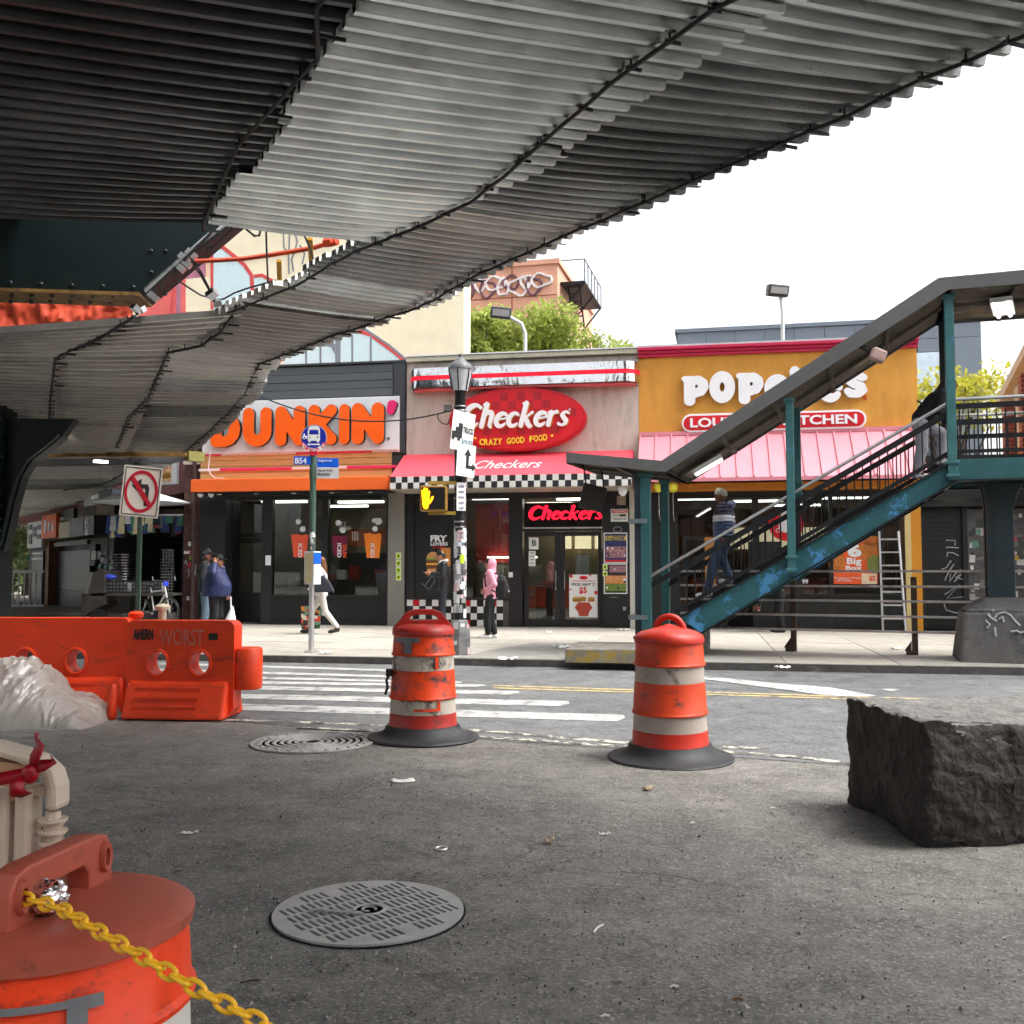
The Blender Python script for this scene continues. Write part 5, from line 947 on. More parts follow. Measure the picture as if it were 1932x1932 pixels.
# column at the far left with curved bracket
cd = 16.5; cx = gy(-26, 1000, cd)
CL = thing('elevated_column', 'dark green riveted column with curved bracket at the left edge', 'column', (cx.x, cx.y, 0))
MB().box(-.3, .3, -.12, .12, 0, 4.6).build('shaft', ELGREEN, CL); MB().box(-.32, -.26, -.26, .26, 0, 4.6).build('flange', ELGREEN, CL); MB().box(.26, .32, -.26, .26, 0, 4.6).build('flange', ELGREEN, CL)
cf = Frame((cx.x, cx.y, 0), 0.)
MB().prism([(cf.hit(px, py, -.1).x, cf.hit(px, py, -.1).z) for px, py in ((-20, 790), (140, 790), (118, 822), (95, 842), (62, 867), (42, 899), (29, 944), (18, 994), (6, 1040), (-20, 1040))], -.1, .1).build('bracket_web', ELGREEN, CL)
pts = [cf.hit(px, py, 0) for px, py in ((118, 823), (95, 843), (62, 868), (42, 900), (29, 945), (18, 995), (6, 1041))]
for a_, b2 in zip(pts[:-1], pts[1:]): MB().bar(a_, b2, .4, .03).build('bracket_flange', ELGREEN, CL)
for k in range(22):
    o = bpy.data.objects.new('rivet', RV); COL.objects.link(o); o.parent = CL; o.location = (.321, -.2, .25 + k * .2); o.rotation_euler = (0, rad(90), 0)
# wire from canopy to the lamp post added with the lamp post
# the far side of the street behind the viewpoint: seen only as reflections and shade
OPP = sheet('street_opposite', [(-40, -30), (40, -30), (40, -28), (-40, -28)], .01, CONCD, kind='structure')
OPB = brickmat('opposite_brick', (.2, .13, .1), (.16, .1, .08), (.25, .23, .2), 4.)
for i, (x0, x1, hh_) in enumerate(((-40, -22, 17), (-21.9, -6, 15), (-5.9, 9, 18), (9.1, 24, 15), (24.1, 40, 17))):
    bx('facade', OPB, OPP, x0, x1, -40, -30, 0, hh_); bx('shop_band', BLACKP, OPP, x0 + .3, x1 - .3, -29.99, -29.9, .3, 3.2)
    for fl_ in range(4):
        for k in range(5): u0 = x0 + 1 + k * (x1 - x0 - 2) / 5; bx('window', BLACKF, OPP, u0, u0 + 1.2, -29.99, -29.95, 4.2 + fl_ * 3, 6 + fl_ * 3)
# ================================================================== STATION STAIR
SA = rad(-19); p0 = gy(1498, 1100, 15.1)
SF = Frame((p0.x, p0.y, .1), SA); SW = 1.6
ST = thing('station_stair', 'covered teal steel stair climbing right to the elevated station', 'staircase', SF.o, SA)
def sp(Zf, x, y, d=0.): q = SF.hit(*Zf(x, y), d); return (q.x, q.z)
strg = [sp(ZS, 225, 968), sp(Z7, 846, 903), sp(Z7, 846, 1003), sp(ZS, 1075, 690), sp(ZS, 385, 1082), sp(ZS, 290, 1015)]
dslope = (strg[1][1] - strg[0][1]) / (strg[1][0] - strg[0][0])
for y0 in (0, SW - .03): MB().prism(strg, y0, y0 + .03).build('stringer', STBLUE, ST)
def slopebar(za, zb, d, name, m, w_, t, lo=None, hi=None):
    a, b = sp(*za, 0.), sp(*zb, 0.); return MB().bar((a[0], d, a[1]), (b[0], d, b[1]), w_, t).build(name, m, ST)
for y0 in (0.015, SW - .015):
    s_ = [(strg[0], strg[1]), (strg[4], strg[2])]
    for (a, b) in s_: MB().bar((a[0], y0, a[1]), (b[0], y0, b[1]), .13, .025).build('stringer_flange', DKST, ST)
    T0, T1 = sp(Z6, 512, 1398), sp(Z7, 846, 628)
    MB().tube([(T0[0], y0, T0[1]), (T1[0], y0, T1[1])], .026, 8).build('handrail', RAILM, ST)
    k = .15; MB().bar((T0[0], y0, T0[1] - k), (T1[0], y0, T1[1] - k), .03, .085).build('upper_rail', DKST, ST)
    q0, q1 = sp(ZS, 190, 928), sp(Z7, 846, 855); MB().bar((q0[0], y0, q0[1]), (q1[0], y0, q1[1]), .03, .06).build('lower_rail', DKST, ST)
    n = int((T1[0] - q0[0]) / .118)
    for i in range(n):
        x = T1[0] - .06 - i * .118; f = (x - q0[0]) / (q1[0] - q0[0]); zl = q0[1] + (q1[1] - q0[1]) * f; zu = T0[1] - k + (T1[1] - T0[1]) * (x - T0[0]) / (T1[0] - T0[0])
        if zl < zu: MB().box(x - .009, x + .009, y0 - .009, y0 + .009, zl - .1, zu).build('baluster', DKST, ST)
# treads
zb0 = .0; xs0, zs0 = strg[0]; nst = 14; xe, ze = strg[1]; xbase = xs0 - (zs0 - 0.0) / dslope
for i in range(nst):
    f0 = i / nst; x = xs0 - .1 + (xe - xs0 + .1) * f0; z = zs0 - .12 + (ze - zs0) * f0
    MB().box(x, x + (xe - xs0) / nst + .03, .04, SW - .04, z - .03, z).build('tread', DKST, ST); MB().box(x, x + .012, .04, SW - .04, z - .19, z - .031).build('riser', DKST, ST)
for i in range(3): MB().box(xs0 - .38 + i * .13, xs0 + .25, .05, SW - .05, 0 + i * .14, .135 + i * .14).build('bottom_step', CONCD, ST)
# landing
lx0 = sp(Z7, 846, 890)[0]; lz1 = sp(Z7, 1000, 888)[1]; lz0 = sp(Z7, 1000, 982)[1]; lx1 = lx0 + 4.2
for y0 in (0, SW + .1): MB().box(lx0, lx1, y0, y0 + .03, lz0, lz1).build('landing_beam', STGREEN, ST); MB().box(lx0, lx1, y0 - .05, y0 + .08, lz0 - .02, lz0 - .001).build('landing_flange', DKST, ST)
MB().box(lx0, lx1, .035, SW + .09, lz1 - .1, lz1 - .04).build('landing_floor', SOFF, ST)
zr1, zr2, zr3 = [sp(ZU, 900, q)[1] for q in (905, 990, 1185)]; zr4 = sp(ZU, 900, 1528)[1]
for y0 in (0.015, SW + .115):
    MB().tube([(lx0, y0, zr1), (lx1, y0, zr1)], .026, 8).build('handrail', RAILM, ST)
    for z_, t in ((zr2, .08), (zr3, .07), (zr4, .05)): MB().box(lx0, lx1, y0 - .015, y0 + .015, z_ - t / 2, z_ + t / 2).build('landing_rail', DKST, ST)
    for i in range(34): MB().box(lx0 + .1 + i * .12, lx0 + .118 + i * .12, y0 - .009, y0 + .009, lz1 - .01, zr2 - .05).build('baluster', DKST, ST)
# posts
def post(px, zt_px, zb_px, d, w_, m, name='post', Zt=ID, Zb=ID):
    x = SF.hit(px, 1000, d).x; zt_ = SF.hit(*zt_px, d).z; zb_ = max(SF.hit(*zb_px, d).z, 0)
    MB().box(x - w_ / 2, x + w_ / 2, d - w_ / 2, d + w_ / 2, zb_, zt_).build(name, m, ST, bevel=.01)
    for z_ in (zt_ - .05, zb_ + .03, zb_ + .22): MB().box(x - w_ * .72, x + w_ * .72, d - w_ * .72, d + w_ * .72, z_, z_ + .05).build('post_collar', m, ST, bevel=.01)
roofz = {}
post(1219, (1219, 893), (1219, 1232), -.02, .15, STGREEN); post(1206, (1206, 893), (1206, 1232), .1, .13, mat('stair_slate_paint', rgb(58, 74, 84), .5, var=.2)); post(1255, (1255, 905), (1255, 1220), SW - .02, .13, STGREEN)
post(1493, (1493, 752), (1493, 1082), -.06, .115, POSTG); post(1800, (1800, 555), (1800, 905), -.06, .125, POSTG); post(1507, (1507, 770), (1507, 940), SW, .11, POSTG); post(1788, (1788, 600), (1788, 860), SW, .12, ELGREEN)
# brown prop under the middle of the stair
xq = SF.hit(1493, 1100).x
for zc in (sp(Z6, 470, 1100)[1], sp(Z6, 470, 1640)[1]): x = SF.hit(1211, 1000).x; MB().box(x - .2, x + .1, -.12, .2, zc, zc + .07).build('post_strap', mat('strap_grey', rgb(110, 120, 124), .5), ST)
# roof
RT = [(1070.5, 853.6), (1248, 869), (1771, 524), (2060, 497)]; RBm = [(1070.5, 872), (1256, 890), (1790, 546), (2060, 524)]
yf = -.3; yb = SW + .3
for k in range(3):
    q = [SF.hit(*RT[k], yf), SF.hit(*RT[k + 1], yf), SF.hit(*RBm[k + 1], yf), SF.hit(*RBm[k], yf)]; poly = [(v.x, v.z) for v in q]
    MB().prism(poly, yf, yf + .03).build('roof_fascia', ROOFG, ST); MB().prism(poly, yb - .03, yb).build('roof_fascia', ROOFG, ST)
    (xa, za), (xb, zb_) = poly[3], poly[2]; (xc, zc), (xd, zd_) = poly[0], poly[1]
    MB().hexa([(xa, yf + .03, za + .05), (xb, yf + .03, zb_ + .05), (xb, yb - .03, zb_ + .05), (xa, yb - .03, za + .05)], [(xc, yf + .03, zc - .01), (xd, yf + .03, zd_ - .01), (xd, yb - .03, zd_ - .01), (xc, yb - .03, zc - .01)]).build('roof_deck', SOFF, ST)
    n = max(2, int(math.hypot(xb - xa, zb_ - za) / .9))
    for i in range(n + 1):
        f = i / n; x = xa + (xb - xa) * f; z = za + (zb_ - za) * f; MB().box(x - .03, x + .03, yf + .05, yb - .05, z - .02, z + .06).build('roof_rib', SOFF, ST)
    MB().bar((xa, SW * .5, za + .02), (xb, SW * .5, zb_ + .02), .08, .06).build('roof_purlin', SOFF, ST)
q0, q1 = SF.hit(1070.5, 862, yf), SF.hit(1070.5, 862, yf); MB().box(q0.x - .02, q0.x + .01, yf, yb, SF.hit(1070.5, 872, yf).z, SF.hit(1070.5, 853, yf).z).build('end_fascia', ROOFG, ST)
# strip lamps
def tube_lamp(px, py, y, rz, ry, L):
    p = SF.hit(px, py, y); R = Euler((0, ry, rz)).to_matrix()
    MB().obox(p, (L, .3, .07), R).build('lamp_housing', WHITEL, ST)
    for s_ in (-.08, .08): MB().tube([p + R @ V((-L * .47, s_, -.05)), p + R @ V((L * .47, s_, -.05))], .028, 8).build('lamp_tube', LAMP, ST)
tube_lamp(1334, 876, .75, rad(15), rad(-30), .5); tube_lamp(1892, 578, .75, rad(80), 0, .9)
p = SF.hit(*Z7(512, 425), -.36); MB().obox(p, (.21, .15, .18), Euler((0, .4, .3)).to_matrix()).build('roof_camera', mat('dusty_pink', rgb(170, 140, 134), .5), ST, bevel=.03); MB().tube([p + V((-.12, .1, .1)), p + V((-.25, .15, .2))], .04).build('camera_arm', DKST, ST)
# hanging dark sign at the entrance
hs0 = SF.hit(*Z6(188, 955), .5); hg = MB().obox(hs0, (.4, .05, .42), Euler((0, rad(14), rad(22))).to_matrix()).build('hanging_sign', mat('dark_sign_back', (.035, .028, .026), .6, var=.2), ST, bevel=.01)
for x_, zx in ((-.14, 125), (.14, 215)): MB().tube([hs0 + V((x_ + .04, x_ * .4, .2 - x_ * .25)), hs0 + V((x_, x_ * .4, .5 - x_ * .3))], .014, 6).build('sign_hanger', DKST, hg)
# landing column on concrete plinth
xc = SF.hit(1889, 1080, .75).x
prof = [(-.17, .75), (-.17, 2.2), (-.19, 2.45), (-.26, 2.7), (-.4, 2.9), (-.45, lz0 - .02)]
colm = MB().prism(prof + [(.75, lz0 - .02), (.62, 2.9), (.4, 2.75), (.24, 2.45), (.17, 2.2), (.17, .75)], -.15, .15).build('column', mat('column_sooty', (.02, .035, .042), .5, var=.35, scale=2, dirt=(.05, .04, .035), damt=.55), ST, bevel=.02)
colm.location = (xc, .75, 0)
for y_ in (-.16, .16):
    o = MB().prism([(-.2, .75), (-.2, 2.2), (-.22, 2.45), (-.29, 2.7), (-.43, 2.9), (-.47, lz0 - .03), (-.4, lz0 - .03), (-.36, 2.9), (-.23, 2.7), (-.16, 2.45), (-.14, 2.2), (-.14, .75)], y_ - .06, y_ + .06).build('column_flange', MATS['column_sooty'], ST); o.location = (xc, .75, 0)
PL = Frame(SF.wor((xc, .75, 0)), SA)
pln = thing('concrete_plinth', 'tagged grey concrete plinth carrying the stair landing column', 'plinth', PL.o, SA)
MB().hexa([(-.66, -.62, -.1), (.66, -.62, -.1), (.66, .62, -.1), (-.66, .62, -.1)], [(-.56, -.52, .72), (.56, -.52, .72), (.56, .52, .72), (-.56, .52, .72)]).build('plinth_body', mat('plinth_concrete', (.12, .115, .11), .85, var=.35, scale=2.5, bump=.35, bscale=60, dirt=(.03, .03, .03), damt=.52, dscale=2.2), pln, bevel=.05)
MB().hexa([(-.55, -.51, .721), (.55, -.51, .721), (.55, .51, .721), (-.55, .51, .721)], [(-.25, -.25, .92), (.25, -.25, .92), (.25, .25, .92), (-.25, .25, .92)]).build('plinth_cap', MATS['plinth_concrete'], pln, bevel=.04)
def PY(z): return -.62 + .1 * (z + .1) / .82 - .006
for st in (((860, 1310), (890, 1275), (950, 1262), (1000, 1290), (1030, 1330), (1080, 1380)), ((800, 1275), (830, 1310), (880, 1340)), ((780, 1330), (820, 1370), (790, 1400)), ((900, 1320), (930, 1300), (940, 1350)), ((1000, 1430), (1050, 1420), (1080, 1440), (1110, 1430)), ((860, 1390), (868, 1470)), ((840, 1240), (858, 1255))):
    pts = []
    for q in st: v = PL.hit(*ZR(*q), -.55); pts.append(V((v.x, PY(v.z), v.z)))
    MB().tube(pts, .016, 5).build('paint_tag', TAG, pln)
# ================================================================== PIPE FENCE UNDER THE STAIR
f0, f1 = gz(1498, 1229, .1), gz(1725, 1236, .1); FA = math.atan2(f1.y - f0.y, f1.x - f0.x)
FF = Frame((f0.x, f0.y, .1), FA); FE = thing('pipe_fence', 'low rusty five rail fence behind the station stair', 'fence', FF.o, FA)
rx0 = FF.hit(1285, 1150).x; rx1 = FF.hit(2050, 1150).x
px_ = [0., FF.hit(1725, 1150).x, FF.hit(1290, 1150).x]
px_.append(px_[1] * 2 + .05)
for x in px_:
    MB().box(x - .045, x + .045, -.03, .03, 0, FF.hit(1498, 1088).z).build('fence_post', FENB, FE, bevel=.006); MB().box(x - .13, x + .02, -.06, .06, 0, .06).build('post_foot', FENB, FE, bevel=.006); MB().prism([(x - .16, .06), (x - .05, .06), (x - .05, .22)], -.02, .02).build('post_gusset', FENB, FE)
for zy in (1077.5, 1105, 1132, 1159.5, 1187):
    z = FF.hit(1498, zy).z; MB().box(rx0, rx1, -.055, -.031, z - .02, z + .016).build('fence_rail', FENW, FE, bevel=.004)
# ================================================================== LEFT: corner building and row of shops along the side street
GA = rad(-54); gc = F.wor((F.hit(350, 1050).x, .05, 0))
G = Frame((gc.x, gc.y, .1), GA)
BRB = brickmat('brown_brick', rgb(92, 60, 52), rgb(70, 44, 40), rgb(60, 50, 46), 4.)
xa, xb = F.hit(345, 1050).x, F.loc(FD.o).x - (F.hit(765.5, 900).x - F.hit(376, 1000).x) / 2 - .01
FQ = Frame(F.wor((xa, 0, 0)), AF); wq = xb - xa
Q = thing('brick_corner_building', 'narrow brown brick corner building beside the doughnut shop with painted tags', 'building', FQ.o, AF)
zq = FQ.hit(360, 848).z + 1.2; MB().box(0, wq, .02, 6, -.1, zq).build('wall', BRB, Q); bx('stone_band', STUCCO, Q, -.02, wq, -.04, .02, FQ.hit(365, 876).z, FQ.hit(365, 862).z)
for st in (((1000, 1060), (1010, 1100), (1015, 1060)), ((950, 1150), (980, 1160), (1010, 1145), (1040, 1160)), ((945, 1280), (960, 1240), (975, 1300)), ((985, 1330), (990, 1420), (1005, 1340), (1025, 1425), (1040, 1320), (1055, 1400), (1065, 1290))): tagline(Q, FQ, ZV, st, .0, .012)
for q, m_ in (((1002, 1138, 1028, 1190), REDS), ((1000, 1200, 1030, 1240), LIME), ((990, 1262, 1018, 1330), REDS), ((985, 1055, 1018, 1100), PAPER), ((970, 1620, 998, 1660), PAPER), ((942, 1150, 998, 1180), PAPER)): sign_card(Q, ZV, FQ, q, .0, m_, 'sticker')
MB().tube([(.3, -.06, 0), (.3, -.06, zq)], .05, 8).build('drain_pipe', mat('brown_pipe', (.06, .04, .035), .6), Q)
# thin pipe column carrying the yellow beam
pc = gz(352, 1172, .1); PC = thing('pipe_column', 'brown steel pipe column carrying the canopy at the corner', 'column', pc)
MB().lathe([(.09, 0), (.09, .05), (.065, .08), (.065, 3.65), (.1, 3.68), (.1, 3.75)], 12).build('pipe', mat('brown_steel', (.05, .036, .03), .55, var=.3), PC, smooth=True)
# shop row
def grect(Zf, q, y=0.): return rect(G, Zf, *q, y)
SR = thing('side_street_shop', 'dark shop front with grey roller panel under the far canopy', 'shop', G.o, GA)
def gb(name, m, par, Zf, q, y0, y1, **kw): a, b, c, d = grect(Zf, q, y0); return bx(name, m, par, a, b, y0, y1, max(c, 0) if c < .25 else c, d, **kw)
x_a, x_b = G.hit(*ZW(500, 1400)).x, G.hit(*ZW(1000, 1400)).x; zt_ = G.hit(*ZW(740, 1020)).z
bx('wall', BLACKP, SR, x_a, x_b, .5, 6, 0, zt_); gb('roller_panel', mat('brushed_panel', (.07, .07, .075), .35, metal=.6, var=.2), SR, ZW, (545, 1148, 925, 1555), .3, .36); gb('bulkhead', BLACKF, SR, ZW, (505, 1560, 940, 1800), .3, .5)
bx('fascia', mat('beige_fascia', rgb(92, 84, 70), .7, var=.15), SR, x_a - 1.6, x_b, -.05, .49, zt_ + .002, zt_ + 1.0); bx('pier', mat('brown_pier', rgb(120, 84, 58), .7, var=.3), SR, x_a - .5, x_a, 0, .5, 0, zt_)
DRK = Frame(G.wor((G.hit(*ZW(930, 900)).x, -.4, 0)), GA)
gbx = grect(ZW, (735, 800, 990, 990), -.5); dsg = MB().box(gbx[0], gbx[1], -.55, .3, gbx[2], gbx[3]).build('projecting_sign', mat('sign_black', (.02, .02, .024), .4), SR)
for i, ch in enumerate('DRUGS'): ftext(ch, WHITEL, dsg, G, ZW, 880, 806 + i * 37, 916, 840 + i * 37, -.556, offset=.02)
gb('sign_lightbox', mat('sign_greenish', rgb(60, 62, 58), .4), dsg, ZW, (735, 805, 862, 970), -.562, -.551)
S2 = thing('orange_sign_shop', 'small far shop with orange sign board under the canopy', 'shop', G.wor((x_a - 2.5, 0, 0)), GA)
S2.location = G.o
a, b, c, d = grect(ZW, (315, 1130, 450, 1800), .1); bx('wall', mat('dark_teal_wall', (.02, .028, .03), .6), S2, a - .3, x_a - .52, .1, 6, 0, zt_ + .0); gb('door', BLACKF, S2, ZW, (330, 1150, 440, 1780), .04, .09)
for y in (1165, 1222): gb('door_bar', STEEL, S2, ZW, (330, y, 442, y + 16), .0, .035)
gb('orange_sign', ORANGEB, S2, ZW, (432, 775, 578, 1015), -.25, -.1); gb('white_sign', WHITEP, S2, ZW, (285, 850, 432, 1115), -.2, -.06)
for k in range(7): gb('sign_letter', BLACKF, S2, ZW, (292 + (k % 3) * 44, 880 + (k // 3) * 75 + (k % 2) * 20, 325 + (k % 3) * 44, 930 + (k // 3) * 75 + (k % 2) * 20), -.23, -.201)
for k in range(3): gb('sign_letter', WHITEL, S2, ZW, (455 + 38 * k, 830 + 20 * k, 475 + 38 * k, 960 - 10 * k), -.28, -.251)
# upper storey and fascia signs
S3 = thing('upper_storey', 'pinkish upper storey with white air units above the side street shops', 'building', G.wor((0, 0, 0)), GA)
bx('wall', brickmat('pink_brick', rgb(150, 100, 92), rgb(130, 84, 78), rgb(120, 90, 84), 4), S3, -26, -.4, .6, 6, zt_ + 1.0, zt_ + 4.2)
gb('white_panel', WHITEP, S3, ZW, (875, 345, 940, 690), .1, .4); gb('shop_awning', mat('grey_awning', rgb(96, 104, 112), .5, var=.2), S3, ZW, (1020, 520, 1160, 640), -.4, .3)
for q in ((945, 340, 1000, 640), (1035, 240, 1080, 420), (820, 430, 860, 600), (780, 420, 815, 640)): gb('air_unit', mat('unit_grey', rgb(170, 170, 160), .5, var=.3, scale=6), S3, ZW, q, .2, .5)
RDL = mat('dark_red_letter', rgb(120, 26, 34), .3)
for k, (ch, x0, x1) in enumerate((('D', 758, 788), ('E', 792, 815), ('L', 818, 838), ('I', 842, 856))): ftext(ch, RDL, S3, G, Z3, x0, 572, x1, 788 - k * 8, -.1, .12, offset=.05, name='sign_letter')
FS = Frame(G.wor((G.hit(*Z3(1100, 670)).x, -.1, 0)), rad(-30))
fs = thing('food_sign', 'burger picture sign board above the white umbrella', 'sign', (FS.o.x, FS.o.y, FS.hit(*Z3(1100, 780)).z + .1), rad(-30))
FSL = Frame(fs.location, rad(-30)); a, b, c, d = rect(FSL, Z3, 940, 560, 1220, 775, 0); bx('board', WHITEP, fs, a, b, 0, .08, c, d)
a, b, c, d = rect(FSL, Z3, 1000, 568, 1185, 755, 0); bx('picture', mat('print_food', rgb(230, 200, 150), .5, var=.3, scale=9, dirt=rgb(200, 80, 60), damt=.5, dscale=6), fs, a, b, -.01, -.001, c, d)
wq_ = b - a
for i, (u, v_) in enumerate(((.3, .75), (.55, .5), (.8, .25), (.35, .2))): burger(fs, a + wq_ * (u - .2), a + wq_ * (u + .2), c + (d - c) * (v_ - .15), c + (d - c) * (v_ + .13), -.012)
# white street umbrella
ub = gz(262, 1178, .1); UM = thing('street_umbrella', 'flat white market umbrella over the street stall', 'umbrella', ub)
UFr = Frame(ub, 0.); uz = UFr.hit(262, 949).z; ur = (UFr.hit(371, 950).x - UFr.hit(182, 950).x) / 2
MB().lathe([(ur, uz), (ur * .6, uz + .14), (ur * .25, uz + .27), (.03, uz + .33)], 8).build('canopy', mat('umbrella_white', rgb(226, 230, 236), .6), UM); MB().tube([(0, 0, 0), (0, 0, uz + .3)], .025).build('pole', DKST, UM)
for k in range(8): MB().tube([(0, 0, uz + .25), (ur * math.cos(k * math.pi / 4), ur * math.sin(k * math.pi / 4), uz - .005)], .01, 4).build('rib', DKST, UM)
# wire grid display panels with trinkets
GRD = [((430, 800, 560, 1700), .0, rad(-50)), ((555, 800, 715, 1250), .1, rad(-12)), ((575, 1130, 840, 1710), -.15, rad(-8))]
trk = [mat('trinket_%d' % i, c_, .3, metal=mt) for i, (c_, mt) in enumerate((((.7, .7, .7), .8), ((.02, .02, .02), 0), ((.5, .05, .06), 0), ((.6, .5, .4), .3), ((.05, .06, .3), 0)))]
LBL = ('tall wire display grid edge-on beside the sign pole', 'upper wire grid hung with small trinkets by the pipe column', 'lower wire grid panel behind the bicycle')
for gi, (q, dy, rz) in enumerate(GRD):
    base = gz(*ZV((q[0] + q[2]) / 2, 1760), .1) + V((0, dy, 0)); fr = Frame(base, rz); t_ = thing('display_grid', LBL[gi], 'display rack', base, rz, 'wire display grids of the street stall')
    a, b, c, d = rect(fr, ZV, *q, 0); c = max(c, .02)
    for i in range(int((b - a) / .1) + 1): MB().box(a + i * .1, a + i * .1 + .01, -.005, .005, c, d).build('grid_wire', STEEL, t_)
    for i in range(int((d - c) / .1) + 1): MB().box(a, b, -.012, -.0055, c + i * .1, c + i * .1 + .01).build('grid_wire', STEEL, t_)
    for x in (a, b): MB().tube([(x, .01, 0), (x, .01, d)], .014, 6).build('grid_leg', DKST, t_)
    if gi < 2:
        for i in range(46): x = random.uniform(a, b); z = random.uniform(c + .3, d); s_ = random.uniform(.02, .06); MB().obox((x, -.05, z), (s_, .03, s_ * random.uniform(.6, 2)), Euler((0, random.uniform(-.5, .5), 0)).to_matrix()).build('trinket', random.choice(trk), t_)
# chrome bowl tower, cart, crates
bt = gz(222, 1172, .1) + V((0, .3, 0)); BT = thing('bowl_tower', 'tall stack of shiny metal rings on the street stall', 'display rack', bt); btf = Frame(bt, 0)
z0, z1 = btf.hit(222, 1116).z, btf.hit(222, 1044).z; rr = (btf.hit(243, 1080).x - btf.hit(198, 1080).x) / 2
for k in range(14): z = z0 + (z1 - z0) * k / 14; MB().lathe([(rr * .9, z), (rr, z + .02), (rr * .97, z + (z1 - z0) / 14 * .7), (rr * .6, z + (z1 - z0) / 14 * .75)], 16).build('ring', STEEL, BT, smooth=True)
MB().tube([(0, 0, 0), (0, 0, z1)], .03).build('pole', DKST, BT); MB().box(-.3, .3, -.25, .25, 0, z0 - .01).build('stand', INTD, BT)
cb = gz(200, 1180, .1) + V((0, -.3, 0)); CT = thing('street_cart', 'black street vendor cart with sloped side panel behind the orange barrier', 'cart', cb); ctf = Frame(cb, 0)
cx = lambda zx, zy: (ctf.hit(*ZW(zx, zy)).x, ctf.hit(*ZW(zx, zy)).z)
MB().prism([cx(865, 1600), cx(940, 1370), cx(1100, 1350), cx(1100, 1700), cx(870, 1830)], -.1, .9).build('cart_side', INTD, CT); MB().prism([cx(880, 1590), cx(945, 1375), cx(985, 1370), cx(930, 1590)], -.13, -.101).build('cart_edge', mat('cart_trim', (.16, .16, .15), .5), CT)
bxx = [cx(960, 1560), cx(1600, 1560)]; MB().box(bxx[0][0], bxx[0][0] + 1.9, -.1, .6, bxx[0][1] - .12, bxx[0][1] - .06).build('cart_top', INTD, CT); MB().box(bxx[0][0] + .05, bxx[0][0] + 1.8, 0, .5, .15, .3).build('cart_shelf', INTD, CT)
for x in (.2, 1.6):
    o = MB().lathe([(.02, -.04), (.2, -.04), (.2, .04), (.02, .04)], 18).build('cart_wheel', DKST, CT, smooth=True); o.rotation_euler = (rad(90), 0, 0); o.location = (bxx[0][0] + x, -.12, .2)
for k, (x, lab) in enumerate(((.12, 'left black plastic crate on the vendor cart'), (.92, 'right black plastic crate on the vendor cart'))):
    o_ = (cb.x + bxx[0][0] + x, cb.y - .02, cb.z + bxx[0][1] - .058); cr = thing('plastic_crate', lab, 'crate', o_, 0, 'black crates on the vendor cart')
    for y_ in (0, .4): 
        for j in range(4): MB().box(0, .7, y_, y_ + .02, j * .085, j * .085 + .03).build('crate_bar', mat('crate_black', (.03, .03, .032), .4), cr)
        for i in range(9): MB().box(i * .085, i * .085 + .022, y_ - .003, y_ - .0005, 0, .285).build('crate_bar', MATS['crate_black'], cr)
    MB().box(.001, .699, .02, .4, .001, .02).build('crate_floor', MATS['crate_black'], cr); MB().box(.02, .68, .03, .38, .02, .24).build('crate_goods', mat('goods_grey', (.25, .25, .26), .5, var=.6, scale=14), cr)
wb_ = cb + V((bxx[0][0] + .3, .1, bxx[0][1] + .25)); 
BL = thing('blue_bag', 'small bright blue bag lying on the vendor cart', 'bag', wb_); MB().ell((0, 0, .07), (.22, .14, .07)).build('bag_body', mat('bag_blue', rgb(50, 70, 200), .4), BL, smooth=True)
# bicycle standing behind the barrier
bb = gz(318, 1178, .1) + V((0, -.9, 0)); BK = thing('bicycle', 'parked bicycle with flat handlebar facing the barrier', 'bicycle', bb, rad(-35))
for x, nm in ((-.5, 0), (.52, 1)):
    wl_ = MB().tube([(x + .33 * math.cos(t), 0, .34 + .33 * math.sin(t)) for t in [i * math.pi / 14 for i in range(28)]], .022, 6, closed=True).build('wheel', DKST, BK, smooth=True)
    MB().tube([(x + .305 * math.cos(t), 0, .34 + .305 * math.sin(t)) for t in [i * math.pi / 14 for i in range(28)]], .012, 5, closed=True).build('rim', STEEL, wl_)
    for k in range(10): MB().tube([(x, .02 * (-1) ** k, .34), (x + .3 * math.cos(k * .628), 0, .34 + .3 * math.sin(k * .628))], .003, 3).build('spoke', STEEL, wl_)
FRM = mat('bike_frame_white', rgb(190, 190, 190), .3)
for nm, a_, b2, r_ in (('down_tube', (.34, 0, .75), (-.05, 0, .3), .022), ('top_tube', (.32, 0, .84), (-.2, 0, .8), .02), ('seat_tube', (-.05, 0, .3), (-.22, 0, .92), .02), ('chain_stay', (-.05, 0, .3), (-.5, 0, .34), .014), ('seat_stay', (-.2, 0, .8), (-.5, 0, .34), .014), ('fork', (.33, 0, .92), (.52, 0, .34), .02), ('stem', (.33, 0, .9), (.3, 0, 1.05), .018), ('handlebar', (.3, -.32, 1.07), (.3, .32, 1.07), .016)): MB().tube([a_, b2], r_, 8).build(nm, FRM if nm != 'handlebar' else DKST, BK, smooth=True)
MB().ell((-.24, 0, .95), (.14, .07, .035)).build('saddle', DKST, BK, smooth=True); MB().tube([(-.05, -.08, .3), (-.05, .08, .3)], .04).build('crank', STEEL, BK); MB().tube([(.3, -.3, 1.07), (.28, -.3, 1.17)], .008).build('brake_lever', STEEL, BK); MB().tube([(.3, .3, 1.07), (.28, .3, 1.17)], .008).build('brake_lever', STEEL, BK); MB().box(.33, .37, -.06, .06, .95, 1.05).build('front_lamp', MATS['bag_blue'], BK)
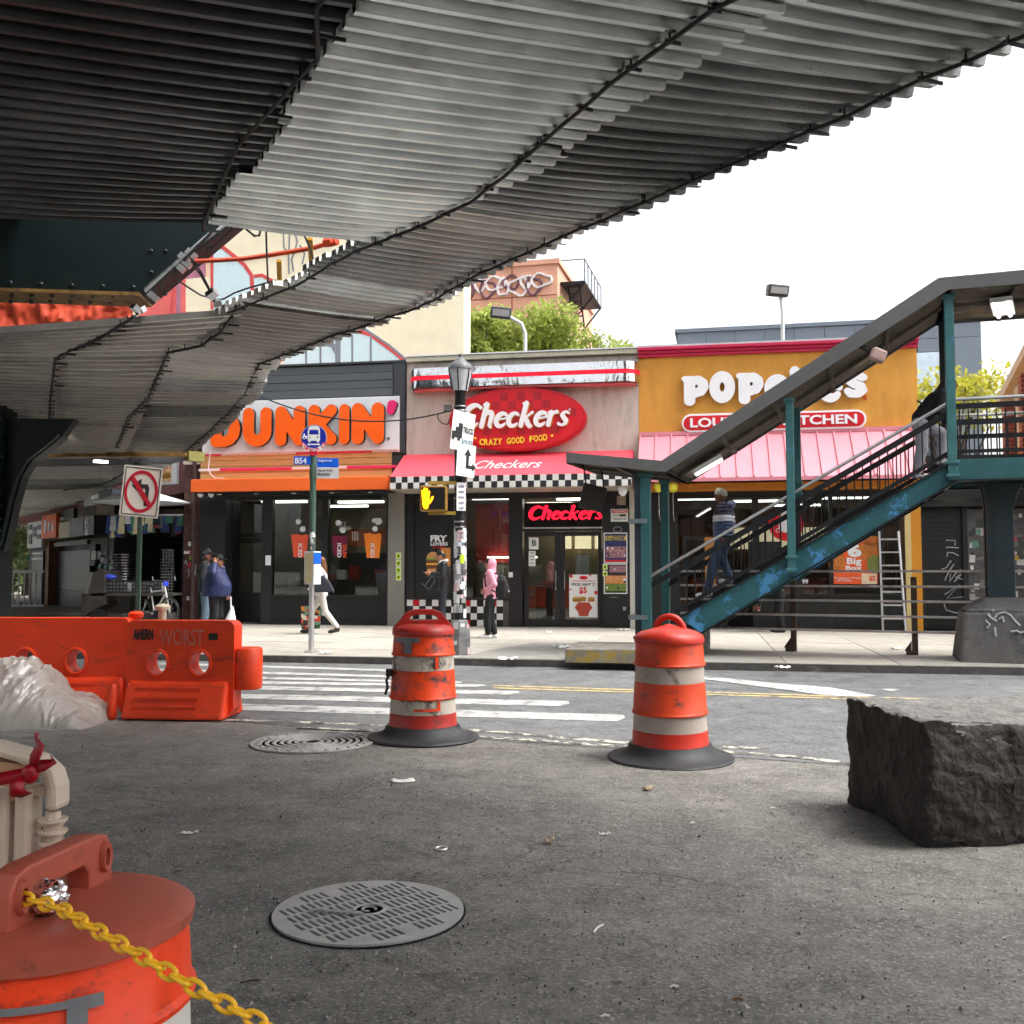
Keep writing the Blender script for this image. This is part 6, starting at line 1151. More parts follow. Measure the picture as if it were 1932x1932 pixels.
# far street at the left edge: rail fence
ff = gz(45, 1150, 0); RFN = thing('street_railing', 'white railing far down the side street', 'fence', ff)
for k in range(7): MB().tube([(-.6 + k * .2, 0, 0), (-.6 + k * .2, 0, 1.3)], .03, 5).build('baluster', WHITEL, RFN)
MB().box(-.7, .7, -.03, .03, 1.3, 1.4).build('top_rail', WHITEL, RFN); MB().box(-.7, .7, -.03, .03, .1, .18).build('bottom_rail', WHITEL, RFN)
fs_ = gy(64, 1075, 46); SNG = thing('street_name_sign', 'small green street name sign far at the left', 'sign', (fs_.x, fs_.y, 0)); MB().tube([(0, 0, 0), (0, 0, 4.2)], .05).build('pole', ALU, SNG); zz = gy(64, 1052, 46).z; MB().box(-.3, .45, -.03, .03, zz - .12, zz + .12).build('plate', mat('street_green', rgb(30, 150, 120), .4), SNG)

# goods hung along the side street front
rgc = random.Random(21)
GD = [mat('goods_%d' % i, c_, .5, var=.3, scale=12) for i, c_ in enumerate((rgb(170, 170, 168), rgb(30, 30, 34), rgb(150, 40, 44), rgb(40, 60, 120), rgb(190, 180, 150), rgb(90, 90, 96), rgb(60, 110, 90)))]
RK2 = thing('goods_rail', 'rail of hanging bags and goods between the cart and the pipe column', 'display rack', gz(300, 1174, .1) + V((0, .5, 0))); rk = Frame(RK2.location, 0.)
xg0, xg1 = rk.hit(205, 1000).x, rk.hit(345, 1000).x; zg = rk.hit(280, 972).z
MB().tube([(xg0, 0, zg), (xg1, 0, zg)], .018, 6).build('rail', STEEL, RK2)
for x in (xg0, xg1): MB().tube([(x, 0, 0), (x, 0, zg)], .018, 6).build('rail_leg', DKST, RK2)
for k in range(34):
    x = xg0 + (xg1 - xg0) * (k + rgc.random()) / 34; h1 = rgc.uniform(.15, .55); w1 = rgc.uniform(.06, .2); MB().hexa([(x - w1 / 2, -.05, zg - .04 - h1), (x + w1 / 2, -.05, zg - .04 - h1), (x + w1 / 2, .05, zg - .04 - h1), (x - w1 / 2, .05, zg - .04 - h1)], [(x - w1 * .35, -.02, zg - .03), (x + w1 * .35, -.02, zg - .03), (x + w1 * .35, .02, zg - .03), (x - w1 * .35, .02, zg - .03)]).build('hung_item', rgc.choice(GD), RK2)
for k in range(16):
    q = 520 + k * 9; gb('wall_sign', rgc.choice(GD), SR if k % 2 else S3, ZW, (rgc.uniform(540, 960), rgc.uniform(640, 1000), 0, 0)[:2] + (0, 0), -.06, -.02) if False else None
for k, (q, mi_) in enumerate((((600, 800, 660, 835), 0), ((668, 715, 765, 830), 1), ((735, 975, 860, 1000), 4), ((560, 1050, 900, 1090), 5), ((610, 850, 720, 1010), 4), ((930, 1080, 985, 1300), 1), ((945, 1150, 990, 1240), 0))): gb('wall_unit', GD[mi_], SR, ZW, q, -.12 - .02 * k, -.06)
for k in range(26):
    a0, b0 = rgc.uniform(1000, 1130), rgc.uniform(1130, 1550); gb('shelf_item', rgc.choice(GD), SR, ZW, (a0, b0, a0 + rgc.uniform(14, 34), b0 + rgc.uniform(18, 50)), -.3 - .05 * rgc.random(), -.2)
DRM = thing('bucket', 'white plastic bucket standing beside the vendor cart', 'bucket', gz(172, 1176, .1)); MB().lathe([(.001, 0), (.13, 0), (.16, .36), (.17, .36), (.17, .38), (.15, .38), (.001, .34)], 18).build('bucket_body', GD[0], DRM, smooth=True); MB().tube([(.16 * math.cos(t), .02, .36 + .1 * math.sin(t)) for t in [i * math.pi / 8 for i in range(9)]], .006, 5).build('bucket_handle', STEEL, DRM)
# ================================================================== STREET FURNITURE
PBLK = mat('pole_black', (.012, .012, .013), .4, var=.2)
lb = gz(866, 1237, .1); LF_ = Frame((lb.x, lb.y + .17, .1), 0.)
LP = thing('street_lamp', 'black acorn street lamp plastered with stickers in front of the burger shop', 'street lamp', LF_.o)
zl = lambda py: LF_.hit(860, py, 0).z
STKS = flyer('sticker_print', [rgb(220, 220, 216), rgb(110, 110, 112), rgb(200, 196, 190), rgb(60, 60, 64), rgb(226, 224, 220), rgb(190, 150, 160)], 22)
MB().lathe([(.17, 0), (.165, .35), (.15, zl(1180)), (.13, zl(1172)), (.1, zl(1168))], 8).build('lamp_base', mat('base_grey', (.16, .16, .16), .6, var=.4, scale=8), LP, bevel=.008)
MB().lathe([(.1, zl(1169)), (.095, zl(1000)), (.088, zl(820)), (.085, zl(742)), (.09, zl(741)), (.1, zl(738))], 16).build('pole', PBLK, LP, smooth=True)
MB().lathe([(.12, zl(738)), (.125, zl(732)), (.15, zl(720)), (.175, zl(706)), (.183, zl(698)), (.183, zl(696))], 20).build('globe', mat('frosted_globe', rgb(216, 218, 220), .3, trans=.3), LP, smooth=True)
for k in range(6): a = k * math.pi / 3 + .35; MB().tube([(r_ * math.cos(a), r_ * math.sin(a), zl(py)) for r_, py in ((.126, 738), (.156, 721), (.182, 706), (.188, 697))], .01, 5).build('globe_rib', PBLK, LP)
MB().lathe([(.195, zl(698)), (.19, zl(692)), (.15, zl(686)), (.1, zl(682)), (.09, zl(680)), (.05, zl(676)), (.03, zl(674)), (.035, zl(671)), (.03, zl(668)), (.001, zl(667))], 20).build('lamp_cap', mat('cap_grey', (.12, .125, .13), .35), LP, smooth=True)
for py in (769, 777, 918, 930, 942, 986, 996, 1005): MB().lathe([(.098, zl(py)), (.101, zl(py) + .012), (.098, zl(py) + .024)], 16).build('band_clamp', STEEL, LP, smooth=True)
random.seed(3)
stm = [mat('sticker_%d' % i, c_, .5, var=.25, scale=18) for i, c_ in enumerate((rgb(216, 216, 212), rgb(150, 150, 150), rgb(226, 226, 224), rgb(80, 80, 84), rgb(220, 186, 190), rgb(206, 210, 216), rgb(190, 210, 60), rgb(220, 180, 60), rgb(120, 124, 150)))]
for k in range(88):
    a = random.uniform(-2.9, .1); w_ = random.uniform(.4, 1.1); py = random.uniform(1004, 1118) if k < 70 else random.uniform(1120, 1168); hh = random.uniform(.05, .16); r_ = .099 + .0008 * (k % 9); z = zl(py)
    mm = random.choice(stm[:6]) if random.random() < .92 else random.choice(stm)
    MB().lathe([(r_, z), (r_, z + hh)], 5, a0=a, a1=a + w_).build('sticker', mm, LP)
MB().lathe([(.107, zl(1063)), (.107, zl(1047))], 5, a0=-1.5, a1=-.8).build('sticker', LIME, LP)
for k in range(46):
    a = random.choice(range(8)) * math.pi / 4 - math.pi + .39; w_ = random.uniform(.04, .1); hh = random.uniform(.05, .12); z = random.uniform(.04, .5); r_ = (.166 - .02 * z / .5) * .925 + .004 + .0006 * (k % 9); o = MB().obox((0, 0, 0), (.001, w_, hh)).build('sticker', random.choice(stm[:6]), LP); o.location = (r_ * math.cos(a), r_ * math.sin(a), z); o.rotation_euler = (0, 0, a)
# plates on the pole
def plate(par, c, w_, h_, R, m, name, t=.006): return MB().obox(c, (w_, t, h_), R).build(name, m, par)
SGW = mat('sign_white', rgb(236, 236, 232), .35, var=.03); SGK = mat('sign_black_ink', (.015, .015, .015), .5)
def sign_text(par, c, R, body, dx, dz, w_, h_, m, off=.02):
    me = stand(text_mesh(body, .01, offset=off), -w_ / 2, w_ / 2, -h_ / 2, h_ / 2, 0, .003); o = link('lettering', me, m, par); o.location = V(c) + R @ V((dx, -.008, dz)); o.rotation_euler = R.to_euler(); return o
R1 = Euler((0, rad(7), rad(38))).to_matrix(); c1 = LF_.hit(873, 814, -.14)
pt = plate(LP, c1, .42, .62, R1, SGW, 'truck_route_sign'); sign_text(pt, c1, R1, 'TRUCK', .1, .03, .2, .1, SGK); sign_text(pt, c1, R1, 'ROUTE', .1, -.17, .2, .1, mat('ink_blue', rgb(90, 130, 150), .5))
me = MB().prism([(-.16, -.12), (-.16, -.02), (-.1, -.02), (-.1, .05), (-.05, .05), (-.05, .12), (.03, .12), (.03, -.12), (0, -.12), (0, -.16), (-.05, -.16), (-.05, -.12), (-.11, -.12), (-.11, -.16), (-.15, -.16)], -.004, 0).build('truck_symbol', SGK, pt); me.location = V(c1) + R1 @ V((-.04, -.005, .0)); me.rotation_euler = R1.to_euler()
c2 = LF_.hit(879, 869, -.17); R2 = Euler((0, rad(4), rad(36))).to_matrix(); p2 = plate(LP, c2, .34, .5, R2, SGW, 'arrow_sign')
o = MB().prism([(-.02, -.14), (.1, -.14), (.1, -.18), (.17, -.115), (.1, -.05), (.1, -.09), (.03, -.09), (.03, .06), (.07, .06), (.005, .17), (-.06, .06), (-.02, .06)], -.004, 0).build('double_arrow', SGK, p2); o.location = V(c2) + R2 @ V((.02, -.005, .02)); o.rotation_euler = R2.to_euler()
c3 = LF_.hit(870, 937, -.13); R3 = Euler((0, 0, rad(25))).to_matrix(); p3_ = plate(LP, c3, .15, .44, R3, SGW, 'notice_plate')
for k, t_ in enumerate(('CURB', 'YOUR', 'DOG', 'CLEAN', 'UP')): sign_text(p3_, c3, R3, t_, 0, .16 - k * .085, .09, .035, mat('ink_violet', rgb(90, 80, 130), .5))
# pedestrian signal
PS = thing('pedestrian_signal', 'pedestrian signal showing an orange raised hand on the street lamp pole', 'traffic signal', LF_.o)
a, b, c, d = rect(LF_, ID, 792, 916, 843, 964, -.3); HOU = mat('signal_housing', rgb(150, 110, 40), .5, var=.2)
MB().box(a, b, -.3, -.06, c, d).build('housing', HOU, PS, bevel=.02); fcp = MB().box(a + .03, b - .03, -.306, -.3, c + .03, d - .03).build('face', mat('signal_face', (.012, .011, .011), .35), PS)
for py in (911, 968): z = LF_.hit(825, py, -.1).z; MB().box(LF_.hit(808, py, -.1).x, -.06, -.12, -.06, z - .025, z + .025).build('bracket', mat('bracket_yellow', rgb(176, 146, 60), .5), PS)
HD = [ln(.1, (.3, .3), (.45, .28), (.5, .42), (.32, .42)), ln(.05, (.25, .45), (.2, .85)), ln(.052, (.33, .45), (.32, .95)), ln(.052, (.43, .45), (.45, .93)), ln(.048, (.52, .45), (.57, .82)), ln(.055, (.52, .3), (.66, .42), (.76, .58)), ln(.12, (.36, .2), (.42, .2))]
a2, b2, c2_, d2 = rect(LF_, ID, 795, 920, 818, 960, -.312); link('hand_symbol', stand(loops_mesh(contour(HD), .1), a2, b2, c2_, d2, -.3065, .005), mat('hand_orange', rgb(255, 150, 10), .5, emit=rgb(255, 150, 5), es=2.2), PS)
# wire from the canopy to the lamp post
WS = thing('span_wire', 'thin black wire strung from the canopy edge to the street lamp', 'wire', LF_.o); q0 = C4[2] + V((0, 0, -.05)); q1 = LF_.wor((-.1, 0, zl(773)))
MB().tube([q0.lerp(q1, t) + V((0, 0, -1.15 * t * (1 - t) * 1.0)) for t in [i / 14 for i in range(15)]], .012, 5).build('wire', CABLE, WS, world=True); MB().tube([LF_.hit(*ZL(*q), -.05) for q in ((90, 630), (95, 690), (140, 730), (190, 735), (205, 690), (240, 680))], .01, 5).build('wire_loop', CABLE, WS); MB().obox(LF_.hit(*ZL(190, 575), 0), (.12, .1, .1)).build('wire_clamp', STEEL, WS)
# bus stop pole
bb = gz(587, 1231, .1); BF = Frame(bb, 0.); BS = thing('bus_stop_sign', 'green bus stop pole with round blue bus sign and timetable box', 'bus stop', bb)
GPO = mat('pole_green', rgb(66, 92, 80), .45, var=.15); bz = lambda py: BF.hit(590, py).z
MB().lathe([(.11, 0), (.11, .025), (.045, .03), (.045, bz(905))], 14).build('pole', ALU, BS, smooth=True); MB().lathe([(.052, bz(1050)), (.052, bz(905)), (.06, bz(904)), (.06, bz(850)), (.05, bz(848))], 14).build('pole_sleeve', GPO, BS, smooth=True)
a, b, c, d = rect(BF, ZB, 180, 70, 450, 345, -.09); cx, cz, rr = (a + b) / 2, (c + d) / 2, (b - a) / 2
def disc(par, k, y0, y1, m, name, z0=0.): return MB().prism([(cx + rr * k * math.cos(t), cz + z0 + rr * k * math.sin(t)) for t in [i * math.pi / 20 for i in range(40)]], y0, y1).build(name, m, par)
BLU = mat('bus_blue', rgb(34, 44, 160), .35, var=.05); rd = disc(BS, 1, -.09, -.075, mat('rim_grey', rgb(160, 164, 170), .4), 'round_sign'); disc(rd, .93, -.094, -.0905, BLU, 'blue_face')
bus = MB().prism([(cx + x * rr, cz + z * rr) for x, z in ((-.46, -.25), (-.46, .5), (-.38, .8), (-.2, .9), (.25, .9), (.42, .78), (.48, .5), (.48, -.25), (.4, -.25), (.4, -.36), (.24, -.36), (.24, -.25), (-.24, -.25), (-.24, -.36), (-.38, -.36), (-.38, -.25))], -.098, -.0945).build('bus_symbol', SGW, rd)
MB().prism([(cx + x * rr, cz + z * rr) for x, z in ((-.36, .25), (-.32, .6), (.34, .6), (.38, .25))], -.101, -.0985).build('bus_window', BLU, bus)
for x in (-.3, .3): MB().prism([(cx + x * rr + .06 * rr * math.cos(t), cz + .02 * rr + .06 * rr * math.sin(t)) for t in [i * .8 for i in range(8)]], -.101, -.0985).build('bus_lamp', DARKP, bus)
MB().prism([(cx + x * rr, cz + z * rr) for x, z in ((-.5, -.52), (-.36, -.4), (-.36, -.47), (.36, -.47), (.36, -.4), (.5, -.52), (.36, -.64), (.36, -.57), (-.36, -.57), (-.36, -.64))], -.098, -.0945).build('arrow_symbol', SGW, rd)
MB().tube([(cx - .74 * rr, -.096, cz + .3 * rr), (cx - .74 * rr, -.096, cz + .1 * rr), (cx - .6 * rr, -.096, cz + .08 * rr), (cx - .54 * rr, -.096, cz - .05 * rr)], .012, 5).build('wheelchair_symbol', SGW, rd); MB().tube([(cx - .72 * rr + .12 * rr * math.cos(t), -.096, cz + .03 * rr + .12 * rr * math.sin(t)) for t in [2 + i * .5 for i in range(9)]], .01, 5).build('wheelchair_symbol', SGW, rd)
RBN = mat('sign_red_arc', rgb(226, 40, 66), .4)
n = 18; out_ = [(cx + 1.12 * rr * math.cos(t), cz + 1.06 * rr * math.sin(t)) for t in [rad(205 + 130 * i / n) for i in range(n + 1)]]; inn = [(cx + .84 * rr * math.cos(t), cz + .84 * rr * math.sin(t)) for t in [rad(335 - 130 * i / n) for i in range(n + 1)]]
ar = MB().prism(out_ + inn, -.104, -.0955).build('red_arc', RBN, BS); MB().box(cx - .05, cx + .06, -.1, -.07, cz - 1.35 * rr, cz - 1.0 * rr).build('red_neck', RBN, BS)
for i, ch in enumerate('NO STANDING'):
    if ch == ' ': continue
    t = rad(212 + 116 * (i + .5) / 11); me = stand(text_mesh(ch, .01), -.02, .02, -.028, .028, 0, .004); o = link('letter', me, WHITEL, ar); o.location = (cx + .97 * rr * math.cos(t), -.106, cz + .95 * rr * math.sin(t)); o.rotation_euler = (0, -(t + math.pi / 2), 0)
BL2 = mat('route_blue', rgb(22, 96, 214), .4); 
for q, m_, nm in (((108, 400, 284, 488), BL2, 'route_plate'), ((348, 420, 572, 516), BL2, 'destination_plate'), ((346, 522, 574, 630), mat('plate_grey', rgb(196, 198, 196), .4), 'stop_name_plate')):
    a, b, c, d = rect(BF, ZB, *q, -.07); pl_ = bx(nm, m_, BS, a, b, -.075, -.065, c, d)
    if nm == 'route_plate': ftext('B54', WHITEL, pl_, BF, ZB, 122, 416, 240, 478, -.079, offset=.02)
    elif nm == 'destination_plate': ftext('Ridgewood', WHITEL, pl_, BF, ZB, 360, 432, 500, 466, -.079)
    else: ftext('Myrtle Av &', DARKP, pl_, BF, ZB, 360, 534, 508, 562, -.079); ftext('Broadway', DARKP, pl_, BF, ZB, 360, 570, 484, 602, -.079)
Rb = Euler((0, 0, rad(48))).to_matrix(); a, b, c, d = rect(BF, ZB, 222, 1385, 318, 1728, -.1); 
tb_ = MB().prism([(a, c), (b, c), (b, d), (a, d)], -.16, .0).build('timetable_box', ALU, BS, bevel=.008); MB().box(a + .02, b - .02, -.163, -.1605, c + .03, d - .03).build('timetable_face', mat('timetable_tan', rgb(150, 140, 110), .3, var=.2, scale=14), tb_)
a2, b2, c2_, d2 = rect(BF, ZB, 322, 1395, 378, 1722, -.1); MB().hexa([(a2, -.16, c), (b2, -.02, c), (b2 - .01, .02, c), (a2, -.12, c)], [(a2, -.16, d), (b2, -.02, d), (b2 - .01, .02, d), (a2, -.12, d)]).build('timetable_side', SGW, tb_); MB().hexa([(a2 + .004, -.166, d - .2), (b2 + .002, -.028, d - .2), (b2 + .002, -.024, d - .2), (a2 + .004, -.162, d - .2)], [(a2 + .004, -.166, d - .02), (b2 + .002, -.028, d - .02), (b2 + .002, -.024, d - .02), (a2 + .004, -.162, d - .02)]).build('timetable_header', BL2, tb_)
for k in range(9): py = 1050 - 0; z = bz(1000 + 4.6 * k); MB().lathe([(.0535, z), (.0535, z + .05)], 4, a0=-2.6 + .3 * (k % 3), a1=-1.5 + .35 * (k % 4)).build('sticker', random.choice(stm), BS)
# no-left-turn sign
nb = gz(262, 1232, 0); NFm = Frame(gy(262, 1075, 12.5), 0.); NFm.o.z = 0
NL = thing('no_left_turn_sign', 'white no left turn sign on a green pole behind the orange barrier', 'road sign', NFm.o)
MB().box(-.025, .025, -.02, .02, 0, NFm.hit(262, 885).z).build('pole', GPO, NL)
ctr = NFm.hit(*ZV(497, 535), -.04); Rn = Euler((0, rad(5), rad(10))).to_matrix(); ww = NFm.hit(*ZV(690, 535), -.04).x - NFm.hit(*ZV(305, 535), -.04).x; hh = NFm.hit(*ZV(500, 265), -.04).z - NFm.hit(*ZV(500, 790), -.04).z
pl_ = MB().obox((0, 0, 0), (ww, .008, hh)).build('sign_plate', mat('sign_cream', rgb(238, 234, 222), .35, var=.03), NL, bevel=.003); pl_.location = ctr; pl_.rotation_euler = Rn.to_euler()
e = .012
for q in ((-ww / 2 + .02, ww / 2 - .02, hh / 2 - .03, hh / 2 - .02), (-ww / 2 + .02, ww / 2 - .02, -hh / 2 + .02, -hh / 2 + .03), (-ww / 2 + .02, -ww / 2 + .03, -hh / 2 + .031, hh / 2 - .031), (ww / 2 - .03, ww / 2 - .02, -hh / 2 + .031, hh / 2 - .031)): bx('border_line', SGK, pl_, q[0], q[1], -.008, -.0045, q[2], q[3])
RX, RZ = ww * .43, hh * .42; nn_ = 40; o_ = [(RX * math.cos(t), RZ * math.sin(t)) for t in [i * 2 * math.pi / nn_ for i in range(nn_)]]
RNG = MB(); vs = []
for k in (1, .84): vs += [(x * k, -.0105, z * k) for x, z in o_]
for k in (1, .84): vs += [(x * k, -.0045, z * k) for x, z in o_]
fs = []
for i in range(nn_): j = (i + 1) % nn_; fs += [(i, j, nn_ + j, nn_ + i), (i, 2 * nn_ + i, 2 * nn_ + j, j), (nn_ + i, nn_ + j, 3 * nn_ + j, 3 * nn_ + i)]
RED2 = mat('sign_red', rgb(206, 40, 60), .4); RNG.add(vs, fs).build('red_ring', RED2, pl_)
MB().bar((-RX * .64, -.0125, RZ * .66), (RX * .64, -.0125, -RZ * .66), .004, .055, V((.6, 0, .6))).build('red_slash', RED2, pl_)
MB().prism([(x * ww, z * hh) for x, z in ((.1, -.28), (.2, -.28), (.2, .08), (.15, .15), (-.02, .15), (-.02, .26), (-.25, .1), (-.02, -.04), (-.02, .06), (.1, .06))], -.0085, -.0046).build('arrow_symbol', mat('sign_ink', (.04, .04, .04), .5), pl_)
# rooftop flood lights
def flood(px, py_t, py_b, Y, arm, lab, head):
    p = gy(px, py_b, Y); t_ = thing('flood_light', lab, 'flood light', p); zt_ = gy(px, py_t, Y).z - p.z
    MB().tube([(0, 0, -.4), (0, 0, zt_ - .5), (arm * .15, 0, zt_ - .2), (arm * .6, 0, zt_)], .06, 8).build('pole', ALU, t_, smooth=True)
    MB().obox((arm * .6 + head, 0, zt_ + .12), (.62, .4, .34), Euler((.2, .1, 0)).to_matrix()).build('lamp_head', mat('lamp_head_grey', (.06, .07, .075), .4), t_, bevel=.04); MB().obox((arm * .6 + head, -.21, zt_ + .08), (.5, .03, .2), Euler((.2, .1, 0)).to_matrix()).build('lamp_glass', ALU, t_)
flood(1477, 556, 640, 30, -.15, 'flood light on a straight pole above the mustard shop', -.05); flood(991, 598, 680, 30, -.8, 'flood light on a curved arm above the burger shop', -.25)

# ================================================================== TRAFFIC DRUMS
def drum_mats(tag_, org, lid, whit, dirty):
    o = mat('drum_orange_' + tag_, org, .45, var=.12, scale=5, dirt=(.035, .03, .028), damt=dirty, dscale=4, dsoft=.12, streak=(1, 1, 1.6)); l = mat('drum_lid_' + tag_, lid, .45, var=.15, scale=5, dirt=(.05, .03, .025), damt=dirty + .02, dscale=5); wh = mat('drum_white_' + tag_, whit, .55, var=.12, scale=6, dirt=(.07, .06, .055), damt=dirty, dscale=5, dsoft=.1); return o, l, wh
RUB = mat('black_rubber', (.025, .026, .028), .6, var=.3, scale=5, dirt=(.12, .12, .12), damt=.6, dscale=5)
def drum(lab, loc, rz, ms, tilt=(0, 0), kz=1., wide=True, base=True, hw_=.2, kr=1., dome=1.):
    om, lm, wm = ms; t_ = thing('traffic_drum', lab, 'traffic drum', loc, rz, 'orange and white traffic drums'); t_.rotation_euler = (tilt[0], tilt[1], rz)
    N = 40
    if base: MB().lathe([(.0, .004), (.47, .004), (.475, .012), (.465, .025), (.4, .035), (.33, .07), (.305, .12), (.28, .12), (.28, .02)], 48).build('rubber_base', RUB, t_, smooth=True)
    rz_ = lambda z: (.288 - .04 * (z / .9)) * kr
    def bandp(z0, z1, m, nm, ridge):
        r0, r1 = rz_(z0), rz_(z1); pf = [(r0 + .012, z0 * kz), (r0 + .014, (z0 + .012) * kz), (r0 + .004, (z0 + .025) * kz), (r1 + .002, (z1 - .004) * kz), (r1 - .004, z1 * kz)] if ridge else [(r0, z0 * kz), (r0, (z0 + .004) * kz), (r1, (z1 - .004) * kz), (r1, z1 * kz)]
        mb = MB().lathe(pf, N); mb.v = [(x * (1 + .008 * noise.noise(V((x * 4, y * 4, z * 3 + loc[0])))), y * (1 + .008 * noise.noise(V((x * 4 + 5, y * 4, z * 3)))), z) for x, y, z in mb.v]; return mb.build(nm, m, t_, smooth=True)
    bandp(.035, .225, lm, 'lower_body', True); bandp(.225, .345, wm, 'reflective_band', False); bandp(.345, .585, om, 'middle_body', True); bandp(.585, .705, wm, 'reflective_band', False); bandp(.705, .885, om, 'upper_body', True)
    r_ = rz_(.885); zl_ = .885 * kz
    lid = MB().lathe([(r_ - .002, zl_ - .012), (r_ + .014, zl_ - .01), (r_ + .016, zl_ + .012), (r_ + .006, zl_ + .04 * dome), (r_ - .03, zl_ + .066 * dome), (r_ * .55, zl_ + .078 * dome), (.001, zl_ + .08 * dome)], N)
    if not wide: lid.v = [(x * (1 - .0 * z), y, z + .05 * max(0, 1 - abs(y) / (.2)) * (1 - math.hypot(x, y) / (r_ + .05)) if z > zl_ + .02 else z) for x, y, z in lid.v]
    ld = lid.build('lid', lm, t_, smooth=True)
    if wide:                         # flat moulded grip with a slot, standing on two feet
        h0 = zl_ + .07 * dome; w_ = hw_; pf = [(-w_ - .06, h0 - .03), (-w_, h0 + .04), (-w_ + .05, h0 + .1), (-w_ * .4, h0 + .125), (w_ * .4, h0 + .125), (w_ - .05, h0 + .1), (w_, h0 + .04), (w_ + .06, h0 - .03)] if dome == 1 else [(-w_ - .035, h0 - .02), (-w_ - .03, h0 + .07), (-w_ - .015, h0 + .092), (-w_ + .02, h0 + .1), (w_ - .02, h0 + .1), (w_ + .015, h0 + .092), (w_ + .03, h0 + .07), (w_ + .035, h0 - .02)]
        inner = [(-w_ + .06, h0 + .035), (-w_ + .09, h0 + .075), (-w_ * .3, h0 + .09), (w_ * .3, h0 + .09), (w_ - .09, h0 + .075), (w_ - .06, h0 + .035)] if dome == 1 else [(-w_ + .035, h0 - .005), (-w_ + .04, h0 + .04), (-w_ + .06, h0 + .06), (w_ - .06, h0 + .06), (w_ - .04, h0 + .04), (w_ - .035, h0 - .005)]
        me = loops_mesh([pf, inner], .02, .006); stand(me, *((-w_ - .066, w_ + .066, h0 - .036, h0 + .131) if dome == 1 else (-w_ - .041, w_ + .041, h0 - .026, h0 + .106)), .026, .052); link('handle', me, lm, t_, smooth=True)
    else:
        h0 = zl_ + .06; MB().tube([(.02 + .0 * math.cos(t), .11 * math.cos(t), h0 + .12 * math.sin(t)) for t in [i * math.pi / 12 for i in range(13)]], [.026] * 13, 10).build('handle', lm, t_, smooth=True)
    return t_
m1 = drum_mats('a', rgb(226, 66, 16), rgb(172, 44, 34), rgb(190, 180, 166), .51); m2 = drum_mats('b', rgb(200, 62, 22), rgb(186, 44, 26), rgb(170, 158, 148), .56); m3_ = drum_mats('c', rgb(240, 66, 18), rgb(172, 84, 66), rgb(214, 210, 200), .535)
dl = gz(798, 1393); d1o = drum('scuffed traffic drum with torn white bands beside the round manhole', dl, rad(8), m1)
dr_ = gz(1265, 1431); d2o = drum('smoother traffic drum with looped top handle nearest the stone block', dr_, rad(70), m2, tilt=(0, rad(-1.)), wide=False)
GT = mat('duct_tape_grey', (.16, .17, .18), .35, var=.15)
def patch(par, z0, z1, a0, a1, r_, m, name, n=8): MB().lathe([(r_, z0), (r_ - .003, z1)], n, a0=a0, a1=a1).build(name, m, par)
patch(d1o, .82, .86, -2.75, -1.75, .262, GT, 'tape_patch'); patch(d1o, .7, .82, -2.25, -2.0, .265, GT, 'tape_patch'); patch(d1o, .6, .7, -1.25, -1.13, .271, m1[0], 'torn_patch'); patch(d1o, .26, .28, -1.9, -1.1, .286, m1[0], 'torn_patch'); patch(d1o, .28, .34, -1.2, -1.1, .286, m1[0], 'torn_patch')
MB().tube([(-.285, -.05, .54), (-.31, -.06, .5), (-.3, -.07, .44), (-.32, -.07, .38)], .012, 5).build('torn_strap', CABLE, d1o); MB().obox((-.29, -.05, .56), (.05, .06, .06)).build('strap_bolt', RUB, d1o)
# near drum, cropped by the frame
dc = V((-.89, 1.99, 0)); KZ = .845; RZD = 80; fd = drum('near traffic drum with brownish lid, grip handle and taped side', (dc.x, dc.y, -.005), rad(RZD), m3_, kz=KZ, base=True, hw_=.125, dome=.45)
zt_ = .78 * KZ
patch(fd, zt_ + .02, zt_ + .032, -2.6 - rad(RZD), -1.05 - rad(RZD), .266, GT, 'tape_strip', 16); patch(fd, zt_ - .012, zt_ + .034, -1.05 - rad(RZD), -.92 - rad(RZD), .2665, GT, 'tape_strip'); patch(fd, zt_ + .012, zt_ + .034, -.92 - rad(RZD), -.82 - rad(RZD), .2667, GT, 'tape_strip')
hz_ = .885 * KZ + .032
for s_ in (-1, 1): MB().lathe([(.012, 0), (.012, .01), (.019, .012), (.022, .004), (.022, 0)], 16, sx=.8, sy=1.5).build('grip_eye', m3_[1], fd, smooth=True).location = (s_ * .131, -.025, hz_ + .055)
for o in list(fd.children):
    if o.name.startswith('grip_eye'): o.rotation_euler = (rad(90), 0, 0)
fo = MB().obox((0, 0, 0), (.1, .07, .07)); fo.v = [(x * (1 + .2 * noise.noise(V((x * 30, y * 30, z * 30)))), y, z) for x, y, z in fo.v]
FOI = mat('crumpled_foil', (.75, .75, .76), .16, metal=1, bump=.9, bscale=22)
def lump(name, m, par, c, s, seed=0, sub=3, amp=.25):
    bm = bmesh.new(); bmesh.ops.create_icosphere(bm, subdivisions=sub, radius=1)
    for v in bm.verts: k = 1 + amp * noise.noise(v.co * 2.3 + V((seed, seed * 1.7, 0))) + amp * .6 * noise.noise(v.co * 5 + V((0, seed, 0))); v.co = V((v.co.x * s[0] * k, v.co.y * s[1] * k, v.co.z * s[2] * k))
    me = bpy.data.meshes.new(name); bm.to_mesh(me); bm.free(); o = link(name, me, m, par); o.location = c; return o
fl = thing('foil_scrap', 'crumpled silver foil tucked under the near drum handle', 'foil', (dc.x + .02, dc.y - .06, .885 * KZ + .03)); lump('foil', FOI, fl, (0, -.02, .035), (.042, .035, .03), 3, 3, .35)
